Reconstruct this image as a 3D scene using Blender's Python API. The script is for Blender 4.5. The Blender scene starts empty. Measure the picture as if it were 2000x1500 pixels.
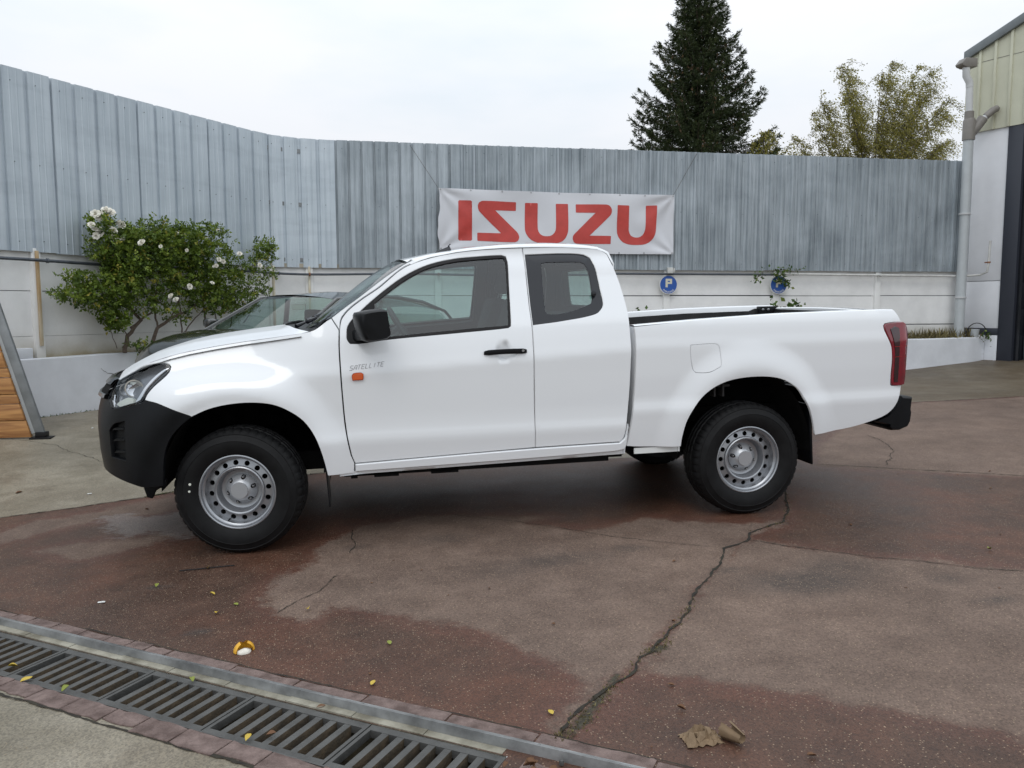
import bpy, bmesh, math, random
import numpy as np
from mathutils import Vector, Matrix
from mathutils.geometry import delaunay_2d_cdt
rnd = random.Random(7); nr = np.random.RandomState(11)
SC = bpy.context.scene; COL = SC.collection
# ---------------- camera
cam = bpy.data.cameras.new('camera'); camo = bpy.data.objects.new('camera', cam); COL.objects.link(camo)
cam.sensor_width = 36; cam.lens = 36*1560/2000; cam.clip_end = 2000; cam.clip_start = .05
_r = Vector((.98130, -.19247, -.00205)); _u = Vector((.02026, .09270, .99549)); _f = Vector((.19141, .97692, -.09487))
camo.matrix_world = Matrix(((_r.x,_u.x,-_f.x,.6942),(_r.y,_u.y,-_f.y,-5.7068),(_r.z,_u.z,-_f.z,1.4430),(0,0,0,1)))
SC.camera = camo
SC.view_settings.view_transform = 'Standard'; SC.view_settings.look = 'None'
SC.view_settings.exposure = 0.0; SC.view_settings.gamma = 1; SC.view_settings.use_curve_mapping = False
# ---------------- overcast sky: thin blue sky behind a thick pale cloud deck, brighter overhead as real overcast is
W = bpy.data.worlds.new('World'); SC.world = W; W.use_nodes = True
nt = W.node_tree; nt.nodes.clear(); N = nt.nodes.new; LK = nt.links.new
out = N('ShaderNodeOutputWorld'); bg = N('ShaderNodeBackground'); bg.inputs[1].default_value = 1.0
sky = N('ShaderNodeTexSky'); sky.sky_type = 'NISHITA'; sky.sun_disc = False
sky.sun_elevation = math.radians(48); sky.sun_rotation = math.radians(200)
skm = N('ShaderNodeVectorMath'); skm.operation = 'SCALE'; skm.inputs['Scale'].default_value = .10
LK(sky.outputs[0], skm.inputs[0])
tc = N('ShaderNodeTexCoord'); sep = N('ShaderNodeSeparateXYZ'); LK(tc.outputs['Generated'], sep.inputs[0])
mx = N('ShaderNodeMath'); mx.operation = 'MAXIMUM'; mx.inputs[1].default_value = 0; LK(sep.outputs[2], mx.inputs[0])
cie = N('ShaderNodeMath'); cie.operation = 'MULTIPLY_ADD'; cie.inputs[1].default_value = .95; cie.inputs[2].default_value = .77; LK(mx.outputs[0], cie.inputs[0])
nz = N('ShaderNodeTexNoise'); nz.inputs['Scale'].default_value = 1.6; nz.inputs['Detail'].default_value = 5; nz.inputs['Roughness'].default_value = .55
mp = N('ShaderNodeMapping'); mp.inputs['Scale'].default_value = (1, 1, 3.2); LK(tc.outputs['Generated'], mp.inputs[0]); LK(mp.outputs[0], nz.inputs[0])
cr = N('ShaderNodeValToRGB'); cr.color_ramp.elements[0].position = .36; cr.color_ramp.elements[0].color = (.80,.90,.98,1)
cr.color_ramp.elements[1].position = .64; cr.color_ramp.elements[1].color = (1.0,1.02,1.06,1); LK(nz.outputs[0], cr.inputs[0])
cs = N('ShaderNodeVectorMath'); cs.operation = 'SCALE'; LK(cr.outputs[0], cs.inputs[0]); LK(cie.outputs[0], cs.inputs['Scale'])
mxs = N('ShaderNodeMix'); mxs.data_type = 'RGBA'; mxs.inputs['Factor'].default_value = .92
LK(skm.outputs[0], mxs.inputs['A']); LK(cs.outputs[0], mxs.inputs['B']); LK(mxs.outputs['Result'], bg.inputs[0]); LK(bg.outputs[0], out.inputs[0])
sun = bpy.data.lights.new('sun', 'SUN'); sun.energy = .5; sun.angle = math.radians(25); sun.color = (1,.97,.92)
suno = bpy.data.objects.new('sun', sun); COL.objects.link(suno)
_az = math.radians(200); _el = math.radians(48)
suno.rotation_euler = Vector((math.sin(_az)*math.cos(_el), math.cos(_az)*math.cos(_el), math.sin(_el))).to_track_quat('Z','Y').to_euler()
SC.cycles.max_bounces = 8; SC.cycles.transparent_max_bounces = 16; SC.cycles.use_denoising = True

# ---------------- object helpers
def tag(o, label=None, cat=None, group=None, kind=None):
    if label: o['label'] = label
    if cat: o['category'] = cat
    if group: o['group'] = group
    if kind: o['kind'] = kind
    return o
def link(name, me, m=None, parent=None):
    o = bpy.data.objects.new(name, me); COL.objects.link(o)
    if m is not None and me is not None and not me.materials: me.materials.append(m)
    if parent is not None: o.parent = parent
    return o
def empty(name, label, cat, loc=(0,0,0), group=None):
    o = bpy.data.objects.new(name, None); COL.objects.link(o); o.location = loc; o.empty_display_size = .2
    return tag(o, label, cat, group)
def mesh(name, V, F, m=None, parent=None, smooth=False, sharp=None):
    me = bpy.data.meshes.new(name); me.from_pydata([tuple(v) for v in V], [], [tuple(f) for f in F]); me.update()
    if smooth:
        me.polygons.foreach_set('use_smooth', [True]*len(me.polygons))
        if sharp: me.set_sharp_from_angle(angle=math.radians(sharp))
    return link(name, me, m, parent)
def fastmesh(name, V, F, k, m=None, parent=None, smooth=False):
    me = bpy.data.meshes.new(name); n = len(F)
    me.vertices.add(len(V)); me.vertices.foreach_set('co', np.ascontiguousarray(V, dtype=np.float32).ravel())
    me.loops.add(n*k); me.loops.foreach_set('vertex_index', np.ascontiguousarray(F, dtype=np.int32).ravel())
    me.polygons.add(n); me.polygons.foreach_set('loop_start', np.arange(0, n*k, k, dtype=np.int32))
    if smooth: me.polygons.foreach_set('use_smooth', np.ones(n, dtype=bool))
    me.update(calc_edges=True); me.validate()
    return link(name, me, m, parent)
class MB:
    def __init__(s): s.v=[]; s.f=[]
    def add(s, V, F):
        n=len(s.v); s.v += [tuple(v) for v in V]; s.f += [tuple(i+n for i in f) for f in F]; return s
    def box(s, x0,x1,y0,y1,z0,z1, M=None):
        V=[(x,y,z) for x in (x0,x1) for y in (y0,y1) for z in (z0,z1)]
        if M is not None: V=[M@Vector(v) for v in V]
        return s.add(V,[(0,1,3,2),(4,6,7,5),(0,4,5,1),(2,3,7,6),(0,2,6,4),(1,5,7,3)])
    def tube(s, pts, r, n=8, caps=True):
        pts=[Vector(p) for p in pts]; R=r if hasattr(r,'__len__') else [r]*len(pts); b=len(s.v)
        up=Vector((0,0,1)); prev=None
        for i,p in enumerate(pts):
            d=(pts[min(i+1,len(pts)-1)]-pts[max(i-1,0)]).normalized()
            if prev is None: a=d.cross(up if abs(d.z)<.9 else Vector((1,0,0))).normalized()
            else: a=(prev-d*prev.dot(d)).normalized()
            prev=a; c=d.cross(a)
            for k in range(n):
                t=2*math.pi*k/n; s.v.append(tuple(p+(a*math.cos(t)+c*math.sin(t))*R[i]))
        for i in range(len(pts)-1):
            for k in range(n): s.f.append((b+i*n+k,b+i*n+(k+1)%n,b+(i+1)*n+(k+1)%n,b+(i+1)*n+k))
        if caps: s.f.append(tuple(b+k for k in range(n))[::-1]); s.f.append(tuple(b+(len(pts)-1)*n+k for k in range(n)))
        return s
    def lathe(s, prof, c=(0,0,0), axis='y', n=48, closed=False):
        b=len(s.v)
        for (r,h) in prof:
            for k in range(n):
                t=2*math.pi*k/n; a,d=r*math.cos(t),r*math.sin(t)
                s.v.append((c[0]+a,c[1]+h,c[2]+d) if axis=='y' else ((c[0]+a,c[1]+d,c[2]+h) if axis=='z' else (c[0]+h,c[1]+a,c[2]+d)))
        m=len(prof)
        for i in range(m if closed else m-1):
            j=(i+1)%m
            for k in range(n): s.f.append((b+i*n+k,b+i*n+(k+1)%n,b+j*n+(k+1)%n,b+j*n+k))
        return s
    def prism(s, poly, a, b, axis='y'):
        n=len(poly); P=lambda p,h: (p[0],h,p[1]) if axis=='y' else ((p[0],p[1],h) if axis=='z' else (h,p[0],p[1]))
        V=[P(p,a) for p in poly]+[P(p,b) for p in poly]
        return s.add(V,[tuple(range(n)),tuple(range(2*n-1,n-1,-1))]+[(i,i+n,(i+1)%n+n,(i+1)%n) for i in range(n)])
    def build(s, name, m=None, parent=None, smooth=False, sharp=35, bevel=0, seg=2, fix=True):
        me=bpy.data.meshes.new(name); me.from_pydata(s.v,[],s.f); me.update()
        if fix or bevel:
            bm=bmesh.new(); bm.from_mesh(me); bmesh.ops.recalc_face_normals(bm,faces=bm.faces)
            if bevel:
                ed=[e for e in bm.edges if len(e.link_faces)==2 and e.calc_face_angle(0)>.5]
                bmesh.ops.bevel(bm,geom=ed,offset=bevel,segments=seg,profile=.5,affect='EDGES',clamp_overlap=True)
            bm.to_mesh(me); bm.free()
        if smooth or bevel:
            me.polygons.foreach_set('use_smooth',[True]*len(me.polygons)); me.set_sharp_from_angle(angle=math.radians(sharp))
        return link(name, me, m, parent)
def dup(o, parent=None, M=None):
    c=o.copy(); COL.objects.link(c)
    if parent is not None: c.parent=parent
    for k in o.children: dup(k, c)
    return c

# ---------------- materials
def mat(name, col, rough=.6, metal=0., var=.0, scale=4., bump=0., bscale=60., stretch=(1,1,1), col2=None, coat=0., spec=.5, detail=6, rvar=0., co='Object'):
    m=bpy.data.materials.new(name); m.use_nodes=True; t=m.node_tree; b=t.nodes['Principled BSDF']
    b.inputs['Roughness'].default_value=rough; b.inputs['Metallic'].default_value=metal; b.inputs['Base Color'].default_value=(*col,1)
    b.inputs['Coat Weight'].default_value=coat; b.inputs['Coat Roughness'].default_value=.04; b.inputs['Specular IOR Level'].default_value=spec
    if var or col2 or bump or rvar:
        tc=t.nodes.new('ShaderNodeTexCoord'); mp=t.nodes.new('ShaderNodeMapping'); mp.inputs['Scale'].default_value=stretch; t.links.new(tc.outputs[co],mp.inputs[0])
    if var or col2 or rvar:
        n=t.nodes.new('ShaderNodeTexNoise'); n.inputs['Scale'].default_value=scale; n.inputs['Detail'].default_value=detail; n.inputs['Roughness'].default_value=.6; t.links.new(mp.outputs[0],n.inputs[0])
    if var or col2:
        r=t.nodes.new('ShaderNodeValToRGB'); c2=col2 or tuple(c*(1+var) for c in col); c1=tuple(c*(1-var) for c in col) if var else col
        r.color_ramp.elements[0].position=.35; r.color_ramp.elements[1].position=.65; r.color_ramp.elements[0].color=(*c1,1); r.color_ramp.elements[1].color=(*c2,1)
        t.links.new(n.outputs[0],r.inputs[0]); t.links.new(r.outputs[0],b.inputs['Base Color'])
    if rvar:
        q=t.nodes.new('ShaderNodeMapRange'); q.inputs['To Min'].default_value=rough-rvar; q.inputs['To Max'].default_value=rough+rvar; t.links.new(n.outputs[0],q.inputs[0]); t.links.new(q.outputs[0],b.inputs['Roughness'])
    if bump:
        n2=t.nodes.new('ShaderNodeTexNoise'); n2.inputs['Scale'].default_value=bscale; n2.inputs['Detail'].default_value=4; t.links.new(mp.outputs[0],n2.inputs[0])
        bp=t.nodes.new('ShaderNodeBump'); bp.inputs['Strength'].default_value=bump; bp.inputs['Distance'].default_value=.01; t.links.new(n2.outputs[0],bp.inputs['Height']); t.links.new(bp.outputs[0],b.inputs['Normal'])
    return m
def glassmat(name, tint=(.55,.68,.66), ior=1.45, rough=0.):
    m=bpy.data.materials.new(name); m.use_nodes=True; t=m.node_tree; t.nodes.clear()
    o=t.nodes.new('ShaderNodeOutputMaterial'); mx=t.nodes.new('ShaderNodeMixShader'); tr=t.nodes.new('ShaderNodeBsdfTransparent'); gl=t.nodes.new('ShaderNodeBsdfGlossy'); fr=t.nodes.new('ShaderNodeMath'); lw=t.nodes.new('ShaderNodeLayerWeight'); lw.inputs[0].default_value=.5; pw=t.nodes.new('ShaderNodeMath'); pw.operation='POWER'; pw.inputs[1].default_value=5; t.links.new(lw.outputs['Facing'],pw.inputs[0]); fr.operation='MULTIPLY_ADD'; f0=((ior-1)/(ior+1))**2; fr.inputs[1].default_value=1-f0; fr.inputs[2].default_value=f0; t.links.new(pw.outputs[0],fr.inputs[0])
    tr.inputs[0].default_value=(*tint,1); gl.inputs['Roughness'].default_value=rough
    t.links.new(fr.outputs[0],mx.inputs[0]); t.links.new(tr.outputs[0],mx.inputs[1]); t.links.new(gl.outputs[0],mx.inputs[2]); t.links.new(mx.outputs[0],o.inputs[0]); return m
M={}
M['paint']=mat('white_paint',(.765,.78,.80),.32,coat=1.0,spec=.5)
M['paint_hood']=mat('white_paint_bonnet',(.765,.78,.80),.36,coat=.35,spec=.3)
M['paint2']=mat('white_primer',(.70,.71,.70),.5)
M['blackpl']=mat('black_bumper_plastic',(.0055,.006,.0072),.42,spec=.18,var=.3,scale=5,rvar=.10,bump=.06,bscale=900)
M['blackgl']=mat('black_gloss_trim',(.010,.011,.015),.16)
M['rubber']=mat('rubber',(.0075,.0075,.008),.58,spec=.2,var=.25,scale=14,bump=.05,bscale=300)
M['seal']=mat('seal',(.006,.005,.006),.5,spec=.3)
M['under']=mat('underbody_black',(.006,.006,.006),.8,spec=.15,var=.4,scale=8)
M['rim']=mat('rim_silver',(.36,.37,.39),.34,metal=.75,var=.06,scale=18)
M['nut']=mat('nut_steel',(.35,.35,.36),.3,metal=1)
M['chrome']=mat('chrome',(.75,.75,.76),.08,metal=1)
M['lampin']=mat('lamp_inner',(.20,.21,.225),.25,metal=.5)
M['drl']=mat('lamp_diffuser',(.72,.74,.66),.25)
M['lampglass']=glassmat('clear_lamp_lens',(.80,.82,.84))
M['glass']=glassmat('side_window_glass',(.60,.735,.715),1.9)
M['wglass']=glassmat('windshield_glass',(.68,.79,.77),ior=1.5)
M['amber']=mat('amber_lens',(.62,.085,.004),.15,coat=1)
M['redlens']=mat('red_lens',(.19,.004,.014),.10,coat=1,var=.3,scale=7)
M['reddark']=mat('dark_red_lens',(.022,.001,.003),.12,coat=1,var=.5,scale=12)
M['trim']=mat('cabin_trim',(.06,.062,.066),.7,var=.1)
M['trimlt']=mat('headliner',(.30,.30,.30),.9)
M['seat']=mat('seat_fabric',(.045,.047,.052),.9,var=.2,scale=40)
M['liner']=mat('bed_liner_plastic',(.014,.014,.015),.5,var=.2,scale=10)
M['badge']=mat('grey_lettering',(.26,.26,.27),.5)
# ---- truck body surface: (s, z) -> (x, y, z) in the truck's own frame, near side (y<0)
_ZC=[.20,.40,.52,.60,.645,.70,.78,.90,1.05,1.08,1.16,1.24,1.66,1.74]
_WC=[.846,.8735,.8895,.9001,.9065,.898,.896,.900,.904,.895,.877,.856,.690,.640]
_ZB=[.20,.40,.60,.70,.735,.80,.95,1.15,1.18,1.27,1.315,1.345]
_WB=[.838,.865,.892,.9035,.908,.898,.904,.906,.898,.886,.872,.845]
_ZF=[.20,.45,.56,.80,.90,.97,1.03,1.10,1.20,1.30]
_WF=[.87,.89,.90,.905,.902,.890,.865,.815,.77,.73]
_ZL=[.20,.33,.45,.60,.75,.84,.92,1.00,1.10]
_LL=[.49,.545,.58,.597,.60,.59,.565,.515,.44]
def _smooth(z,Z,W):
    # light smoothing of the piecewise profile
    o=0
    for k,w in ((-.03,.15),(-.015,.2),(0,.3),(.015,.2),(.03,.15)): o+=w*np.interp(z+k,Z,W)
    return o
def sst(t): t=np.clip(t,0,1); return t*t*(3-2*t)
def hw(x,z,kind='cab'):
    z0=z; g=np.interp(z,[.8,1.0,1.3,1.6],[0,1,1,0]); z=z-.05*(x-.7)*g*(kind=='cab')
    if kind=='bed': w=_smooth(z,_ZB,_WB)
    elif kind=='fender':
        b=sst((x-.05)/.5); w=(1-b)*_smooth(z,_ZF,_WF)+b*_smooth(z,_ZC,_WC)
    else: w=_smooth(z,_ZC,_WC)
    z=z0
    for cx,kx,amp in ((0,1.12,.034),(3.233,1.2,.036)):
        rho=np.sqrt((kx*(x-cx))**2+(z-.37)**2)
        w=w+amp*sst((.81-rho)/.20)-.012*sst((.60-rho)/.08)
    if kind=='bed':
        w=w-.05*np.clip((x-4.1)/.4,0,2)**2-.02*np.clip((x-3.6)/.8,0,1)
    return w
SN=-.30; SL=1.12
def S(s,z,kind='cab'):
    if s>=SN: return np.array([s,-hw(s,z,kind),z])
    u=min((SN-s)/SL,1.0); a=u*math.pi/2
    L=float(np.interp(z,_ZL,_LL))
    e=2/2.35
    t=math.sin(a)**(e*1.0) if u<1 else 1.; yf=max(math.cos(a),0)**e
    # keep slope continuous near the start
    t=t*(1-(1-u)**8)+u*math.pi/2*(1-u)**8*1.0
    return np.array([SN-L*t,-hw(SN-L*t,z,kind)*yf,z])
# ---- yard surface height: thin-plate through surveyed levels, plain slope far away
_GC=np.array([(0,-.9,0),(1.6,-.9,.034),(3.23,-.9,.068),(3.15,.75,.108),(0,.75,.034),(-3.2,3.6,.17),(-2.9,4.2,.20),(-2.3,4.9,.22),(10.2,6.7,.33),(11.3,6.8,.42),(12.2,6.9,.48),
 (13,4,.46),(8,3,.22),(5,6.8,.26),(0,6.8,.24),(-.7,-2.2,-.035),(.5,-2.9,-.02),(1.6,-3.6,0),(-.5,-3.5,-.02),(3,-4,.03),(6,-3,.10),(-3,-1,-.05),(-5,3,.10),(3,-8,.02),(-4,-7,-.05),(8,-7,.1),(-8,0,0),(14,0,.4),(-2,1,.0),(6,1,.15)])
def _tps(r2): return r2*np.log(r2+1e-9)
_n=len(_GC); _A=np.zeros((_n+3,_n+3)); _d=((_GC[:,None,:2]-_GC[None,:,:2])**2).sum(2)
_A[:_n,:_n]=_tps(_d)+np.eye(_n)*.4; _A[:_n,_n]=1; _A[:_n,_n+1:]=_GC[:,:2]; _A[_n,:_n]=1; _A[_n+1:,:_n]=_GC[:,:2].T
_w=np.linalg.solve(_A,np.concatenate([_GC[:,2],[0,0,0]]))
def zg(x,y):
    x=np.asarray(x,float); y=np.asarray(y,float); xc=np.clip(x,-9,15); yc=np.clip(y,-9,8)
    r2=(xc[...,None]-_GC[:,0])**2+(yc[...,None]-_GC[:,1])**2
    return (_tps(r2)@_w[:_n])+_w[_n]+_w[_n+1]*xc+_w[_n+2]*yc
light1=[(0.252, -1.36), (0.401, -1.149), (0.503, -0.797), (0.689, -0.519), (1.031, -0.37), (1.379, -0.375), (1.741, -0.535), (1.902, -0.602), (1.713, -0.673), (2.025, -0.926), (2.309, -0.888), (2.56, -0.775), (2.901, -0.983), (3.126, -1.1), (3.432, -1.003), (3.642, -0.735), (3.485, -0.955), (3.36, -1.127), (3.016, -1.345), (2.47, -1.92), (1.758, -2.805), (1.362, -3.194), (1.34, -3.138), (1.475, -2.987), (1.545, -2.883), (1.493, -2.694), (1.429, -2.606), (1.334, -2.431), (1.138, -2.217), (0.918, -2.044), (0.682, -1.925), (0.536, -1.857), (0.401, -1.979), (0.298, -1.863), (0.254, -1.655)]
light2=[(2.993, -1.421), (3.295, -1.637), (3.485, -1.835), (3.712, -1.956), (3.896, -2.115), (4.106, -2.227), (4.603, -2.62), (3.291, -3.85), (2.835, -3.563), (2.746, -3.442), (2.602, -3.372), (2.534, -3.301), (2.411, -3.215), (2.365, -3.125), (2.192, -3.062), (2.128, -2.984), (1.947, -2.918), (1.77, -2.83), (2.035, -2.498), (2.499, -1.889), (2.862, -1.485)]
light3=[(4.479, 0.312), (5.774, -0.474), (6.825, -1.166), (11.646, 2.501), (9.323, 3.258), (7.69, 3.311), (6.858, 2.962), (4.994, 1.082)]
light4=[(-1.23, -0.482), (-1.104, -0.381), (-0.755, -0.348), (-0.518, -0.302), (-0.456, -0.375), (-0.559, -0.53), (-0.736, -0.643), (-0.938, -0.723), (-1.053, -0.626)]
light5=[(-1.605, -0.067), (-1.521, 0.207), (-1.106, 0.355), (-0.884, 0.572), (-0.694, 0.697), (-0.605, 0.353), (-0.723, 0.184), (-1.046, 0.144), (-1.313, -0.027), (-1.511, -0.308)]
chalk=[(-1.094, 0.195), (-0.912, 0.262), (-0.714, 0.142), (-0.557, 0.203), (-0.404, -0.158), (-0.314, -0.47), (-0.456, -0.453), (-0.652, -0.264), (-0.787, -0.339), (-0.99, -0.055)]
conc=[(-2.602, 0.15), (-1.782, 0.383), (-0.914, 0.697), (-0.714, 0.794), (0.358, 1.121), (2.891, 1.011), (3.553, 0.973), (6.276, 3.134), (7.753, 3.392), (9.397, 3.336), (12.744, 2.7)]
crack_main=[(3.789, -0.412), (3.629, -0.732), (3.485, -0.955), (3.372, -1.107), (3.249, -1.167), (3.055, -1.27), (2.973, -1.395), (2.875, -1.459), (2.77, -1.509), (2.638, -1.719), (2.508, -1.868), (2.398, -2.015), (2.291, -2.164), (2.215, -2.276), (2.111, -2.403), (2.041, -2.483), (1.987, -2.557), (1.875, -2.668), (1.813, -2.701), (1.754, -2.804), (1.63, -2.904), (1.495, -3.049), (1.353, -3.192)]
moss1=[(1.992, -2.569), (1.964, -2.625), (1.906, -2.675), (1.869, -2.671), (1.882, -2.624)]
moss2=[(1.753, -2.794), (1.717, -2.848), (1.669, -2.892), (1.626, -2.923), (1.653, -2.867), (1.701, -2.817)]
moss3=[(1.63, -2.904), (1.589, -2.967), (1.535, -3.059), (1.468, -3.14), (1.373, -3.22), (1.328, -3.219), (1.366, -3.178), (1.498, -3.039)]
crack_step=[(2.988, -1.399), (3.127, -1.535), (3.284, -1.653), (3.479, -1.842), (3.701, -1.971), (3.884, -2.129), (4.094, -2.24), (4.434, -2.505)]
crack_left=[(1.31, -0.369), (1.499, -0.52), (1.713, -0.673), (1.913, -0.841), (2.205, -1.103), (2.489, -1.309), (2.739, -1.473)]
crack_joint=[(4.509, 0.345), (4.879, 0.148), (5.357, -0.155), (5.801, -0.446), (6.598, -0.987)]
crack_conc=[(-2.316, 0.173), (-1.782, 0.383), (-1.36, 0.516), (-0.914, 0.697), (-0.714, 0.794), (-0.201, 0.959), (0.358, 1.121), (1.129, 1.093)]
crack_b=[(5.737, 1.45), (5.674, 1.121), (5.5, 0.698), (5.253, 0.411), (5.041, 0.188)]
crack_c=[(0.298, -1.863), (0.383, -1.721), (0.477, -1.604), (0.525, -1.505), (0.581, -1.395)]
crack_d=[(0.657, -0.568), (0.644, -0.729), (0.669, -0.86), (0.637, -1.046)]
crack_e=[(-2.864, 3.161), (-2.264, 2.792), (-1.842, 2.322), (-1.548, 1.987)]
crack_f=[(7.721, 3.351), (8.254, 3.358), (9.36, 3.297)]
blobs=[(1.761, -1.45), (1.973, -1.442), (2.251, -1.346), (2.932, -2.078), (3.217, -1.954), (2.65, -1.848), (3.665, -2.517), (1.218, -0.878), (1.513, -1.515), (0.687, -0.964), (3.633, -2.245), (-0.032, -1.964), (-0.343, -1.363)]
leaves=[(0.017, -1.782), (0.103, -1.719), (0.815, -2.341), (0.727, -2.695), (-0.143, -1.113), (-0.703, -2.194), (-0.603, -2.316), (0.302, -3.002), (0.366, -2.976), (0.041, -2.508), (0.527, -2.821), (1.827, -3.148), (-0.442, -2.484), (-0.032, -1.55), (-0.356, -1.36), (0.44, -1.846), (1.356, -3.071), (-0.584, -1.502), (4.196, -1.903), (2.113, -3.513)]
rockdebris=[(1.148, -3.317)]
whites=[(-0.584, -1.502), (-2.104, 3.517), (-1.358, 0.902), (-1.934, 1.051)]
T={'arch_front': [(-0.209, 0.839), (-0.118, 0.876), (-0.015, 0.897), (0.109, 0.903), (0.234, 0.887), (0.326, 0.845), (0.407, 0.78), (0.467, 0.683), (0.504, 0.568), (0.529, 0.445)], 'fender_bottom': [(0.535, 0.443), (0.683, 0.446)], 'seam_fd': [(0.686, 0.51), (0.67, 0.554), (0.642, 0.732), (0.631, 0.935), (0.627, 1.077), (0.625, 1.151), (0.625, 1.217), (0.629, 1.3), (0.637, 1.346), (0.648, 1.374), (0.689, 1.421), (0.748, 1.466), (0.789, 1.494), (0.873, 1.548), (1.024, 1.664), (1.174, 1.721), (1.391, 1.761), (1.609, 1.777), (1.788, 1.782)], 'fender_top': [(0.588, 1.373), (0.56, 1.356), (0.52, 1.326), (0.488, 1.306), (0.456, 1.295), (0.414, 1.288), (0.195, 1.258), (-0.021, 1.231), (-0.228, 1.198), (-0.476, 1.147), (-0.682, 1.099), (-0.857, 1.041)], 'headlight': [(-0.882, 0.95), (-0.879, 0.994), (-0.849, 1.033), (-0.73, 1.071), (-0.594, 1.113), (-0.477, 1.132), (-0.39, 1.136), (-0.352, 1.127), (-0.339, 1.112), (-0.353, 1.089), (-0.392, 1.054), (-0.441, 1.014), (-0.476, 0.973), (-0.501, 0.931), (-0.559, 0.915), (-0.79, 0.881)], 'bumper_top': [(-0.882, 0.95), (-0.79, 0.881), (-0.559, 0.915), (-0.501, 0.931), (-0.493, 0.946), (-0.395, 0.92), (-0.207, 0.838)], 'bumper_arch': [(-0.207, 0.838), (-0.26, 0.797), (-0.324, 0.731), (-0.358, 0.669), (-0.378, 0.594), (-0.389, 0.51), (-0.397, 0.443)], 'bumper_left': [(-0.975, 0.936), (-0.959, 0.829), (-0.962, 0.73), (-0.971, 0.628), (-0.942, 0.545), (-1.02, 0.489), (-0.943, 0.481)], 'bumper_bottom': [(-0.811, 0.47), (-0.629, 0.455), (-0.514, 0.431), (-0.398, 0.433)], 'grille_side': [(-0.811, 0.75), (-0.732, 0.802), (-0.638, 0.822), (-0.656, 0.584), (-0.832, 0.586)], 'door_rear': [(1.788, 1.782), (1.795, 1.697), (1.788, 1.409), (1.793, 1.284), (1.792, 1.149), (1.796, 0.833), (1.801, 0.535)], 'cab_back': [(2.198, 1.775), (2.314, 1.765), (2.36, 1.724), (2.381, 1.657), (2.402, 1.568), (2.417, 1.395), (2.416, 1.278), (2.416, 1.13), (2.417, 0.86), (2.399, 0.695), (2.392, 0.537), (2.392, 0.455)], 'sill_bottom': [(0.603, 0.426), (2.392, 0.455)], 'sill_line': [(0.694, 0.449), (2.312, 0.484), (2.363, 0.502), (2.385, 0.545)], 'pillar_glass': [(0.588, 1.373), (0.666, 1.43), (0.749, 1.487), (0.907, 1.604), (1.025, 1.681), (1.091, 1.714)], 'roof_sil': [(1.24, 1.758), (1.392, 1.782), (1.61, 1.803), (1.829, 1.808), (2.055, 1.806), (2.283, 1.796), (2.335, 1.779)], 'win_front': [(0.67, 1.284), (0.676, 1.322), (0.714, 1.372), (0.85, 1.491), (1.021, 1.612), (1.172, 1.683), (1.335, 1.719), (1.498, 1.733), (1.651, 1.739), (1.678, 1.731), (1.685, 1.698), (1.676, 1.516), (1.667, 1.339), (1.663, 1.298), (1.646, 1.286), (1.35, 1.265), (0.918, 1.237), (0.737, 1.217), (0.688, 1.219), (0.671, 1.244)], 'glass_front': [(0.843, 1.455), (1.019, 1.581), (1.17, 1.657), (1.333, 1.697), (1.496, 1.712), (1.66, 1.721), (1.67, 1.699), (1.649, 1.319), (1.642, 1.303), (1.351, 1.286), (0.831, 1.249)], 'win_rear': [(1.801, 1.741), (2.053, 1.746), (2.189, 1.737), (2.231, 1.714), (2.254, 1.647), (2.266, 1.505), (2.271, 1.43), (2.26, 1.398), (2.209, 1.357), (1.994, 1.32), (1.797, 1.299), (1.793, 1.356)], 'glass_rear': [(1.899, 1.683), (1.933, 1.69), (2.157, 1.689), (2.184, 1.676), (2.205, 1.626), (2.208, 1.528), (2.204, 1.454), (2.192, 1.426), (2.069, 1.381), (1.935, 1.361), (1.902, 1.366), (1.889, 1.385)], 'handle': [(1.483, 1.138), (1.749, 1.142)], 'bowl': [(1.593, 1.135)], 'marker': [(0.725, 1.026)], 'text': [(0.68, 1.065), (0.878, 1.085), (0.68, 1.084)], 'fuel': [(2.818, 1.145), (2.834, 1.147), (2.988, 1.149), (3.012, 1.13), (3.02, 1.036), (3.014, 1.004), (2.941, 0.971), (2.85, 0.971), (2.834, 0.987), (2.817, 1.094)], 'bed_front': [(2.447, 1.28), (2.454, 1.212), (2.45, 1.003), (2.441, 0.791), (2.42, 0.629), (2.403, 0.508)], 'bed_bottom': [(2.403, 0.504), (2.685, 0.487), (2.751, 0.495)], 'arch_rear': [(2.751, 0.495), (2.757, 0.561), (2.786, 0.67), (2.852, 0.775), (2.943, 0.857), (3.058, 0.907), (3.197, 0.927), (3.347, 0.925), (3.454, 0.901), (3.551, 0.843), (3.611, 0.762), (3.66, 0.66), (3.701, 0.524)], 'bed_low': [(3.705, 0.52), (3.965, 0.545), (4.152, 0.586), (4.269, 0.626), (4.332, 0.681), (4.364, 0.754), (4.385, 0.815)], 'bed_top': [(2.447, 1.28), (2.876, 1.304), (3.463, 1.326), (3.956, 1.333), (4.267, 1.334), (4.337, 1.332), (4.351, 1.299), (4.37, 1.252)], 'tail': [(4.219, 1.231), (4.231, 1.243), (4.28, 1.249), (4.375, 1.25), (4.404, 1.231), (4.427, 1.178), (4.423, 1.127), (4.413, 0.996), (4.406, 0.865), (4.397, 0.822), (4.341, 0.816), (4.303, 0.818), (4.293, 0.829), (4.291, 0.904), (4.29, 1.002), (4.277, 1.087), (4.248, 1.147), (4.224, 1.199)]}
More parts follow.
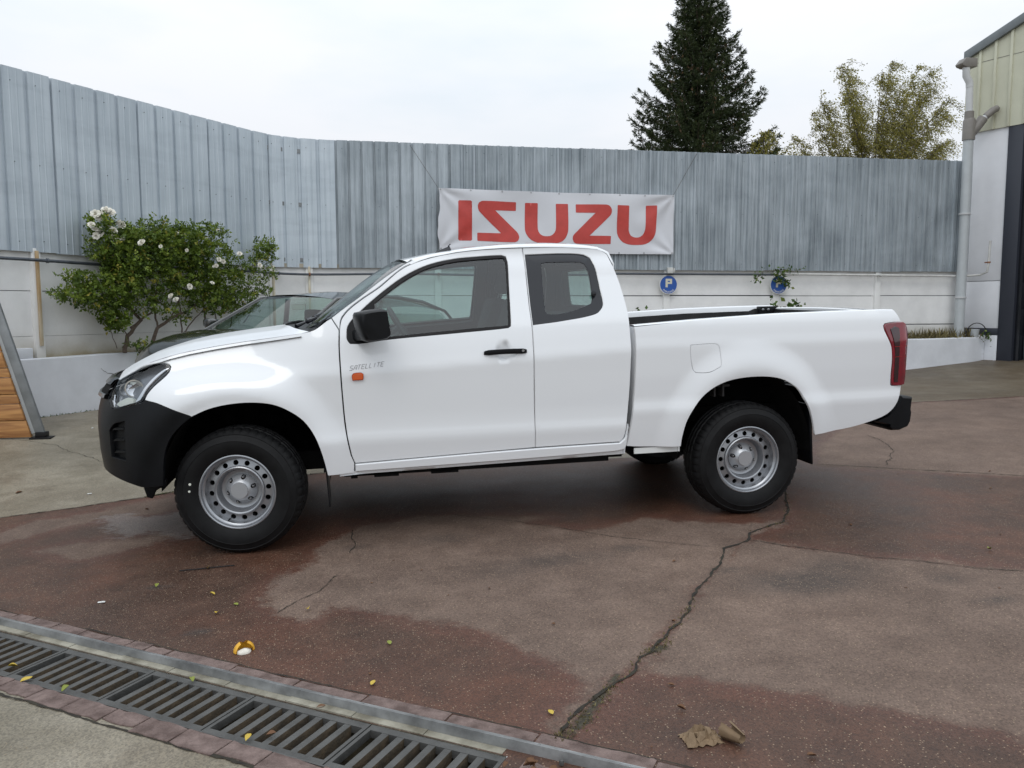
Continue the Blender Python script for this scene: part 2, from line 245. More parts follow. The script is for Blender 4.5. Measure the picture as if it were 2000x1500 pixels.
# ================= the yard: one ground sheet, zones stored as distances, cracks as geometry
D0=np.array([-.564,-2.036]); E1=np.array([.8096,-.5873]); E2=np.array([-.5873,-.8096])
def st2xy(s,t): return D0[0]+s*E1[0]+t*E2[0], D0[1]+s*E1[1]+t*E2[1]
S_END=2.12; CH0,CH1=.0,.288
def axis_lines(a,b,step,extra,far):
    l=list(np.arange(a,b+1e-6,step)); l=[v for v in l if all(abs(v-e)>step*.3 for e in extra)]+list(extra)
    st=step; v=b
    while v<far[1]: st*=1.5; v+=st; l.append(v)
    st=step; v=a
    while v>far[0]: st*=1.5; v-=st; l.append(v)
    return np.array(sorted(l))
SL_=axis_lines(-6.5,8.5,.045,[S_END],(-300,300)); TL_=axis_lines(-13.5,1.6,.045,[CH0,CH1],(-300,300))
gs,gt=np.meshgrid(SL_,TL_,indexing='ij'); GX,GY=st2xy(gs,gt)
GZ=zg(GX.ravel(),GY.ravel()).reshape(GX.shape)
from mathutils import noise as mnoise
def vnoise(x,y,sc,amp,seed=0):
    # cheap smooth value noise on the whole grid
    r=np.random.RandomState(seed); T_=r.rand(64,64)*2-1
    u=x*sc+1000.3; v=y*sc+1000.7; i=np.floor(u).astype(int); j=np.floor(v).astype(int); fu=u-i; fv=v-j; fu=fu*fu*(3-2*fu); fv=fv*fv*(3-2*fv)
    g=lambda a,b: T_[a%64,b%64]
    return amp*((g(i,j)*(1-fu)+g(i+1,j)*fu)*(1-fv)+(g(i,j+1)*(1-fu)+g(i+1,j+1)*fu)*fv)
near=(np.abs(GX)<30)&(np.abs(GY)<30)
GZ=GZ+np.where(near,vnoise(GX,GY,1.3,.004,3)+vnoise(GX,GY,5,.0012,4),0)*np.where((gt>-.2)&(gt<.45),.2,1)
def sdf(x,y,poly):
    P=np.array(poly,float); d=np.full(x.shape,1e9); ins=np.zeros(x.shape,bool); n=len(P)
    for i in range(n):
        a=P[i]; b=P[(i+1)%n]; e=b-a; L=max((e@e),1e-12)
        h=np.clip(((x-a[0])*e[0]+(y-a[1])*e[1])/L,0,1); d=np.minimum(d,(x-a[0]-h*e[0])**2+(y-a[1]-h*e[1])**2)
        c=((a[1]>y)!=(b[1]>y)); 
        with np.errstate(divide='ignore',invalid='ignore'): xx=(b[0]-a[0])*(y-a[1])/(b[1]-a[1]+1e-15)+a[0]
        ins^=(c&(x<xx))
    return np.where(ins,1,-1)*np.sqrt(d)
jx=GX+vnoise(GX,GY,4,.035,5)+vnoise(GX,GY,11,.014,6); jy=GY+vnoise(GX,GY,4,.035,7)+vnoise(GX,GY,11,.014,8)
A_light=np.maximum.reduce([sdf(jx,jy,p) for p in (light1,light2,light3,light4,light5)])
concF=[conc[0]]+conc[1:]+[(40,2.7),(60,60),(-60,60),(-60,-14.)]
A_conc=np.maximum(sdf(GX,GY,concF),gt-.335+0*GX)
A_conc=np.where(gt>.30,np.maximum(A_conc,gt-.345),A_conc)
A_chalk=sdf(jx,jy,chalk)
A_moss=np.maximum.reduce([sdf(jx,jy,p) for p in (moss1,moss2,moss3)])
A_dirt=np.clip((GX-4.5)/1.5,0,1)*(A_conc>0)*np.clip((GY-1)/1.0,0,1)
A_blob=np.zeros(GX.shape)
for i,(bx,by) in enumerate(blobs):
    a,b_=[(.22,.13),(.18,.10),(.10,.06),(.34,.17),(.22,.16),(.12,.06),(.09,.05),(.16,.10),(.25,.12),(.10,.05),(.10,.05),(.05,.03),(.07,.035)][i]
    A_blob=np.maximum(A_blob,np.exp(-(((jx-bx)/a)**2+((jy-by)/b_)**2)**1.3)*[.7,.5,.7,.9,.6,.6,.9,.5,.35,.5,.5,1.,1.][i])
ns,ntt=GX.shape; idx=np.arange(ns*ntt).reshape(ns,ntt)
q=np.stack([idx[:-1,:-1],idx[1:,:-1],idx[1:,1:],idx[:-1,1:]],-1)
keep=~((gt[:-1,:-1]>=CH0-1e-6)&(gt[1:,1:]<=CH1+1e-6)&(gs[1:,1:]<=S_END+1e-6)&(gs[:-1,:-1]>-7.))
F=q[keep].reshape(-1,4)[:,::-1]
V=np.stack([GX,GY,GZ],-1).reshape(-1,3)
ground=fastmesh('ground',V,F,4,None,None,True); ground['kind']='structure'
for nm,a in dict(light=A_light,conc=A_conc,chalk=A_chalk,moss=A_moss,dirt=A_dirt,blob=A_blob).items():
    at=ground.data.attributes.new(nm,'FLOAT','POINT'); at.data.foreach_set('value',a.ravel().astype(np.float32))
def ground_material():
    m=bpy.data.materials.new('yard_surface'); m.use_nodes=True; t=m.node_tree; b=t.nodes['Principled BSDF']
    def nd(k,**kw):
        n=t.nodes.new(k)
        for a,v in kw.items(): setattr(n,a,v)
        return n
    def L(a,b_): t.links.new(a,b_)
    tc=nd('ShaderNodeTexCoord'); P=tc.outputs['Object']
    def noise(sc,det=5,ro=.6,dist=0,st=None):
        n=nd('ShaderNodeTexNoise'); n.inputs['Scale'].default_value=sc; n.inputs['Detail'].default_value=det; n.inputs['Roughness'].default_value=ro; n.inputs['Distortion'].default_value=dist
        if st:
            mp=nd('ShaderNodeMapping'); mp.inputs['Scale'].default_value=st; L(P,mp.inputs[0]); L(mp.outputs[0],n.inputs[0])
        else: L(P,n.inputs[0])
        return n.outputs[0]
    def attr(n): a=nd('ShaderNodeAttribute'); a.attribute_name=n; return a.outputs['Fac']
    def mr(v,a,b_,c=0,d=1,clamp=True):
        n=nd('ShaderNodeMapRange'); n.inputs[1].default_value=a; n.inputs[2].default_value=b_; n.inputs[3].default_value=c; n.inputs[4].default_value=d; n.clamp=clamp; L(v,n.inputs[0]); return n.outputs[0]
    def math_(op,a,b_):
        n=nd('ShaderNodeMath'); n.operation=op
        for i,v in enumerate((a,b_)):
            if isinstance(v,(int,float)): n.inputs[i].default_value=v
            else: L(v,n.inputs[i])
        return n.outputs[0]
    def mix(f,a,b_):
        n=nd('ShaderNodeMix'); n.data_type='RGBA'
        if isinstance(f,(int,float)): n.inputs['Factor'].default_value=f
        else: L(f,n.inputs['Factor'])
        for i,v in (('A',a),('B',b_)):
            if isinstance(v,tuple): n.inputs[i].default_value=(*v,1)
            else: L(v,n.inputs[i])
        return n.outputs['Result']
    def ramp(v,*st):
        n=nd('ShaderNodeValToRGB'); e=n.color_ramp.elements
        while len(e)<len(st): e.new(.5)
        for el,(p,c) in zip(e,st): el.position=p; el.color=(*c,1)
        L(v,n.inputs[0]); return n.outputs[0]
    edge=math_('MULTIPLY',math_('SUBTRACT',noise(7,9,.78),.5),.34)
    li=math_('ADD',attr('light'),edge)
    lf=mr(li,-.032,.038)
    band=math_('MULTIPLY',mr(li,-.16,0.0),math_('SUBTRACT',1.0,lf))
    n_big=noise(.9,4); n_mid=noise(5,6); n_fine=noise(120,3,.7)
    dark=ramp(n_mid,(.28,(.052,.028,.019)),(.66,(.092,.051,.035)))
    red=ramp(n_mid,(.28,(.072,.033,.020)),(.68,(.122,.054,.034)))
    dark=mix(mr(n_big,.45,.62),dark,red)
    dark=mix(math_('MULTIPLY',band,.6),dark,(.115,.050,.036))
    light=ramp(n_mid,(.28,(.130,.088,.068)),(.70,(.188,.134,.106)))
    light=mix(mr(noise(1.7,6,.7),.45,.72,0,.75),light,(.092,.062,.048))
    col=mix(lf,dark,light)
    # oil and damp spots
    col=mix(math_('MULTIPLY',attr('blob'),mr(noise(14,5),.2,.6,.45,1.)),col,(.062,.050,.044))
    # chalky residue near the front wheel
    ck=math_('MULTIPLY',mr(math_('ADD',attr('chalk'),math_('MULTIPLY',math_('SUBTRACT',noise(7,7,.7,1.2,(1,1.8,1)),.5),.55)),-.02,.05),.6)
    col=mix(ck,col,(.22,.20,.19))
    # concrete zones
    conc=ramp(noise(2.2,7,.65),(.30,(.165,.143,.103)),(.50,(.235,.208,.158)),(.72,(.30,.270,.215)))
    conc=mix(mr(noise(1.1,6,.7,.6),.50,.66,0,.65),conc,(.135,.110,.078))
    conc=mix(math_('MULTIPLY',attr('dirt'),mr(noise(1.6,6),.30,.6,.55,.98)),conc,(.105,.078,.048))
    cf=mr(math_('ADD',attr('conc'),math_('MULTIPLY',math_('SUBTRACT',noise(16,5,.6),.5),.02)),-.006,.006)
    col=mix(cf,col,conc)
    # aggregate: pale and dark chips
    vo=nd('ShaderNodeTexVoronoi'); vo.inputs['Scale'].default_value=105; L(P,vo.inputs[0])
    sepc=nd('ShaderNodeSeparateColor'); L(vo.outputs['Color'],sepc.inputs[0])
    chip=math_('MULTIPLY',mr(vo.outputs['Distance'],.34,.20),mr(sepc.outputs[0],.80,.84))
    chip=math_('MULTIPLY',chip,mix(cf,(.85,.85,.85),(.15,.15,.15)))
    col=mix(chip,col,(.34,.25,.17))
    vo2=nd('ShaderNodeTexVoronoi'); vo2.inputs['Scale'].default_value=150; L(P,vo2.inputs[0])
    sp2=nd('ShaderNodeSeparateColor'); L(vo2.outputs['Color'],sp2.inputs[0])
    g=nd('ShaderNodeMix'); g.data_type='RGBA'; g.blend_type='MULTIPLY'; g.inputs['Factor'].default_value=1
    L(col,g.inputs['A']); L(ramp(sp2.outputs[1],(0,(.70,.70,.70)),(.5,(1,1,1)),(1,(1.22,1.21,1.19))),g.inputs['B']); col=g.outputs['Result']
    # moss and soil in the broken places
    mo=mr(math_('ADD',attr('moss'),math_('MULTIPLY',math_('SUBTRACT',noise(45,4,.7),.5),.05)),-.006,.006)
    col=mix(mo,col,ramp(noise(60,3),(.35,(.030,.025,.016)),(.65,(.072,.062,.036))))
    big=ramp(noise(.55,4,.6),(.3,(.86,.86,.87)),(.7,(1.10,1.08,1.06)))
    g2=nd('ShaderNodeMix'); g2.data_type='RGBA'; g2.blend_type='MULTIPLY'; g2.inputs['Factor'].default_value=1; L(col,g2.inputs['A']); L(big,g2.inputs['B']); col=g2.outputs['Result']
    L(col,b.inputs['Base Color'])
    rr=math_('ADD',mr(lf,0,1,.50,.78),math_('MULTIPLY',math_('SUBTRACT',n_mid,.5),.25)); L(rr,b.inputs['Roughness'])
    b.inputs['Specular IOR Level'].default_value=.35
    h=math_('ADD',math_('MULTIPLY',mr(vo2.outputs['Distance'],0,.6),.5),math_('MULTIPLY',n_fine,.8))
    h=math_('ADD',h,math_('MULTIPLY',mo,2.0))
    bp=nd('ShaderNodeBump'); bp.inputs['Strength'].default_value=.55; bp.inputs['Distance'].default_value=.004; L(h,bp.inputs['Height']); L(bp.outputs[0],b.inputs['Normal'])
    return m
ground.data.materials.append(ground_material())
# cracks: ragged ribbons of dirt lying in the joints
M['crackdirt']=mat('crack_dirt',(.014,.011,.009),.95,col2=(.034,.029,.018),scale=25)
M['moss']=mat('moss',(.035,.045,.010),.95,col2=(.07,.07,.025),scale=30,bump=.6,bscale=200)
def gz(x,y): return float(zg(x,y))+float(vnoise(np.array([x]),np.array([y]),1.3,.004,3)[0]+vnoise(np.array([x]),np.array([y]),5,.0012,4)[0])
def ribbon(name,pts,w,parent=None,m='crackdirt',wob=.012,step=.025,lift=.004):
    P=[Vector((*p,0)) for p in pts]; q=[]
    for a,b in zip(P[:-1],P[1:]):
        n=max(1,int((b-a).length/step))
        q+= [a.lerp(b,i/n) for i in range(n)]
    q.append(P[-1]); n=len(q); off=[0]*n; o=0
    for i in range(n):
        o=o*.8+rnd.uniform(-1,1)*wob*.6; off[i]=o if 0<i<n-1 else 0
    V=[]; 
    for i in range(n):
        d=(q[min(i+1,n-1)]-q[max(i-1,0)]).normalized(); nrm=Vector((-d.y,d.x,0)); c=q[i]+nrm*off[i]
        ww=w*rnd.uniform(.35,1.2)*(1 if 0<i<n-1 else .1)
        for s in (-1,1):
            p=c+nrm*ww*s*.5*rnd.uniform(.7,1.3); V.append((p.x,p.y,gz(p.x,p.y)+lift))
    o=mesh(name,V,[(2*i,2*i+2,2*i+3,2*i+1) for i in range(n-1)],M[m],parent)
    return o
for pts,w,wb in ((crack_main,.016,.012),(crack_step,.007,.008),(crack_left,.005,.006),(crack_joint,.012,.006),(crack_conc,.014,.006),(crack_b,.007,.02),(crack_c,.006,.012),(crack_d,.006,.012),(crack_e,.006,.02),(crack_f,.012,.01)):
    ribbon('crack',pts,w,ground,wob=wb)
for i in range(0,len(crack_conc)-3):   # tufts of moss along the concrete joint
    a,b=crack_conc[i],crack_conc[i+1]
    ribbon('moss_strip',[a,b],.020,ground,'moss',.01,.02,.006) if i in (3,5,4) else None

# ================= drain
M['castiron']=mat('cast_iron',(.085,.084,.080),.55,metal=.25,var=.25,scale=9,bump=.25,bscale=120,rvar=.1)
M['mud']=mat('muddy_iron',(.050,.040,.028),.85,col2=(.105,.075,.045),scale=18,bump=.4,bscale=90)
M['drainwall']=mat('drain_wall',(.055,.045,.032),.9,col2=(.10,.085,.05),scale=6,bump=.4,bscale=40)
M['galv']=mat('galvanised_rail',(.225,.235,.24),.42,metal=.5,var=.15,scale=6,rvar=.08)
M['setts']=mat('pink_paving',(.100,.066,.057),.9,col2=(.215,.155,.138),scale=16,bump=.9,bscale=90)
def stz(s,t,dz=0): x,y=st2xy(s,t); return Vector((x,y,float(zg(x,y))+dz))
def stbox(mb,s0,s1,t0,t1,z0,z1):
    V=[stz(s,t,z) for s in (s0,s1) for t in (t0,t1) for z in (z0,z1)]
    mb.add(V,[(0,1,3,2),(4,6,7,5),(0,4,5,1),(2,3,7,6),(0,2,6,4),(1,5,7,3)])
ch=empty('drain_channel','concrete drain channel with muddy floor under the iron gratings','drain',stz(-.5,.14,-.3)); ch_off=ch.location.copy()
def ch_build(name,fn,m,**k):
    mb=MB(); fn(mb); mb.v=[tuple(Vector(v)-ch_off) for v in mb.v]; return mb.build(name,m,ch,**k)
def _side(t0,t1):
    def f(mb):
        for i in range(30):
            s0=-6.9+i*(S_END+6.9)/30; stbox(mb,s0,s0+(S_END+6.9)/30,t0,t1,-.26,-.042)
    return f
ch_build('channel_wall',_side(-.03,.012),M['drainwall']); ch_build('channel_wall',_side(.276,.32),M['drainwall'])
ch_build('channel_floor',lambda mb:[stbox(mb,-6.9+i*.5,-6.4+i*.5,.0,.29,-.27,-.235) for i in range(18)],M['drainwall'])
ch_build('end_wall',lambda mb:stbox(mb,S_END,S_END+.02,-.02,.31,-.26,-.004),M['drainwall'])
def frame_edge(mb,t0,t1):
    for i in range(30):
        s0=-6.9+i*(S_END+6.9)/30; stbox(mb,s0,s0+(S_END+6.9)/30,t0,t1,-.06,.003)
ch_build('iron_edge',lambda mb:frame_edge(mb,.281,.288),M['castiron']); 
seams=[S_END-.528*i for i in range(8)][::-1]
gl=['iron drain grating nearest the bottom left corner of the yard','iron drain grating with a yellow leaf lying on it at left','iron drain grating beside the curled white scrap','iron drain grating left of the clover sprig','iron drain grating with grass sprig between its bars','iron drain grating below the yellow peel, dusty bars','iron drain grating before the last one, cracked seam']
gl=['grey iron drain grating cut off by the left edge of the photo','grey iron drain grating with a yellow leaf on its left end','grey iron drain grating with a green clover sprig in its slot','grey iron drain grating in the middle of the row, dirt on its bars','grey iron drain grating second from the right end of the drain, worn bars','last grey iron drain grating at the right end of the drain beside dry leaves','grey iron drain grating far left']
for gi,(s0,s1) in enumerate(zip(seams[:-1],seams[1:])):
    if gi==0: continue
    o=stz((s0+s1)/2,.144)
    g=empty('drain_grating',gl[gi-1],'drain grating',o,'iron gratings of the yard drain')
    def loc(mb): mb.v=[tuple(Vector(v)-o) for v in mb.v]; return mb
    a=s0+.003; b=s1-.003; mb=MB(); stbox(mb,a,b,.003,.034,-.03,-.002); stbox(mb,a,b,.250,.279,-.03,-.002); stbox(mb,a,a+.014,.034,.250,-.03,-.002); stbox(mb,b-.014,b,.034,.250,-.03,-.002)
    loc(mb).build('grating_frame',M['castiron'],g)
    nb=8; pit=(b-a-.028)/nb
    for k in range(1,nb):
        c=a+.014+pit*k; mb=MB(); stbox(mb,c-.0135+rnd.uniform(-.001,.001),c+.0135,.034,.250,-.045,-.003); bo_=loc(mb).build('bar',M['castiron'],g); bo_.data.materials.append(M['mud'])
        for pl in bo_.data.polygons: pl.material_index=0 if pl.normal.z>.7 else 1
ch_build('cement_edge',lambda mb:[stbox(mb,-6.9+i*.3,-6.602+i*.3,-.038,-.004,-.06,.006-.002*(i%3)) for i in range(30)],mat('cement_edge_paint',(.33,.31,.25),.85,col2=(.15,.135,.10),scale=9,bump=.4,bscale=60))
# steel rail beside the drain
rail_o=stz(-.5,-.05); rail=empty('steel_rail','long galvanised steel rail set in the ground beside the drain','rail',rail_o)
prof=[(-.098,.002),(-.094,.012),(-.078,.014),(-.070,.008),(-.064,.010),(-.056,.032),(-.044,.034),(-.040,.012),(-.038,-.01),(-.098,-.01)]
mb=MB(); ss=np.linspace(-6.9,5.5,60); rg=[]
for s in ss: rg.append([tuple(stz(s,t,z)-rail_o) for t,z in prof])
n=len(prof)
for r_ in rg: mb.v+=r_
for i in range(len(rg)-1):
    for k in range(n): mb.f.append((i*n+k,i*n+(k+1)%n,(i+1)*n+(k+1)%n,(i+1)*n+k))
mb.build('rail_profile',mat('worn_rail_steel',(.27,.275,.275),.38,metal=.5,var=.35,scale=7,stretch=(1,1,1),rvar=.12,bump=.1),rail,smooth=True,sharp=25)
for s in (-.9,.18,.62,1.36,1.50,2.2,2.3,3.0):
    p=stz(s,-.02 if int(s*100)%2 else -.075,.014)-rail_o; mb=MB(); mb.lathe([(.0,.006),(.006,.005),(.008,0),(.008,-.01)],p,'z',10); mb.build('bolt',M['castiron'],rail,smooth=True)
def ragblock(name,s0,s1,t0,t1,h,parent,rag=.006):
    q=[]; m_=5
    for a in np.linspace(s0,s1,m_): q.append((a,t0+rnd.uniform(-rag,rag)))
    for a in np.linspace(s1,s0,m_): q.append((a,t1+rnd.uniform(-rag,rag)))
    V=[stz(s,t,h+rnd.uniform(-.0015,.0015)) for s,t in q]; cen=sum(V,Vector())/len(V)
    V2=[v+(v-cen)*.0+Vector((0,0,-.03)) for v in V]; top=[cen.lerp(v,.965)+Vector((0,0,.002)) for v in V]
    n=len(V); 
    return mesh(name,V2+V+top,[tuple(range(2*n,3*n))]+[(i,(i+1)%n,(i+1)%n+n,i+n) for i in range(n)]+[(i+n,(i+1)%n+n,(i+1)%n+2*n,i+2*n) for i in range(n)],M['setts'],parent)
ks=empty('paving_strip',None,None); ks['kind']='structure'
s=-3.2
while s<4.6:
    l=rnd.uniform(.13,.24); ragblock('paving_block',s,s+l-.006,.291,rnd.uniform(.362,.39),.004,ks); s+=l
s=-3.2
while s<5:
    l=rnd.uniform(.10,.22) if s<.4 else rnd.uniform(.3,.42); ragblock('paving_block',s,s+l-.008,-.101-rnd.uniform(.045,.065),-.101,.004,ks,.004); s+=l
for s in np.arange(S_END+.06,4.6,.16): ragblock('paving_block',s,s+.15,.0,.14,.0,ks); ragblock('paving_block',s+.05,s+.19,.148,.286,.0,ks)
bl=[(-3.4,.385),(-1.0,.372),(0,.38),(1.0,.392),(2.2,.385),(4.5,.385)]
ribbon('crack',[st2xy(*p) for p in [(x*.1-3.0,.384+rnd.uniform(-.008,.010)) for x in range(60)]],.014,ground,wob=.004)
ribbon('crack',[st2xy(*p) for p in [(x*.1-3.0,-.163+rnd.uniform(-.006,.006)) for x in range(80)]],.007,ground,wob=.004)
# ================= boundary wall: concrete panels, posts, corrugated steel on top
def zinc(name,c1,c2,rough,scr=0.):
    m=bpy.data.materials.new(name); m.use_nodes=True; t=m.node_tree; b=t.nodes['Principled BSDF']; L=t.links.new
    tc=t.nodes.new('ShaderNodeTexCoord')
    def nz(sc,st,det=6,rot=0,dist=0):
        mp=t.nodes.new('ShaderNodeMapping'); mp.inputs['Scale'].default_value=st; mp.inputs['Rotation'].default_value=(0,rot,0); L(tc.outputs['Object'],mp.inputs[0])
        n=t.nodes.new('ShaderNodeTexNoise'); n.inputs['Scale'].default_value=sc; n.inputs['Detail'].default_value=det; n.inputs['Roughness'].default_value=.62; n.inputs['Distortion'].default_value=dist; L(mp.outputs[0],n.inputs[0]); return n.outputs[0]
    a=nz(14,(1,1,.05),5); bb=nz(1.1,(1,1,1),6,0,.5)
    ad=t.nodes.new('ShaderNodeMath'); ad.operation='MULTIPLY_ADD'; ad.inputs[1].default_value=.55; L(a,ad.inputs[0]); 
    m2=t.nodes.new('ShaderNodeMath'); m2.operation='MULTIPLY'; m2.inputs[1].default_value=.45; L(bb,m2.inputs[0]); L(m2.outputs[0],ad.inputs[2])
    r=t.nodes.new('ShaderNodeValToRGB'); r.color_ramp.elements[0].position=.36; r.color_ramp.elements[0].color=(*c1,1); r.color_ramp.elements[1].position=.62; r.color_ramp.elements[1].color=(*c2,1); L(ad.outputs[0],r.inputs[0]); col=r.outputs[0]
    if scr:
        s=nz(2.0,(.6,.6,2.4),8,.45,.3); q=t.nodes.new('ShaderNodeMapRange'); q.inputs[1].default_value=.50; q.inputs[2].default_value=.62; q.inputs[4].default_value=scr; L(s,q.inputs[0])
        # scuffed area only towards the near end of the run
        sx=t.nodes.new('ShaderNodeSeparateXYZ'); L(tc.outputs['Object'],sx.inputs[0]); f=t.nodes.new('ShaderNodeMapRange'); f.inputs[1].default_value=-1.0; f.inputs[2].default_value=-2.3; f.inputs[3].default_value=.12; L(sx.outputs[0],f.inputs[0])
        k=t.nodes.new('ShaderNodeMath'); k.operation='MULTIPLY'; L(q.outputs[0],k.inputs[0]); L(f.outputs[0],k.inputs[1])
        mx=t.nodes.new('ShaderNodeMix'); mx.data_type='RGBA'; L(k.outputs[0],mx.inputs['Factor']); L(col,mx.inputs['A']); mx.inputs['B'].default_value=(.19,.23,.28,1); col=mx.outputs['Result']
    oi=t.nodes.new('ShaderNodeObjectInfo'); om=t.nodes.new('ShaderNodeMapRange'); om.inputs[3].default_value=.90; om.inputs[4].default_value=1.05; L(oi.outputs['Random'],om.inputs[0]); vs=t.nodes.new('ShaderNodeVectorMath'); vs.operation='SCALE'; L(col,vs.inputs[0]); L(om.outputs[0],vs.inputs['Scale']); col=vs.outputs[0]
    L(col,b.inputs['Base Color']); b.inputs['Metallic'].default_value=.30
    q=t.nodes.new('ShaderNodeMapRange'); q.inputs[3].default_value=rough-.1; q.inputs[4].default_value=rough+.12; L(bb,q.inputs[0]); L(q.outputs[0],b.inputs['Roughness'])
    return m
M['zlight']=zinc('zinc_pale',(.45,.51,.56),(.59,.65,.70),.5,.9)
M['zdark']=zinc('zinc_weathered',(.215,.250,.275),(.46,.51,.55),.42)
def wallpaint(name,c,dz=None,c2=None,zr=(.9,1.35)):
    m=mat(name,c,.82,var=.06,scale=2.5,bump=.18,bscale=18)
    if c2:
        t=m.node_tree; b=t.nodes['Principled BSDF']; L=t.links.new; src=b.inputs['Base Color'].links[0].from_socket
        tc=t.nodes.new('ShaderNodeTexCoord'); sx=t.nodes.new('ShaderNodeSeparateXYZ'); L(tc.outputs['Object'],sx.inputs[0])
        n=t.nodes.new('ShaderNodeTexNoise'); n.inputs['Scale'].default_value=3; n.inputs['Detail'].default_value=8; n.inputs['Roughness'].default_value=.7; L(tc.outputs['Object'],n.inputs[0])
        f=t.nodes.new('ShaderNodeMapRange'); f.inputs[1].default_value=zr[1]; f.inputs[2].default_value=zr[0]; L(sx.outputs[2],f.inputs[0])
        k=t.nodes.new('ShaderNodeMath'); k.operation='MULTIPLY_ADD'; k.inputs[1].default_value=.9; k.inputs[2].default_value=-.45; L(n.outputs[0],k.inputs[0])
        a=t.nodes.new('ShaderNodeMath'); a.operation='ADD'; a.use_clamp=True; L(f.outputs[0],a.inputs[0]); L(k.outputs[0],a.inputs[1])
        g=t.nodes.new('ShaderNodeMath'); g.operation='MULTIPLY'; L(a.outputs[0],g.inputs[0]); L(f.outputs[0],g.inputs[1])
        mx=t.nodes.new('ShaderNodeMix'); mx.data_type='RGBA'; L(g.outputs[0],mx.inputs['Factor']); L(src,mx.inputs['A']); mx.inputs['B'].default_value=(*c2,1); L(mx.outputs['Result'],b.inputs['Base Color'])
    return m
M['wpanel']=wallpaint('white_wall_paint',(.80,.80,.795),c2=(.30,.25,.15),zr=(.78,1.16))
M['wpost']=wallpaint('post_paint',(.77,.77,.755),c2=(.33,.28,.18),zr=(.7,.95))
M['curb']=mat('curb_white_paint',(.68,.70,.74),.85,var=.07,scale=2.2,bump=.25,bscale=14)
M['patch']=mat('filler_patch',(.44,.47,.54),.85,var=.05,scale=4)
M['cream']=mat('cream_post_paint',(.66,.62,.50),.7,col2=(.42,.28,.14),scale=2.2,stretch=(1,1,.5))
M['soil']=mat('planter_soil',(.035,.026,.016),.95,col2=(.09,.07,.04),scale=12,bump=.8,bscale=30)
M['pipeg']=mat('dark_pipe',(.085,.095,.11),.45,metal=.4,var=.2,scale=12)
M['pipew']=mat('white_pipe',(.55,.55,.53),.5,var=.12,scale=10)
M['rust']=mat('rusty_clip',(.22,.09,.035),.8,var=.4,scale=30)
# plan line of the boundary (left leg, bend, back leg)
PL=[(-5.6,.99),(-3.09,4.17),(-.86,7.0),(-.55,7.32),(-.15,7.50),(.35,7.565),(11.80,7.352)]
def plan(path):
    P=[Vector((*p,0)) for p in path]; c=[0]
    for a,b in zip(P[:-1],P[1:]): c.append(c[-1]+(b-a).length)
    def f(s,off=0.,z=0.):
        s=min(max(s,0),c[-1]-1e-6); i=max(j for j in range(len(P)-1) if c[j]<=s); d=(P[i+1]-P[i]).normalized(); p=P[i]+d*(s-c[i]); n=Vector((d.y,-d.x,0))
        return Vector((p.x+n.x*off,p.y+n.y*off,z))
    return f,c
WL,WC_=plan(PL); WTOT=WC_[-1]; S_BACK=WC_[5]  # WC_[5]: where the straight back leg starts
def s_of(x,y):
    best=(9,0)
    for s in np.arange(0,WTOT,.02):
        p=WL(s); d=(p.x-x)**2+(p.y-y)**2
        if d<best[0]: best=(d,s)
    return best[1]
Z0F,Z1F=2.082,4.077
fence=empty('corrugated_fence','tall corrugated zinc sheet fence curving along the white wall','fence',WL(0,0,Z0F))
S_DARK=s_of(.46,7.56)
def sheet(s0,s1,m,pitch,k0,off=.09,dense=False):
    pts=[]; n=round((s1-s0)/pitch)
    for i in range(n):
        a=s0+i*pitch; 
        if not dense:
            rib=[(0,0),(.007,-.027),(.047,-.027),(.054,0)]; st=[(.12,0),(.126,.004),(.134,.004),(.14,0),(.20,0),(.206,.004),(.214,.004),(.22,0)]
            pts+= [(a+p,q) for p,q in rib+st]
        else:
            w=pitch
            pts+= [(a,0),(a+w*.10,.030),(a+w*.25,.030),(a+w*.35,0),(a+w*.46,0),(a+w*.49,.009),(a+w*.55,.009),(a+w*.58,0),(a+w*.71,0),(a+w*.74,.009),(a+w*.80,.009),(a+w*.83,0)]
    pts.append((s1+.02,0)); tilt=rnd.uniform(-.004,.004); lift=rnd.uniform(-.006,.006)
    V=[];o=fence.location
    zs=[Z0F+lift,Z0F+.7,Z0F+1.35,Z1F+lift]
    wv=[0,rnd.uniform(-.004,.004),rnd.uniform(-.004,.004),0]
    for j,z in enumerate(zs):
        for (s,q) in pts: V.append(WL(s,off+q+wv[j]+tilt*(s-s0),z)-o)
    n=len(pts); F=[(j*n+i,j*n+i+1,(j+1)*n+i+1,(j+1)*n+i) for j in range(3) for i in range(n-1)]
    return mesh('sheet',V,F,m,fence)
s=.05
while s<S_DARK-.2: sheet(s,s+1.132,M['zlight'],.283,0,off=.09+.002*rnd.random()); s+=1.132
pt=s
k=0
while s<WTOT-.3:
    e=min(s+1.0,WTOT-.02); e=WTOT-.02 if WTOT-.02-e<.3 else e; w=(e-s)/ (5 if e-s>.9 else max(1,round((e-s)/.2))); sheet(s,e,M['zdark'],w,0,off=.09+.003*(k%2),dense=(s>S_DARK+1.6)); s=e; k+=1
M['zpatch']=M['zdark']
mb=MB()   # screws and the support rails
for z in (Z0F+.12,Z0F+.98,Z0F+1.86):
    s=.1
    while s<WTOT-.3:
        p=WL(s+.085,.093+.004,z+rnd.uniform(-.01,.01))-fence.location
        mb.tube([p,p+ (WL(s,1,0)-WL(s,0,0))*.006],.006,5); s+=.283
sc_=mb.build('screw',M['pipeg'],fence,fix=False); sc_['kind']='stuff'
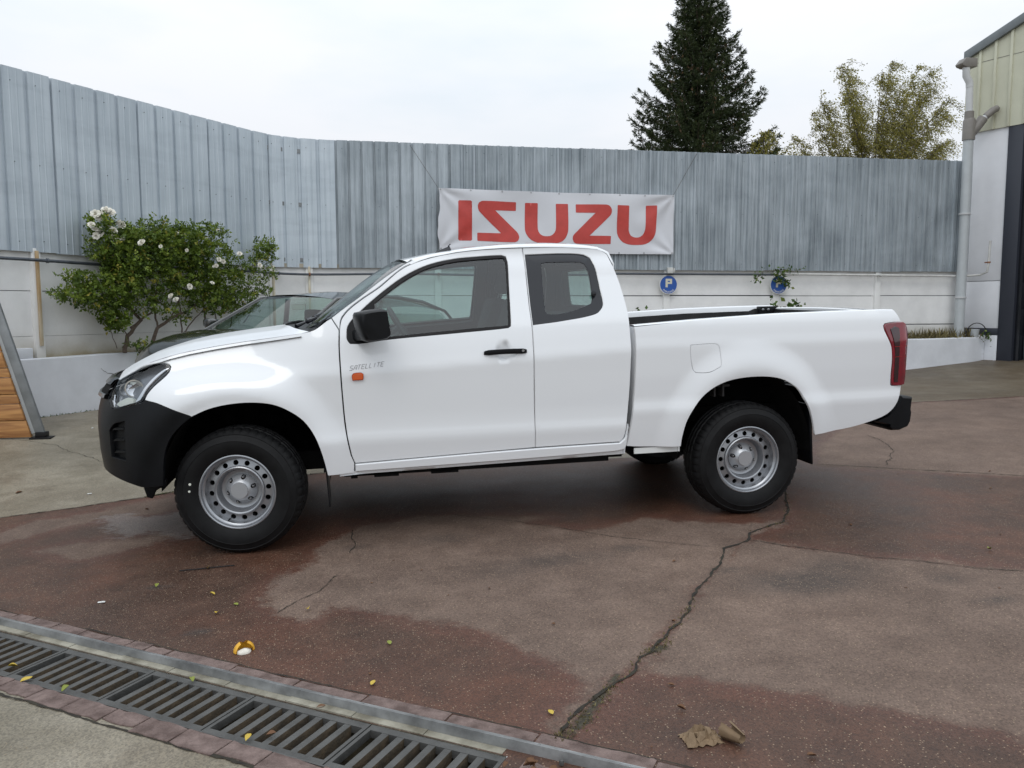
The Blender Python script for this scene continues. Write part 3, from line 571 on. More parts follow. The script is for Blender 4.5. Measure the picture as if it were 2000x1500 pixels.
for z in (Z0F+.12,Z0F+.98,Z0F+1.8):
    mb=MB(); nseg=44
    for i in range(nseg):
        a=WTOT*i/nseg+.001; b=WTOT*(i+1)/nseg; 
        V=[WL(x,of,z+dz)-fence.location for x in (a,b) for of in (.012,.050) for dz in (-.03,.03)]
        mb.add(V,[(0,1,3,2),(4,6,7,5),(0,4,5,1),(2,3,7,6),(0,2,6,4),(1,5,7,3)])
    mb.build('support_rail',M['galv'],fence)
# --- concrete panel wall
wall=empty('concrete_panel_wall','white painted concrete panel wall under the zinc fence','wall',WL(0,0,.1)); wo=wall.location
posts_x=[-2.907,-.62,.0,2.05,4.02,5.99,8.02,10.0]
posts_s=[s_of(-4.55,2.3)]+[s_of(x,(4.4 if x<-2 else 7.3 if x<-.5 else 7.52)) for x in posts_x]
def wbox(mb,s0,s1,o0,o1,z0,z1,org=None,j=0.):
    org=wo if org is None else org
    V=[WL(s_,o_+(rnd.uniform(-j,j) if j else 0),z_)-org for s_ in (s0,s1) for o_ in (o0,o1) for z_ in (z0,z1)]
    mb.add(V,[(0,1,3,2),(4,6,7,5),(0,4,5,1),(2,3,7,6),(0,2,6,4),(1,5,7,3)])
zj=[.12,.62,1.13,1.65,2.14]
edges=[0.02]+posts_s+[WTOT]
for a,b in zip(edges[:-1],edges[1:]):
    if b-a<.15: continue
    for z0,z1 in zip(zj[:-1],zj[1:]):
        mb=MB(); dz=rnd.uniform(-.006,.006); n=max(1,int((b-a)/.5)); o=rnd.uniform(0,.006)
        for i in range(n):
            wbox(mb,a+.03+(b-a-.06)*i/n,a+.03+(b-a-.06)*(i+1)/n-.0005,-.03,.022+o,z0+.004+dz,z1-.006+dz)
        mb.build('concrete_panel',M['wpanel'],wall)
mb=MB()
for i in range(60): wbox(mb,WTOT*i/60,WTOT*(i+1)/60,-.06,-.031,.1,2.1)
mb.build('joint_light_block',M['pipeg'],wall)  # dark slab added behind the panels to block sky light through the joints
for s in posts_s:
    mb=MB(); wbox(mb,s-.055,s+.055,-.06,.075,.1,2.13); mb.build('concrete_post',M['wpost'],wall,bevel=.008)
for i,s in enumerate(posts_s):
    if i in (1,2,3): # cream steel stanchions on the left posts
        mb=MB(); wbox(mb,s-.018,s+.014,.078,.110,1.02 if i==1 else .7,2.10); mb.build('steel_stanchion',M['cream'],wall,bevel=.004)
mb=MB(); 
for i in range(40): wbox(mb,WTOT*i/40,WTOT*(i+1)/40-.001,-.02,.06,2.085,2.145)
mb.build('top_beam',mat('beam_paint',(.38,.34,.27),.8,var=.15,scale=5),wall)
def pipe_thing(name,label,pts,r,m,clips=()):
    o=empty(name,label,'pipe',pts[0]); mb=MB(); mb.tube([Vector(p)-Vector(pts[0]) for p in pts],r,10); mb.build('tube',m,o,smooth=True)
    for c in clips:
        mb=MB(); d=Vector(c[1]); p=Vector(c[0])-Vector(pts[0]); mb.tube([p-d*.012,p+d*.012],r*1.45,10); mb.box(p.x-.012,p.x+.012,p.y,p.y+.09,p.z-.01,p.z+.01); mb.build('pipe_clip',m if len(c)<3 else M['rust'],o,smooth=True)
    return o
off=.155; sA=s_of(4.6,7.5); sB=s_of(8.9,7.42)
pp=[WL(s,off,1.985+.01*math.sin(s*2)) for s in np.linspace(.1,sA,40)]+[WL(s,off,2.015) for s in np.linspace(sA,s_of(8.0,7.43),8)[1:]]
cl=[(WL(s,off,1.985+.01*math.sin(s*2)),(WL(s+.1)-WL(s)).normalized(),1) if i>1 else (WL(s,off,1.985+.01*math.sin(s*2)),(WL(s+.1)-WL(s)).normalized()) for i,s in enumerate([posts_s[1]+.08,posts_s[2]+.05,posts_s[3],posts_s[4]])]
pipe_thing('dark_pipe','dark grey pipe running along the top of the white panel wall',pp,.019,M['pipeg'],cl)
pw=[WL(s,off,2.02-.006*(s-sB)) for s in np.linspace(s_of(8.05,7.43),WTOT-.15,12)]
pw+= [Vector((11.84,7.0,2.02)),Vector((11.86,6.86,2.07)),Vector((11.87,6.85,2.2)),Vector((11.885,6.85,2.62))]
pipe_thing('white_pipe','thin white pipe beside the downpipe, turning up the building wall to a rusty valve',pw,.02,M['pipew'],[(WL(s,off,2.01),(WL(s+.1)-WL(s)).normalized()) for s in (posts_s[8]-.02,WTOT-.25)]+[((11.87,6.84,2.24),(0,0,1),1)])
# --- low planter wall
curb=empty('planter_wall','low white rendered planter wall at the foot of the panel wall','wall',(-2.9,4.2,.1)); co_=curb.location
# front face line of the planter
CP=[(-5.2,1.2),(-2.93,4.17),(-2.38,4.77),(-.9,6.35),(-.1,6.80),(1.0,6.86),(10.2,6.78),(11.3,6.86),(11.75,6.92),(12.06,7.06)]
CF,CC=plan(CP); CT=CC[-1]
mb=MB(); nn=90
ring=[]
for i in range(nn+1):
    s=CT*i/nn; p=CF(s); g=float(zg(p.x,p.y)); zt=.885+.006*math.sin(s*3)+rnd.uniform(-.002,.002)
    ring.append([CF(s,0,g-.15)-co_,CF(s,.0,zt-.012)-co_,CF(s,-.012,zt)-co_,CF(s,-.14,zt)-co_,CF(s,-.16,zt-.3)-co_])
for r_ in ring: mb.v+= [tuple(v) for v in r_]
for i in range(nn):
    for k in range(4): mb.f.append((i*5+k,(i+1)*5+k,(i+1)*5+k+1,i*5+k+1))
mb.build('rendered_wall',M['curb'],curb,smooth=True,sharp=30)
mb=MB(); mb.v=[]; 
for i in range(nn+1):
    s=CT*i/nn; a=CF(s,-.13,.868+rnd.uniform(-.008,.006)); w=WL(s_of(a.x,a.y) if i%1==0 else 0,0,.875+rnd.uniform(-.01,.02)); mb.v+=[tuple(a-co_),tuple(w-co_)]
for i in range(nn): mb.f.append((2*i,2*i+2,2*i+3,2*i+1))
mb.build('soil',M['soil'],curb,smooth=True)
# hairline crack and bluish repair on the left part
def onface(s,z,o=.004): return CF(s,o,z)-co_
sc0=CC[2]
mb=MB(); P_=[(.30,.72),(.42,.655),(.60,.635),(.72,.56),(.85,.50),(1.0,.455),(1.03,.39),(1.12,.345),(1.30,.325),(1.5,.30)]
P_=[(sc0-.20+a*.75,z) for a,z in P_]; q=[]
for a,b in zip(P_[:-1],P_[1:]):
    for i in range(4): q.append((a[0]+(b[0]-a[0])*i/4+rnd.uniform(-.006,.006),a[1]+(b[1]-a[1])*i/4+rnd.uniform(-.006,.006)))
V=[];
for a,z in q: V+=[onface(a,z-.0025*rnd.random()),onface(a,z+.0035)]
mesh('wall_crack',V,[(2*i,2*i+2,2*i+3,2*i+1) for i in range(len(q)-1)],M['seal'],curb)
pz=[(.70,.50),(.80,.47),(.88,.40),(.93,.34),(1.05,.33),(1.10,.24),(1.0,.25),(.90,.17),(.72,.16),(.73,.30)]
mesh('repair_patch',[onface(sc0-.20+a*.75+.02,z,.003) for a,z in pz],[tuple(range(len(pz)))],M['patch'],curb)
mb=MB(); # pale ledge at the far left of the planter
V=[CF(a,o,z)-co_ for a in (CC[1]-1.0,CC[1]+.07) for o in (-.02,-.14) for z in (.87,1.0)]
mb.add(V,[(0,1,3,2),(4,6,7,5),(0,4,5,1),(2,3,7,6),(0,2,6,4),(1,5,7,3)]).build('ledge_block',M['curb'],curb,bevel=.006)

def smooth_poly(pts,grid,closed=True,ang=38,maxseg=None):
    P=[np.array(p,float) for p in pts]; n=len(P)
    def corner(i):
        if not closed and i in (0,n-1): return True
        a=P[i]-P[i-1]; b=P[(i+1)%n]-P[i]; c=(a@b)/(np.linalg.norm(a)*np.linalg.norm(b)+1e-12)
        return c<math.cos(math.radians(ang))
    C_=[corner(i) for i in range(n)]; out=[]
    def tan(i):
        return (P[(i+1)%n]-P[i-1])
    for i in range(n if closed else n-1):
        a=P[i];b=P[(i+1)%n]; L=np.linalg.norm(b-a)
        j=(i+1)%n
        ta=(b-a)/L if C_[i] else tan(i)/np.linalg.norm(tan(i)); tb=(b-a)/L if C_[j] else tan(j)/np.linalg.norm(tan(j))
        m=max(1,int(math.ceil(L/(maxseg or grid))))
        for k in range(m):
            t=k/m; h=(2*t**3-3*t*t+1,t**3-2*t*t+t,-2*t**3+3*t*t,t**3-t*t)
            out.append(tuple(h[0]*a+h[1]*L*ta+h[2]*b+h[3]*L*tb))
    if not closed: out.append(tuple(P[-1]))
    return out
# ================= banner
M['vinyl']=mat('banner_vinyl',(.64,.65,.69),.38,var=.03,scale=1.5)
M['redink']=mat('banner_red_print',(.50,.055,.045),.38,var=.08,scale=6)
ban=empty('banner','white vinyl banner with red ISUZU lettering tied to the zinc fence','banner',(2.05,7.38,2.38)); bo=ban.location
def bsurf(u,v,lift=0.):
    # u 0..1 left to right, v 0..1 top to bottom
    x=2.055+3.985*u; y0=7.40-.018*(x-2.05)+.0
    top=3.362-.026*u-.030*math.sin(math.pi*u)**1.0*(.35); bot=2.387-.040*u-.02*math.sin(math.pi*u)
    if u<.01: x+=.02*math.sin(v*7)+.006*math.sin(v*23)
    z=top+(bot-top)*v
    w=.012*math.sin(9*u+4*v)+.010*math.sin(21*u-6*v)*(1-v)
    for cu,cv,a,ph in ((0,0,1.0,.6),(1,0,-1.0,.6),(0,1,-1,.5),(1,1,1,.5)):
        du=(u-cu)*4; dv=(v-cv); r=math.hypot(du,dv); an=math.atan2(abs(dv),abs(du)); w+=.020*math.exp(-r/.6)*math.sin(an*9+ph)*min(1,r*6)
    return Vector((x,y0-.052-w-lift,z))
nu,nv=120,30; V=[bsurf(i/nu,j/nv)-bo for j in range(nv+1) for i in range(nu+1)]
mesh('vinyl_sheet',V,[(j*(nu+1)+i,j*(nu+1)+i+1,(j+1)*(nu+1)+i+1,(j+1)*(nu+1)+i) for j in range(nv) for i in range(nu)],M['vinyl'],ban,True)
LET=dict(
 a=[(212,208),(296,210),(305,218),(306,512),(298,521),(212,521),(203,512),(204,216)],
 b=[(385,212),(635,220),(638,224),(637,284),(633,287),(480,284),(640,445),(656,468),(661,495),(652,518),(628,530),(350,522),(345,518),(345,462),(349,458),(524,461),(362,296),(351,272),(349,245),(358,224)],
 c=[(711,225),(799,227),(803,231),(803,415),(808,442),(822,465),(850,480),(895,480),(922,465),(937,442),(942,415),(942,236),(946,232),(1033,233),(1037,237),(1037,428),(1028,472),(1008,506),(978,528),(930,537),(820,535),(768,520),(735,495),(713,460),(705,425),(706,229)],
 d=[(1101,236),(1335,241),(1360,250),(1375,272),(1377,300),(1366,325),(1205,478),(1371,481),(1375,485),(1373,541),(1369,544),(1105,540),(1082,530),(1072,505),(1074,480),(1088,462),(1251,303),(1100,300),(1097,296),(1097,240)],
 e=[(1426,246),(1511,250),(1515,254),(1516,430),(1521,458),(1535,482),(1562,494),(1600,494),(1628,478),(1643,450),(1648,420),(1652,256),(1656,252),(1739,250),(1743,254),(1738,430),(1730,472),(1712,508),(1682,535),(1640,550),(1560,553),(1500,544),(1460,522),(1435,490),(1422,450),(1422,250)])
def pip(x,y,P):
    P=np.asarray(P,float); x=np.asarray(x,float);y=np.asarray(y,float); r=np.zeros(x.shape,bool); n=len(P)
    for i in range(n):
        a=P[i];b=P[(i+1)%n]; c=(a[1]>y)!=(b[1]>y)
        with np.errstate(divide='ignore',invalid='ignore'): xx=(b[0]-a[0])*(y-a[1])/(b[1]-a[1]+1e-15)+a[0]
        r^=c&(x<xx)
    return r
def cdt(outline,holes=(),grid=.03,interior=True):
    P=np.array(outline); lo=P.min(0);hi=P.max(0); vs=[tuple(p) for p in outline]; ed=[(i,(i+1)%len(vs)) for i in range(len(vs))]
    for h in holes:
        b=len(vs); vs+=[tuple(p) for p in h]; ed+=[(b+i,b+(i+1)%len(h)) for i in range(len(h))]
    if interior:
        bp=np.array(vs); gx,gy=np.meshgrid(np.arange(lo[0]+grid/2,hi[0],grid),np.arange(lo[1]+grid/2,hi[1],grid*.9)); gx=gx+(np.arange(gy.shape[0])%2)[:,None]*grid/2; gx=gx.ravel();gy=gy.ravel()
        k=pip(gx,gy,outline)
        for h in holes: k&=~pip(gx,gy,h)
        gx=gx[k];gy=gy[k]
        if len(gx):
            d=((gx[:,None]-bp[:,0])**2+(gy[:,None]-bp[:,1])**2).min(1); k=d>(grid*.45)**2; vs+=list(zip(gx[k].tolist(),gy[k].tolist()))
    v,e,f,ov,oe,of=delaunay_2d_cdt([Vector(p) for p in vs],ed,[],0,1e-7)
    c=np.array([[sum(v[i][k] for i in t)/3 for k in (0,1)] for t in f]); k=pip(c[:,0],c[:,1],outline)
    for h in holes: k&=~pip(c[:,0],c[:,1],h)
    # v keeps the input points first
    out=[]
    for t,kk in zip(f,k):
        if not kk: continue
        a,b_,c_=(v[i] for i in t)
        if abs((b_.x-a.x)*(c_.y-a.y)-(b_.y-a.y)*(c_.x-a.x))<1e-10: continue
        if (b_.x-a.x)*(c_.y-a.y)-(b_.y-a.y)*(c_.x-a.x)<0: t=[t[0],t[2],t[1]]
        out.append(tuple(t))
    return [tuple(p) for p in v],out
def zuv(p): 
    x,y=p; t=115+.033*(x-60); return ((x-60)/1817,(y-t)/(480-.0136*(x-60)))
for kx,po in LET.items():
    uv=[zuv(p) for p in po]; sc=smooth_poly([(u*4,v) for u,v in uv],.03,True,33); v,f=cdt(sc,(),.05)
    mesh('letter',[bsurf(a/4,b,.0035)-bo for a,b in v],[t[::-1] for t in f],M['redink'],ban,True)
for u in (0,.13,.26,.38,.5,.63,.76,.87,1): 
    for v in (.02,.98):
        p=bsurf(min(max(u,.006),.994),v,.004)-bo; mb=MB(); mb.lathe([(.006,0),(.006,-.003),(.013,-.003),(.013,0)],p,'y',10); mb.build('eyelet',M['nut'],ban)
M['rope']=mat('thin_cord',(.10,.09,.08),.9)
for nm_,pts in (('a',[(1.61,7.39,4.03),(2.055,7.36,3.36)]),('b',[(6.46,7.32,4.05),(6.04,7.30,3.34)]),('c',[(6.04,7.30,3.34),(6.065,7.30,2.84),(6.06,7.28,2.10)]),('d',[(2.05,7.36,3.36),(2.04,7.365,2.9),(2.05,7.36,2.39)])):
    mb=MB(); mb.tube([Vector(p)-bo for p in pts],.0035,6); mb.build('tie_cord',M['rope'],ban)
# ================= parking signs
M['signblue']=mat('sign_blue',(.015,.085,.36),.35)
M['signwhite']=mat('sign_white',(.72,.72,.70),.4)
M['signcream']=mat('sign_cream',(.62,.60,.48),.5)
fontc=None
def textmesh(txt,size,name,m,parent,xf):
    cu=bpy.data.curves.new(name,'FONT'); cu.body=txt; cu.size=size; cu.align_x='CENTER'; cu.extrude=.0006; cu.resolution_u=2
    t=bpy.data.objects.new(name,cu); COL.objects.link(t); bpy.context.view_layer.update()
    me=bpy.data.meshes.new_from_object(t); bpy.data.objects.remove(t); 
    for v in me.vertices: v.co=xf(v.co)
    me.update(); return link(name,me,m,parent)
def parking_sign(x,y,z,label):
    s=empty('parking_sign',label,'sign',(x,y,z),'round blue parking signs on the white wall')
    mb=MB(); mb.lathe([(.0,.012),(.162,.012),(.162,.0),(.0,.0)],(0,0,0),'y',48); mb.build('sign_plate',M['signwhite'],s,smooth=True)
    mb=MB(); mb.lathe([(0,-.002),(.152,-.002),(.152,.0)],(0,0,0),'y',48); mb.build('blue_disc',M['signblue'],s,smooth=True)
    P=[(-.058,-.025),(-.058,.100),(.062,.100),(.062,.022),(-.018,.022),(-.018,-.045),(-.058,-.045)]
    mb=MB(); mb.prism([(-.055,.10),(.062,.10),(.062,.012),(-.015,.012),(-.015,-.045),(-.055,-.045)],-.0045,-.0025); mb.build('letter',M['signcream'],s)
    mb=MB(); mb.box(-.015,.024,-.0055,-.0046,.045,.064); mb.build('letter_hole',M['signblue'],s)
    def arc(co):
        a=co.x/.118; r=.142-co.y; return Vector((r*math.sin(a),-.0035-co.z,-r*math.cos(a)))
    textmesh('PARKING',.048,'lettering',M['signwhite'],s,arc)
    for dx in (-.03,.03):
        mb=MB(); mb.box(dx-.008,dx+.008,.012,.06,-.008,.008); mb.build('bracket',M['galv'],s)
    return s
parking_sign(5.99,7.33,1.835,'round blue parking sign fully visible on the white wall below the banner')
parking_sign(8.03,7.29,1.838,'round blue parking sign partly covered by a creeping vine')
mb=MB(); mb.box(-.05,.05,-.03,.03,-.05,.05); mb.tube([(.07,0,-.04),(.07,0,.04)],.02); ib=mb.build('junction_box',M['pipew'],None,bevel=.006); ib.location=(6.0,7.30,2.075); tag(ib,'small chipped white electrical box above the first parking sign','box')

# ================= building on the right
M['bwhite']=mat('building_white_panel',(.68,.69,.72),.55,var=.03,scale=3)
M['clad']=mat('cream_cladding',(.56,.56,.44),.5,var=.05,scale=2)
M['eave']=mat('grey_flashing',(.17,.19,.20),.5,metal=.2,var=.1,scale=5)
M['frame']=mat('charcoal_door_frame',(.028,.032,.045),.45)
M['door']=mat('dark_roller_door',(.055,.070,.078),.4,var=.15,scale=4)
M['pvc']=mat('grey_pvc',(.46,.49,.505),.4,var=.05,scale=6)
M['pvcw']=mat('pale_pvc',(.56,.57,.58),.4,var=.05,scale=6)
M['pvcd']=mat('taupe_pvc',(.20,.185,.17),.5,var=.1,scale=6)
bld=empty('workshop_building','white workshop with cream ribbed cladding and dark door at right edge','building',(12.0,7.3,.4)); bO=bld.location
bd=Vector((.354,-.935,0)).normalized(); bn=Vector((-bd.y*-1,0,0)); bn=Vector((bd.y,-bd.x,0)).normalized()  # outward normal (towards the yard)
if bn.x>0: bn=-bn
def BP(a,o,z): p=Vector((12.0,7.3,0))+bd*a+bn*o; return Vector((p.x,p.y,z))-bO
def bbox(mb,a0,a1,o0,o1,z0,z1):
    V=[BP(a,o,z) for a in (a0,a1) for o in (o0,o1) for z in (z0,z1)]; mb.add(V,[(0,1,3,2),(4,6,7,5),(0,4,5,1),(2,3,7,6),(0,2,6,4),(1,5,7,3)]); return mb
AF=.46  # where the dark frame starts
bbox(MB(),-.25,AF,-.2,0,1.92,4.75).build('wall_panel',M['bwhite'],bld,bevel=.004)
bbox(MB(),-.25,AF,-.2,0,1.055,1.91).build('wall_panel',M['bwhite'],bld,bevel=.004)
bbox(MB(),-.25,AF,-.2,.012,.93,1.05).build('dark_sill_band',M['frame'],bld,bevel=.004)
bbox(MB(),-.25,AF,-.2,.02,.3,.925).build('plinth',M['curb'],bld,bevel=.004)
bbox(MB(),AF+.003,AF+.26,-.22,.02,.35,4.70).build('door_frame',M['frame'],bld,bevel=.005)
bbox(MB(),AF+.262,AF+.34,-.30,-.06,.35,4.70).build('door_frame',M['blackgl'],bld)
for i in range(9):
    bbox(MB(),AF+.35,AF+4.2,-.28,-.20,.47+i*.47,.47+i*.47+.462).build('door_slat',M['door'],bld,bevel=.006)
bbox(MB(),AF+4.2,AF+4.5,-.2,.02,.3,4.70).build('door_frame',M['frame'],bld)
bbox(MB(),AF+4.5,AF+8,-.2,0,.3,4.70).build('wall_panel',M['bwhite'],bld)
mb=MB(); bbox(mb,-.28,AF+8,-6,-.25,.3,4.7); mb.build('inner_block',M['frame'],bld)
def clad(a,z):  # roof line rises with distance along the wall
    return 0
def rz(a): return 6.12+.40*(a)
a=-.33; i=0
while a<8:
    w=.27; ztop=rz(a)-.02
    for (x0,x1,o) in ((a,a+w-.045,.03),(a+w-.045,a+w,.062)):
        V=[BP(x,o_,z) for x in (x0,x1) for o_ in (-.02,o) for z in (4.63,0)]
        V[1]=BP(x0,-.02,rz(x0));V[3]=BP(x0,o,rz(x0));V[5]=BP(x1,-.02,rz(x1));V[7]=BP(x1,o,rz(x1))
        m_=MB().add(V,[(0,1,3,2),(4,6,7,5),(0,4,5,1),(2,3,7,6),(0,2,6,4),(1,5,7,3)])
        m_.build('cladding_sheet' if o<.05 else 'cladding_rib',M['clad'],bld,bevel=.003 if o>.05 else 0)
    a+=w; i+=1
mb=MB(); bbox(mb,-.34,8,.031,.036,5.86,5.866); mb.build('lap_joint',M['pvcd'],bld)
V=[BP(x,o_,rz(x)+dz) for x in (-.36,8) for o_ in (-.4,.10) for dz in (-.03,.13)]
MB().add(V,[(0,1,3,2),(4,6,7,5),(0,4,5,1),(2,3,7,6),(0,2,6,4),(1,5,7,3)]).build('verge_flashing',M['eave'],bld,bevel=.008)
V=[BP(x,o_,z) for x in (-.33,8) for o_ in (-6,-.03) for z in (4.6,0)]; 
for k_,x in ((1,-.33),(3,-.33),(5,8),(7,8)): V[k_].z=rz(x)-.01-bO.z
MB().add(V,[(0,1,3,2),(4,6,7,5),(0,4,5,1),(2,3,7,6),(0,2,6,4),(1,5,7,3)]).build('upper_wall',M['clad'],bld)
# gutter end and downpipe
dp=empty('downpipe','grey plastic downpipe with gutter outlet between the fence and the building','pipe',(11.55,7.12,.9)); do=dp.location
def dtube(name,pts,r,m): mb=MB(); mb.tube([Vector(p)-do for p in pts],r,16); return mb.build(name,m,dp,smooth=True)
dtube('lower_pipe',[(11.56,7.12,.80),(11.56,7.12,4.45)],.086,M['pvc'])
dtube('branch_fitting',[(11.56,7.12,4.42),(11.56,7.12,4.75),(11.55,7.12,4.80)],[.105,.105,.085],M['pvcd'])
dtube('branch_fitting',[(11.57,7.12,4.50),(11.70,7.10,4.66),(11.80,7.08,4.80)],.085,M['pvcd'])
dtube('branch_pipe',[(11.72,7.09,4.70),(11.86,7.04,4.86)],.050,M['pvcw'])
dtube('branch_elbow',[(11.83,7.05,4.83),(11.93,7.00,4.93),(12.02,7.02,4.97)],.060,M['pvcd'])
dtube('collar',[(11.55,7.12,4.76),(11.55,7.12,4.92)],.078,M['pvcd'])
dtube('upper_pipe',[(11.55,7.12,4.85),(11.53,7.12,5.38)],.058,M['pvcw'])
dtube('offset_bend',[(11.53,7.12,5.34),(11.52,7.12,5.43),(11.45,7.12,5.53),(11.44,7.12,5.70)],.062,M['pvcw'])
mb=MB(); mb.prism([(-.11,.0),(-.14,.04),(-.06,.14),(.17,.14),(.17,-.01),(.06,-.01),(.05,-.02),(-.05,-.02),(-.06,-.01)],-.09,.09,'y'); mb.v=[(v[0]+11.44-do.x,v[1]+7.14-do.y,v[2]+5.69-do.z) for v in mb.v]; mb.build('gutter_box',M['pvcd'],dp,bevel=.01)
for z in (1.6,3.1): dtube('pipe_clip',[(11.56,7.12,z),(11.56,7.12,z+.03)],.102,M['pvcw'])
hs=empty('hose_pot','grey pot with a bent black hose at the foot of the downpipe','pot',(11.80,7.02,.87)); 
mb=MB(); mb.lathe([(.0,0),(.06,0),(.085,.17),(.075,.17),(.06,.03),(0,.03)],(0,0,0),'z',16); mb.build('pot',M['pvc'],hs,smooth=True)
mb=MB(); mb.tube([(.22*math.cos(t)+.05,.0,.06+.22*math.sin(t)) for t in np.linspace(-.3,3.3,14)],.008,6); mb.build('hose',M['seal'],hs,smooth=True)

# ================= timber ramp at the left edge
def wood():
    m=bpy.data.materials.new('orange_timber'); m.use_nodes=True; t=m.node_tree; b=t.nodes['Principled BSDF']; L=t.links.new
    tc=t.nodes.new('ShaderNodeTexCoord'); oi=t.nodes.new('ShaderNodeObjectInfo'); ad=t.nodes.new('ShaderNodeVectorMath'); ad.operation='ADD'; L(tc.outputs['Object'],ad.inputs[0])
    sc=t.nodes.new('ShaderNodeVectorMath'); sc.operation='SCALE'; sc.inputs['Scale'].default_value=7; cb=t.nodes.new('ShaderNodeCombineXYZ'); L(oi.outputs['Random'],cb.inputs[0]); L(oi.outputs['Random'],cb.inputs[2]); L(cb.outputs[0],sc.inputs[0]); L(sc.outputs[0],ad.inputs[1])
    mp=t.nodes.new('ShaderNodeMapping'); mp.inputs['Scale'].default_value=(1.2,8,12); L(ad.outputs[0],mp.inputs[0])
    n=t.nodes.new('ShaderNodeTexNoise'); n.inputs['Scale'].default_value=1.6; n.inputs['Detail'].default_value=6; n.inputs['Distortion'].default_value=1.2; L(mp.outputs[0],n.inputs[0])
    r=t.nodes.new('ShaderNodeValToRGB'); r.color_ramp.elements[0].position=.3; r.color_ramp.elements[0].color=(.22,.085,.022,1); r.color_ramp.elements[1].position=.68; r.color_ramp.elements[1].color=(.52,.26,.085,1); L(n.outputs[0],r.inputs[0]); L(r.outputs[0],b.inputs['Base Color']); b.inputs['Roughness'].default_value=.6; return m
M['wood']=wood()
rm=empty('timber_ramp','orange timber plank ramp with galvanised steel edge leaning at left','ramp',(-2.45,3.1,.13)); ro=rm.location
RB=Vector((-2.45,3.1,.135)); RT=Vector((-2.90,3.22,1.66)); rd=(RT-RB)
mb=MB(); 
def bar(mb,a,b,w,d):
    a=Vector(a);b=Vector(b); t=(b-a).normalized(); s=t.cross(Vector((0,-1,0))).normalized(); n=t.cross(s)
    V=[p+s*x+n*y for p in (a,b) for x in (-w/2,w/2) for y in (-d/2,d/2)]
    mb.add(V,[(0,1,3,2),(4,6,7,5),(0,4,5,1),(2,3,7,6),(0,2,6,4),(1,5,7,3)]); return mb
bar(mb,RB-ro+rd*.03,RT-ro+rd*.3,.085,.05).build('steel_edge',M['galv'],rm,bevel=.005)
mb=MB(); bar(mb,RB-ro+rd*.03+Vector((-.075,.02,0)),RT-ro+rd*.3+Vector((-.075,.02,0)),.055,.03).build('side_flange',M['pvc'],rm,bevel=.004)
mb=MB(); mb.box(-.10,.10,-.07,.07,.0,.018); mb.box(-.05,.05,-.05,.05,.018,.07); mb.build('foot_plate',M['seal'],rm,bevel=.004)
z=.02; i=0
hts=[.175,.165,.10,.165,.10,.165,.10,.13,.14,.13,.14,.15]
while z<1.30:
    h=hts[i%len(hts)]; c0=RB+rd*((z)/1.53)-ro; c1=RB+rd*((z+h)/1.53)-ro; lean=.012*(i%2)
    V=[]
    for (c,zz) in ((c0,z),(c1,z+h-.004)):
        for x in (-2.4,c.x-.085): 
            for y in (.0,-.05): V.append(Vector((x,c.y+y-lean+.02,zz)))
    MB().add([V[0],V[4],V[1],V[5],V[2],V[6],V[3],V[7]],[(0,1,3,2),(4,6,7,5),(0,4,5,1),(2,3,7,6),(0,2,6,4),(1,5,7,3)]).build('plank',M['wood'],rm,bevel=.006)
    z+=h; i+=1
# ================= the white pickup
TEX=Vector((1,0,.021)).normalized(); _ty=Vector((0,1,.02)); TEY=(_ty-TEX*_ty.dot(TEX)).normalized(); TEZ=TEX.cross(TEY)
truck=empty('pickup_truck','white extended-cab pickup truck with black front bumper and steel wheels','pickup truck')
truck.matrix_world=Matrix(((TEX.x,TEY.x,TEZ.x,0),(TEX.y,TEY.y,TEZ.y,0),(TEX.z,TEY.z,TEZ.z,.0174),(0,0,0,1)))
def area(P): return .5*sum(P[i][0]*P[(i+1)%len(P)][1]-P[(i+1)%len(P)][0]*P[i][1] for i in range(len(P)))
def inset(P,d):
    n=len(P); sg=1 if area(P)>0 else -1; o=[]
    for i in range(n):
        a=np.array(P[i])-np.array(P[i-1]); b=np.array(P[(i+1)%n])-np.array(P[i]); a/=np.linalg.norm(a)+1e-12;b/=np.linalg.norm(b)+1e-12
        na=np.array((-a[1],a[0]));nb=np.array((-b[1],b[0])); m=na+nb; L=m@m
        m=m/max(L,.6)*2 ; o.append(tuple(np.array(P[i])+m*d*sg*.5*1.0))
    return o
def SP(s,z,kind,off=0.):
    p=S(s,z,kind)
    if off:
        h=.006; n=np.cross(S(s+h,z,kind)-S(s-h,z,kind),S(s,z+h,kind)-S(s,z-h,kind)); n/=np.linalg.norm(n)+1e-12
        if n[1]>0: n=-n
        p=p-n*off
    return p
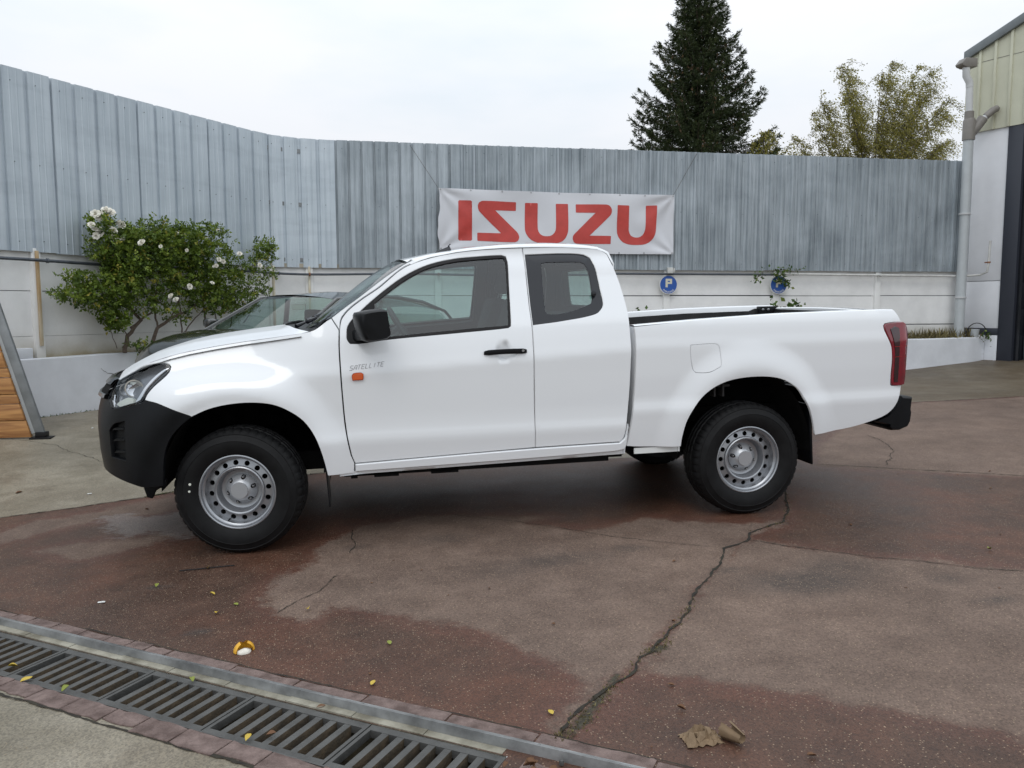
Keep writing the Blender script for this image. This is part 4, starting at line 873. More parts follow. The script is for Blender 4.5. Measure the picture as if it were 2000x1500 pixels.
def panel(name,outline,kind,m,parent,holes=(),off=0.,thick=.025,edge=.005,grid=.035,both=False,ang=38,extra=None,sharp=40,edged=.6,maxseg=None,smoothing=True,cn=False):
    O=smooth_poly(outline,grid,True,ang,maxseg) if smoothing else outline
    if area(O)<0: O=O[::-1]
    H=[smooth_poly(h,grid,True,ang,maxseg) for h in holes]
    H=[h if area(h)>0 else h[::-1] for h in H]
    I=inset(O,edge) if edge else O; HI=[inset(h,-edge) if edge else h for h in H]
    v,f=cdt(I,HI,grid)
    X=lambda s,z: (extra(s,z) if extra else 0.)
    V=[SP(a,b,kind,off+X(a,b)) for a,b in v]
    F_=list(f)
    def rings(inner_idx,outer,flip):
        n=len(outer); b=len(V)
        for (a,z) in outer: V.append(SP(a,z,kind,off+X(a,z)+edge*edged))
        for (a,z) in outer: V.append(SP(a,z,kind,off+thick))
        for i in range(n):
            j=(i+1)%n; q1=(inner_idx[i],b+i,b+j,inner_idx[j]); q2=(b+i,b+n+i,b+n+j,b+j)
            for q in (q1,q2): F_.append(q if not flip else q[::-1])
    if edge: 
        rings(list(range(len(I))),O,False); c=len(I)
        for h,hi in zip(H,HI): rings(list(range(c,c+len(hi))),h,True); c+=len(hi)
    o=mesh(name,V,F_,m,parent,True,sharp)
    if cn:
        prm=list(v)
        for (a,z) in [p for grp in [O]+H for _ in (0,1) for p in grp]: prm.append((a,z))
        NN=[]; h=.004
        for (a,z) in prm:
            ds=S(a+h,z,kind)-S(a-h,z,kind); dz=S(a,z+h,kind)-S(a,z-h,kind)
            if extra:
                ds=ds+np.array([0,X(a+h,z)-X(a-h,z),0]); dz=dz+np.array([0,X(a,z+h)-X(a,z-h),0])
            nn=np.cross(ds,dz); nn/=np.linalg.norm(nn)+1e-12
            NN.append(tuple(-nn if nn[1]>0 else nn))
        o.data.normals_split_custom_set_from_vertices(NN)
    r=[o]
    if both:
        V2=[(p[0],-p[1],p[2]) for p in V]; r.append(mesh(name,V2,[t[::-1] for t in F_],m,parent,True,sharp))
    return r if both else o
g=.004
def shift(P,dx=0,dz=0): return [(a+dx,b+dz) for a,b in P]
seam=T['seam_fd']; low=seam[:8]; 
# ---- fender
hl=T['headlight']
hl_top=hl[2:9]; hl_bot=hl[9:14]
arch=T['arch_front']; ft=T['fender_top']
bt=T['bumper_top']
fender=[bt[-1]]+arch[0:]+[(.535,.445),(.680,.447),(.6835,.508)]+shift(low[1:],-g)+[(.6255,1.300),(.5845,1.370)]+shift(ft[1:],0,0)+[(-.832,1.040)]+[(-.826,1.037)]+shift(hl_top[1:],.003,.004)+shift(hl_bot,.005,-.003)[:-1]+[(-.482,.938)]+[bt[-2]]
def handle_dummy(s,z): return 0
panel('front_fender',fender,'fender',M['paint'],truck,both=True,grid=.03,ang=30,cn=True)
# ---- front door
win=T['win_front']; door=shift(low,g)+[(x+.004,z-.002) for x,z in seam[8:]]
door=shift([(.690,.506)],0)+shift(low[1:],g)+[(x+.003,z-.003) for x,z in seam[7:-1]]+[(1.785,1.779),(1.790,1.697),(1.789,1.408),(1.792,1.283),(1.791,1.147),(1.790,.833),(1.793,.540)]
bowl=T['bowl'][0]
def bowl_dent(s,z):
    r=math.hypot((s-bowl[0]-.02)/.058,(z-bowl[1]-.005)/.060); return .020*max(0,1-r**2)**.7 if r<1 else 0
dr=panel('front_door',door,'cab',M['paint'],truck,holes=[win],both=True,grid=.03,extra=bowl_dent,ang=34,cn=True)
wf=T['glass_front']
for sgn,d in zip((-1,1),dr):
    def side(name,outline,m,**k):
        o=panel(name,outline,'cab',m,d,**k)
        if sgn==1:
            for v in o.data.vertices: v.co.y*=-1
            o.data.flip_normals()
        return o
    side('window_frame',inset(smooth_poly(win,.03),.003) if area(win)>0 else inset(smooth_poly(win,.03),.003),M['seal'],holes=[wf],off=.004,thick=.03,grid=.05,smoothing=False,edge=.003)
    side('window_glass',inset(smooth_poly(wf,.04),-.006),M['glass'],off=.012,thick=.013,grid=.08,smoothing=False,edge=0)
# handle, lock, indicator, lettering (near and far side)
def on(s,z,kind='cab',off=0.): return Vector(SP(s,z,kind,off))
def side_parts(sgn,d):
    fl=lambda v: Vector((v.x,v.y*(-sgn),v.z))
    h0=T['handle'][0];h1=T['handle'][1]
    mb=MB(); n=10
    for i in range(n+1):
        t=i/n; s=h0[0]+(h1[0]-h0[0])*t; z=h0[1]+(h1[1]-h0[1])*t+.0; o=-.012-.022*math.sin(math.pi*min(1,t*1.0))**.5*(1 if t<.8 else .8)
        hh=.0155*(1 if 0<i<n else .7); a=on(s,z,'cab',o); b=on(s,z,'cab',o+.014)
        for dz,p in ((-hh,a),(hh,a),(hh,b),(-hh,b)): mb.v.append(tuple(fl(Vector((p.x,p.y,p.z+dz)))))
    for i in range(n):
        for k in range(4): mb.f.append((i*4+k,i*4+(k+1)%4,(i+1)*4+(k+1)%4,(i+1)*4+k))
    mb.f+=[(0,1,2,3),tuple(n*4+k for k in (3,2,1,0))]
    hd=mb.build('door_handle',M['blackpl'],d,bevel=.004)
    p=fl(on(h1[0]-.028,h1[1]-.001,'cab',-.035)); mb=MB(); mb.lathe([(0,0),(.008,0),(.008,.012*sgn*-1)],p,'y',14); mb.build('door_lock',M['nut'],d,smooth=True)
for sgn,d in zip((-1,1),dr): side_parts(sgn,d)
mk=T['marker'][0]
for sgn,d in zip((-1,1),dr):
    P_=[(mk[0]-.031,mk[1]-.020),(mk[0]+.031,mk[1]-.018),(mk[0]+.034,mk[1]+.016),(mk[0]+.022,mk[1]+.024),(mk[0]-.024,mk[1]+.021),(mk[0]-.034,mk[1]+.010)]
    o=panel('side_indicator',P_,'cab',M['amber'],d,off=-.014,thick=.0,edge=.008,grid=.02,ang=80)
    if sgn==1:
        for v in o.data.vertices: v.co.y*=-1
        o.data.flip_normals()
# SATELLITE lettering as thin strokes
G_={'S':[[(1,1),(.15,1),(0,.55),(.85,.45),(.75,0),(-.1,0)]],'A':[[(-.1,0),(.35,.95),(1,1),(.85,0)],[(.2,.4),(.9,.4)]],'T':[[(0,1),(1,1)],[(.5,1),(.35,0)]],'E':[[(1,1),(.1,1),(0,0),(.9,0)],[(.1,.5),(.8,.5)]],'L':[[(.15,1),(0,0),(.8,0)]],'I':[[(.5,1),(.4,0)]]}
tx0,tz0=T['text'][0]; tx1,tz1=T['text'][1]; word='SATELLITE'; stepx=(tx1-tx0)/len(word)
for sgn,d in zip((-1,),dr[:1]):
    mb=MB()
    for i,c in enumerate(word):
        for st in G_[c]:
            pts=[(tx0+stepx*(i+ (.78*a)),tz0+(tz1-tz0)*(i/9)+b*.026+ .0) for a,b in st]
            for p,q in zip(pts[:-1],pts[1:]):
                mb.tube([on(p[0]+.25*(p[1]-tz0),p[1],'cab',-.0012),on(q[0]+.25*(q[1]-tz0),q[1],'cab',-.0012)],.0013,5)
    mb.build('model_lettering',M['badge'],d)
# ---- rear door / cab side
cb=T['cab_back']; wr=T['win_rear']
sideb=[(1.797,.540),(1.796,.833),(1.797,1.147),(1.797,1.283),(1.795,1.408),(1.796,1.697),(1.791,1.779)]
rdoor=sideb+[(2.0,1.782),(2.198,1.773),(2.300,1.762),(2.345,1.735)]+[(2.37,1.66),(2.395,1.568),(2.419,1.394),(2.4205,1.276),(2.420,1.128),(2.408,.861),(2.392,.695),(2.372,.575),(2.345,.545)]
rd_=panel('rear_door',rdoor,'cab',M['paint'],truck,holes=[wr],both=True,grid=.03,ang=34,cn=True)
gr=T['glass_rear']
for sgn,d in zip((-1,1),rd_):
    for nm,ol,m_,kw in (('window_surround',inset(smooth_poly(wr,.03),.003),M['blackgl'],dict(holes=[gr],off=.006,thick=.02,grid=.05,smoothing=False,edge=.002)),('window_glass',inset(smooth_poly(gr,.04),-.01),M['glass'],dict(off=.009,thick=.01,grid=.08,smoothing=False,edge=0))):
        o=panel(nm,ol,'cab',m_,d,**kw)
        if sgn==1:
            for v in o.data.vertices: v.co.y*=-1
            o.data.flip_normals()
    o_=on(2.212,1.478,'cab',-.012); mb=MB(); mb.lathe([(0,-.012),(.014,-.010),(.018,0)],(o_.x,o_.y*(-sgn),o_.z),'y',14); mb.build('window_catch',M['blackgl'],d,smooth=True)
# ---- sill
sl=[(.688,.455),(.69,.500),(1.793,.533),(2.345,.539),(2.372,.568),(2.392,.66),(2.388,.53),(2.384,.492)]
panel('sill_panel',[(.690,.456),(.690,.500),(1.2,.5165),(1.793,.5325),(2.345,.5385),(2.380,.570),(2.396,.66),(2.389,.53),(2.378,.497),(2.3,.486),(1.5,.468)],'cab',M['paint'],truck,off=-.012,thick=.03,both=True,grid=.03,edge=.008,ang=30)
panel('sill_lower',[(.600,.428),(.600,.449),(1.5,.464),(2.30,.482),(2.375,.490),(2.392,.52),(2.388,.457)],'cab',M['paint'],truck,off=.012,thick=.05,both=True,grid=.05,edge=.004,ang=30)
# ---- A pillar strip
pg=T['pillar_glass']; up=seam[8:]
strip=[(.629,1.304)]+[(x-.003,z+.003) for x,z in up[:8]]+[(1.12,1.708),(1.09,1.716)]+pg[::-1][1:]
strip=[(.631,1.304),(.634,1.348),(.645,1.377),(.686,1.424),(.745,1.469),(.787,1.497),(.871,1.551),(1.022,1.667),(1.11,1.703),(1.091,1.714)]+[(1.025,1.681),(.907,1.604),(.749,1.487),(.666,1.430),(.588,1.3735)]
panel('a_pillar',strip,'cab',M['paint'],truck,both=True,grid=.03,edge=.004,thick=.05,ang=30)
# ---- roof (loft)
rx=[1.02,1.174,1.391,1.609,1.788,2.0,2.198,2.30,2.345,2.372]; rz_=[1.664,1.7235,1.7635,1.780,1.785,1.785,1.776,1.765,1.738,1.668]
tz=[1.00,1.056,1.286,1.451,1.687,1.926,2.171,2.28,2.345,2.372]; tv=[1.700,1.727,1.779,1.805,1.827,1.833,1.827,1.808,1.775,1.69]
def roofP(x,v,lift=0.,inn=0.):
    zs=float(np.interp(x,rx,rz_)); W_=hw(x,zs,'cab')-inn; zc=float(np.interp(x,tz,tv))
    a=(1-abs(v))*math.pi/2; yy=W_*math.cos(a)**.75; zz=zs+(zc-zs)*math.sin(a)**.85
    f=1-v*v; xx=x-.07*f*max(0,min(1,(1.35-x)/.3))+.05*f*max(0,min(1,(x-2.2)/.15))
    return (xx,math.copysign(yy,v),zz+lift)
xs=[1.075,1.10,1.14,1.2,1.28,1.36,1.45,1.55,1.65,1.75,1.85,1.95,2.05,2.15,2.22,2.28,2.32,2.345,2.362,2.372]; vs=[-1+2*i/32 for i in range(33)]
V=[roofP(x,v) for x in xs for v in vs]; V+=[roofP(2.372,v,-.03) for v in vs]
nv_=33; mesh('roof',V,[(i*nv_+j,i*nv_+j+1,(i+1)*nv_+j+1,(i+1)*nv_+j) for i in range(len(xs)) for j in range(32)][::1],M['paint'],truck,True,50)
V=[roofP(x,v,-.035,.03) for x in xs for v in vs]; mesh('headliner',V,[(i*nv_+j,(i+1)*nv_+j,(i+1)*nv_+j+1,i*nv_+j+1) for i in range(len(xs)-1) for j in range(32)],M['trimlt'],truck,True)
an=roofP(1.30,-.55); mb=MB(); 
V=[(1.235,an[1]-.014,an[2]-.012),(1.235,an[1]+.014,an[2]-.012),(1.345,an[1]+.012,an[2]+.008),(1.345,an[1]-.012,an[2]+.008),(1.25,an[1],an[2]+.0),(1.335,an[1],an[2]+.034)]
mb.add(V,[(0,3,2,1),(0,1,4),(1,2,5,4),(3,0,4,5),(2,3,5)]); mb.tube([(1.325,an[1],an[2]+.03),(1.342,an[1],an[2]+.046)],.004,6); mb.build('antenna_base',M['blackgl'],truck,bevel=.003)
# ---- windshield and cowl
WSx=[.588,.666,.749,.907,1.025,1.091]; WSz=[1.3735,1.430,1.487,1.604,1.681,1.714]
def wsP(t,v,off=0.):
    x=float(np.interp(t,np.linspace(0,1,6),WSx)); z=float(np.interp(t,np.linspace(0,1,6),WSz)); W_=hw(x,z,'cab'); f=1-abs(v)**2.2
    return (x-(.21-.12*t)*f+.0-off*.6, W_*v*(1), z-(.10*(1-t)**1.5)*f+(.010*t)*f+off*.75)
nt_=14; vs2=[-1+2*i/30 for i in range(31)]
V=[wsP(i/nt_,v) for i in range(nt_+1) for v in vs2]; Fw=[(i*31+j,i*31+j+1,(i+1)*31+j+1,(i+1)*31+j) for i in range(nt_) for j in range(30)]
mesh('windshield',V,Fw,M['wglass'],truck,True)
def strip_mesh(name,A,B,m,par=None,sm=True):
    n=len(A); return mesh(name,list(A)+list(B),[(i,i+1,n+i+1,n+i) for i in range(n-1)],m,par or truck,sm)
# black ceramic border
strip_mesh('windshield_border',[wsP(.0,v,.003) for v in vs2],[wsP(.07,v,.003) for v in vs2],M['blackgl']); strip_mesh('windshield_border',[wsP(.97,v,.003) for v in vs2],[wsP(1,v,.003) for v in vs2],M['blackgl'])
for sg in (-1,1): strip_mesh('windshield_border',[wsP(i/14,sg*.955,.003) for i in range(15)],[wsP(i/14,sg*1.0,.003) for i in range(15)],M['blackgl'])
# ---- hood
hx=[ft[i] for i in range(4,len(ft))]    # from the cowl to the nose
hx=[(.456,1.295),(.41,1.285),(.30,1.2705),(.194,1.257),(.09,1.245),(-.021,1.2305),(-.12,1.216),(-.228,1.198),(-.35,1.174),(-.471,1.147),(-.57,1.1235),(-.668,1.0985),(-.75,1.072),(-.80,1.053),(-.832,1.040)]
def hoodP(i,v,lift=0.,k='fender'):
    s,z=hx[i]; e=S(s,z,k); t=i/(len(hx)-1); f=1-abs(v)**2.4
    n=S(hx[-1][0],hx[-1][1],k)
    # the nose: front edge bulges forward in the middle
    fw_=float(np.interp(e[0],[-.78,-.60,-.40,-.1,.3,.46],[.065,.055,.035,.02,.05,.20])); cz=float(np.interp(e[0],[-.78,-.66,-.50,-.2,.2,.46],[.012,.030,.045,.047,.036,.028]))
    if e[0]>.2: fw_=float(np.interp(e[0],[.2,.3,.46],[.02,.05,.20]))
    cz+=.008*math.exp(-((abs(v)-.62)/.10)**2)
    return (e[0]-fw_*f, e[1]*-v if False else abs(e[1])*v, z+cz*f*1.0+lift+.001)
nvh=36; vs3=[-1+2*i/nvh for i in range(nvh+1)]
V=[]; 
for i in range(len(hx)): V+=[hoodP(i,v*.994) for v in vs3]
V+=[(p[0]-.004,p[1],p[2]-.012) for p in [hoodP(len(hx)-1,v*.994) for v in vs3]]; V+=[(p[0]+.03,p[1],p[2]-.03) for p in [hoodP(len(hx)-1,v*.994) for v in vs3]]
Fh=[(i*(nvh+1)+j,(i+1)*(nvh+1)+j,(i+1)*(nvh+1)+j+1,i*(nvh+1)+j+1) for i in range(len(hx)+1) for j in range(nvh)]
hd=mesh('hood',V,[f[::-1] for f in Fh],M['paint_hood'],truck,True,50)
bm=bmesh.new(); bm.from_mesh(hd.data); bmesh.ops.recalc_face_normals(bm,faces=bm.faces); bm.to_mesh(hd.data); bm.free()
strip_mesh('hood_gap_seal',[(hoodP(i,-1,-.012)[0],hoodP(i,-1)[1]+.02,hoodP(i,-1,-.014)[2]) for i in range(1,len(hx)-2)],[(hoodP(i,-1)[0],hoodP(i,-1)[1]-.02,hoodP(i,-1,-.018)[2]) for i in range(1,len(hx)-2)],M['under'])
# cowl: black panel between hood and glass
A=[(hoodP(0,v*.97)[0]+.0,hoodP(0,v*.97)[1],hoodP(0,v*.97)[2]-.02) for v in vs3]; B=[(lambda q:(q[0]+.02,q[1],q[2]-.015))(wsP(.02,v*.97)) for v in vs3]
strip_mesh('cowl_panel',A,B,M['blackpl'])
mb=MB()
for y0,y1 in ((-.62,-.02),(-.02,.55)):
    a=Vector(wsP(.02,y0/.84,.02)); b=Vector(wsP(.10,y1/.84,.025)); mb.tube([a+Vector((-.05,0,-.0)),a+Vector((0,.05,.02)),a.lerp(b,.5)+Vector((0,0,.012)),b],[.016,.010,.008,.006],8); mb.tube([a.lerp(b,.15)+Vector((.0,.0,.03)),b+Vector((0,0,.004))],.007,6)
mb.build('wiper',M['blackgl'],truck,smooth=True)
mb=MB(); mb.box(.46,.60,-.80,-.70,1.285,1.30); mb.tube([(.50,-.74,1.30),(.53,-.72,1.345),(.60,-.62,1.40)],[.018,.010,.006],8); mb.build('wiper_pivot',M['blackpl'],truck,smooth=True)
# ---- headlights
def ring_panel(name,outline,hole,kind,m,parent,**k): return panel(name,outline,kind,m,parent,holes=[hole],**k)
HL=smooth_poly(hl,.03,True,60); HL=HL if area(HL)>0 else HL[::-1]
for sgn in (-1,1):
    lamp=panel('headlight',inset(HL,.003),'fender',M['lampin'],truck,off=.038,thick=.06,edge=.004,grid=.04,smoothing=False,extra=lambda s,z: .02*math.sin(s*40)*0)
    parts=[lamp]
    q=lambda nm,ol,m_,**k: parts.append(panel(nm,ol,'fender',m_,lamp,**k))
    q('lamp_lens',inset(HL,.002),M['lampglass'],off=.001,thick=.012,edge=.004,grid=.04,smoothing=False)
    q('lamp_border',inset(HL,.002),M['blackgl'],holes=[inset(HL,.013)],off=.004,thick=.01,edge=.001,grid=.05,smoothing=False)
    q('chrome_blade',[(-.352,1.113),(-.400,1.088),(-.450,1.050),(-.492,1.000),(-.522,.938),(-.548,.925),(-.560,.925),(-.535,.968),(-.505,1.022),(-.455,1.072),(-.392,1.108)],M['chrome'],off=.010,thick=.03,edge=.004,grid=.03)
    q('daylight_strip',[(-.575,.915),(-.585,.945),(-.64,.952),(-.72,.925),(-.745,.905),(-.70,.893)],M['drl'],off=.014,thick=.03,edge=.004,grid=.03)
    q('chrome_corner',[(-.845,.955),(-.80,.905),(-.765,.889),(-.775,.91),(-.815,.96)],M['chrome'],off=.012,thick=.02,edge=.003,grid=.03)
    mb=MB(); pc=on(-.63,1.01,'fender',.03); mb.lathe([(.0,.012),(.03,.004),(.045,-.012),(.052,-.012),(.052,.02)],(pc.x,pc.y,pc.z),'y',24); parts.append(mb.build('projector',M['chrome'],lamp,smooth=True))
    pc=on(-.72,1.00,'fender',.03); mb=MB(); mb.lathe([(.0,.012),(.02,.004),(.032,-.008),(.038,-.008),(.038,.02)],(pc.x,pc.y,pc.z),'y',24); parts.append(mb.build('projector',M['rim'],lamp,smooth=True))
    if sgn==1:
        for o in parts:
            for v in o.data.vertices: v.co.y*=-1
            o.data.flip_normals()
# ---- bumper: near and far halves joined as one part, wrapping the nose
ba=T['bumper_arch']; bb_=[(-.5039,.433),(-.61,.452),(-.775,.470),(-.92,.485),(-1.1,.490),(-1.415,.495)]
bump=[(-1.415,.495),(-1.415,.925),(-1.2,.925),(-1.0,.930),(-.862,.945),(-.852,.935),(-.768,.877),(-.550,.909),(-.492,.924),(-.484,.940)]+[(bt[-2][0],bt[-2][1]-.004),(-.208,.835)]+[(x,z) for x,z in ba[1:]]+bb_[:-1]
gs_=[(-.785,.750),(-.735,.790),(-.625,.814),(-.630,.588),(-.790,.594)]
def bumpx(s,z): 
    return -.004*np.exp(-((z-.86)/.02)**2)*(s<-.5)
r_=panel('front_bumper_side',bump,'fender',M['blackpl'],None,holes=[gs_],grid=.035,edge=.004,thick=.03,ang=32)
Vb=[tuple(v.co) for v in r_.data.vertices]; Fb=[tuple(p.vertices) for p in r_.data.polygons]; nb_=len(Vb)
bumper=mesh('front_bumper',Vb+[(x,-y,z) for x,y,z in Vb],Fb+[tuple(i+nb_ for i in f)[::-1] for f in Fb],M['blackpl'],truck,True,40); bpy.data.objects.remove(r_)
for sgn in (-1,1):
    ps=[panel('fog_recess',inset(smooth_poly(gs_ if area(gs_)>0 else gs_[::-1],.03),-.004),'fender',M['blackpl'],bumper,off=.028,thick=.04,edge=.002,grid=.04,smoothing=False)]
    for z in (.622,.692,.757):
        ps.append(panel('fog_fin',[(-.765,z-.004),(-.640,z+.006),(-.634,z+.020),(-.73,z+.013)],'fender',M['blackpl'],bumper,off=.006,thick=.03,edge=.003,grid=.03))
    if sgn==1:
        for o in ps:
            for v in o.data.vertices: v.co.y*=-1
            o.data.flip_normals()
for sg in (-1,1): # lower valance fin
    P_=[(-.53,.46),(-.505,.36),(-.475,.35),(-.455,.395),(-.43,.41),(-.40,.412),(-.39,.46)]
    mb=MB(); mb.prism(P_,sg*.79,sg*.82,'y'); mb.build('bumper_lower_fin',M['blackpl'],truck,bevel=.006)
# grille and chrome strip between the lamps
def nose(s,z,dx=0): p=S(s,z,'fender'); return (p[0]+dx,p[1],p[2])
ss_=np.linspace(-.86,-1.42,14)
def nosegrid(name,rows,m):
    V=[]; full=[]
    for z,dx in rows:
        a=[nose(s,z,dx) for s in ss_]; a+=[(x,-y,zz) for x,y,zz in a[::-1]]; V+=a
    n=len(ss_)*2; return mesh(name,V,[(i*n+j,i*n+j+1,(i+1)*n+j+1,(i+1)*n+j) for i in range(len(rows)-1) for j in range(n-1)],m,truck,True,40)
nosegrid('grille',[(.925,-.005),(.95,-.020),(1.0,-.012),(1.035,.0),(1.045,.04)],M['under'])
nosegrid('grille_bar',[(.928,-.008),(.935,-.026),(.955,-.028),(.958,-.005)],M['lampin']); nosegrid('grille_bar',[(1.005,-.010),(1.01,-.024),(1.035,-.018),(1.045,.01)],M['blackgl'])
# ---- mirrors
for sg in (-1,1):
    V=[];
    P_=[(.734,1.405),(.80,1.418),(.877,1.424),(.893,1.418),(.900,1.36),(.908,1.30),(.906,1.268),(.885,1.252),(.835,1.242),(.784,1.240),(.758,1.255),(.742,1.295),(.729,1.345),(.726,1.39)]
    c=(.822,1.335); rings=[]
    for sc_y,scx,yy in ((.80,-.03,-.945),(1.0,-.015,-.975),(1.0,.0,-1.06),(.97,.012,-1.105),(.86,.02,-1.125)):
        rings.append([(c[0]+(x-c[0])*sc_y+scx,yy,c[1]+(z-c[1])*sc_y) for x,z in smooth_poly(P_,.03,True,50)])
    n=len(rings[0]); V=[p for r in rings for p in r]; F_=[(i*n+k,i*n+(k+1)%n,(i+1)*n+(k+1)%n,(i+1)*n+k) for i in range(4) for k in range(n)]+[tuple(range(n)),tuple(4*n+k for k in range(n))[::-1]]
    mb=MB(); mb.add(V,F_)
    if sg==1: mb.v=[(x,-y,z) for x,y,z in mb.v]
    mi=mb.build('door_mirror',M['blackpl'],truck,smooth=True,sharp=50)
    mb=MB(); mb.add([(.70,-.83,1.235),(.70,-.83,1.30),(.80,-.83,1.30),(.80,-.83,1.235),(.755,-.99,1.245),(.755,-.99,1.275),(.84,-.99,1.275),(.84,-.99,1.245)],[(0,1,2,3),(7,6,5,4),(0,4,5,1),(1,5,6,2),(2,6,7,3),(3,7,4,0)])
    if sg==1: mb.v=[(x,-y,z) for x,y,z in mb.v]
    mb.build('mirror_arm',M['blackpl'],mi,bevel=.012)
    # the black triangle plate at the window corner
    o=panel('mirror_plate',[(.683,1.228),(.683,1.318),(.72,1.370),(.838,1.474),(.836,1.244),(.74,1.224)],'cab',M['blackpl'],truck,off=.002,thick=.02,edge=.004,grid=.05)
    if sg==1:
        for v in o.data.vertices: v.co.y*=-1
        o.data.flip_normals()
# ---- wheel wells, underbody, chassis
def well(cx,rx_,rz__,x0,x1):
    for sg in (-1,1):
        V=[];n=20
        for i in range(n+1):
            t=math.pi*i/n; V+=[(cx+rx_*math.cos(t),sg*.875,.40+rz__*math.sin(t)),(cx+rx_*math.cos(t),sg*.42,.40+rz__*math.sin(t))]
        F_=[(2*i,2*i+1,2*i+3,2*i+2) for i in range(n)]; V.append((cx,sg*.42,.42)); F_+=[(2*i+1,len(V)-1,2*i+3) for i in range(n)]
        mesh('wheel_arch_liner',V,F_,M['under'],truck,True)
well(.065,.475,.545,0,0); well(3.215,.475,.575,0,0)
mb=MB(); mb.box(-.55,2.9,-.50,-.38,.40,.52); mb.box(-.55,2.9,.38,.50,.40,.52); mb.box(2.9,4.25,-.50,-.38,.58,.68); mb.box(2.9,4.25,.38,.50,.58,.68); mb.box(.55,2.38,-.83,.83,.435,.50); mb.box(.62,2.3,-.80,-.55,.405,.45); mb.box(1.2,2.1,.1,.7,.30,.45); mb.tube([(.8,-.2,.36),(2.4,-.2,.38),(2.8,-.3,.42)],.035,10)
for a,b in ((.66,.70),(.80,.95),(1.15,1.32)): mb.box(a,b,-.80,-.60,.392,.43)
mb.tube([(3.233,-.75,.37),(3.233,.75,.37)],.05,12); mb.tube([(0,-.75,.37),(0,.75,.37)],.045,12); mb.lathe([(0,-.13),(.14,-.09),(.15,0),(.14,.09),(0,.13)],(3.233,0,.37),'y',18)
mb.box(3.8,4.3,-.72,.72,.66,.72); mb.box(-.5,.5,-.42,.42,.45,.95); mb.box(.5,2.4,-.8,.8,.44,.46)
mb.build('chassis',M['under'],truck)
mb=MB()
for x in (3.0,3.06): mb.box(x-.0,x+.012,-.86,-.80,.80,.93)
mb.box(2.95,3.12,-.84,-.80,.86,.875); mb.build('arch_bracket',mat('dusty_metal',(.018,.016,.016),.8),truck)
# mud flaps
for sg in (-1,1):
    mb=MB(); mb.add([(.505,sg*.86,.62),(.505,sg*.62,.62),(.525,sg*.62,.24),(.525,sg*.86,.24),(.512,sg*.86,.62),(.512,sg*.62,.62),(.532,sg*.62,.24),(.532,sg*.86,.24)],[(0,1,2,3),(7,6,5,4),(0,4,5,1),(1,5,6,2),(2,6,7,3),(3,7,4,0)]); mb.build('front_mud_flap',M['blackpl'],truck)
    P_=[(3.62,.70),(3.695,.70),(3.705,.52),(3.702,.34),(3.692,.312),(3.672,.306)]
    mb=MB(); mb.add([(3.672,sg*.88,.72),(3.672,sg*.62,.72),(3.700,sg*.62,.31),(3.700,sg*.88,.31),(3.69,sg*.885,.72),(3.69,sg*.62,.72),(3.712,sg*.62,.31),(3.712,sg*.885,.31)],[(0,1,2,3),(7,6,5,4),(0,4,5,1),(1,5,6,2),(2,6,7,3),(3,7,4,0)]); mb.build('rear_mud_flap',M['blackpl'],truck,bevel=.006)
# ---- load bed
ar=T['arch_rear']; bf=T['bed_front']; bl_=T['bed_low']; btp=T['bed_top']
bedside=[(2.447,1.272),(2.4525,1.2125),(2.449,1.003),(2.438,.792),(2.418,.630),(2.397,.512),(2.47,.503),(2.674,.494)]+ar+bl_+[(4.388,.95),(4.385,1.10),(4.372,1.20),(4.365,1.252),(4.342,1.300),(4.324,1.331),(4.25,1.334),(3.945,1.333),(3.455,1.326),(2.871,1.302),(2.447,1.277)]
TLp=T['tail']; TLs=smooth_poly(TLp,.03,True,60); TLs=TLs if area(TLs)>0 else TLs[::-1]
# the lamp bites into the rear edge of the panel
i0=TLp[0]
edge_up=[(4.380,.818),(4.333,.8155),(4.2935,.8175),(4.2825,.829),(4.2815,.9056),(4.285,1.0028),(4.2755,1.0864),(4.2465,1.1456),(4.220,1.198),(4.2125,1.231),(4.2256,1.246),(4.2754,1.2525),(4.366,1.2535)]
bedside=[(2.447,1.272),(2.4525,1.2125),(2.449,1.003),(2.438,.792),(2.418,.630),(2.397,.512),(2.47,.503),(2.674,.494)]+ar+bl_[:-1]+edge_up+[(4.342,1.300),(4.324,1.331),(4.25,1.334),(3.945,1.333),(3.455,1.326),(2.871,1.302)]
fu=T['fuel']
fuo=smooth_poly(fu,.03,True,50); fuo=fuo if area(fuo)>0 else fuo[::-1]
sd=panel('bed_side',bedside,'bed',M['paint'],truck,holes=[inset(fuo,-.003)],grid=.03,ang=30,cn=True)
sd2=panel('bed_side',bedside,'bed',M['paint'],truck,grid=.035,ang=30)
for v in sd2.data.vertices: v.co.y*=-1
sd2.data.flip_normals()
panel('fuel_flap',inset(fuo,.0005),'bed',M['paint'],sd,off=.001,thick=.02,edge=.0035,grid=.03,smoothing=False)
panel('fuel_recess',inset(fuo,-.015),'bed',M['under'],sd,off=.022,thick=.03,edge=.002,grid=.06,smoothing=False)
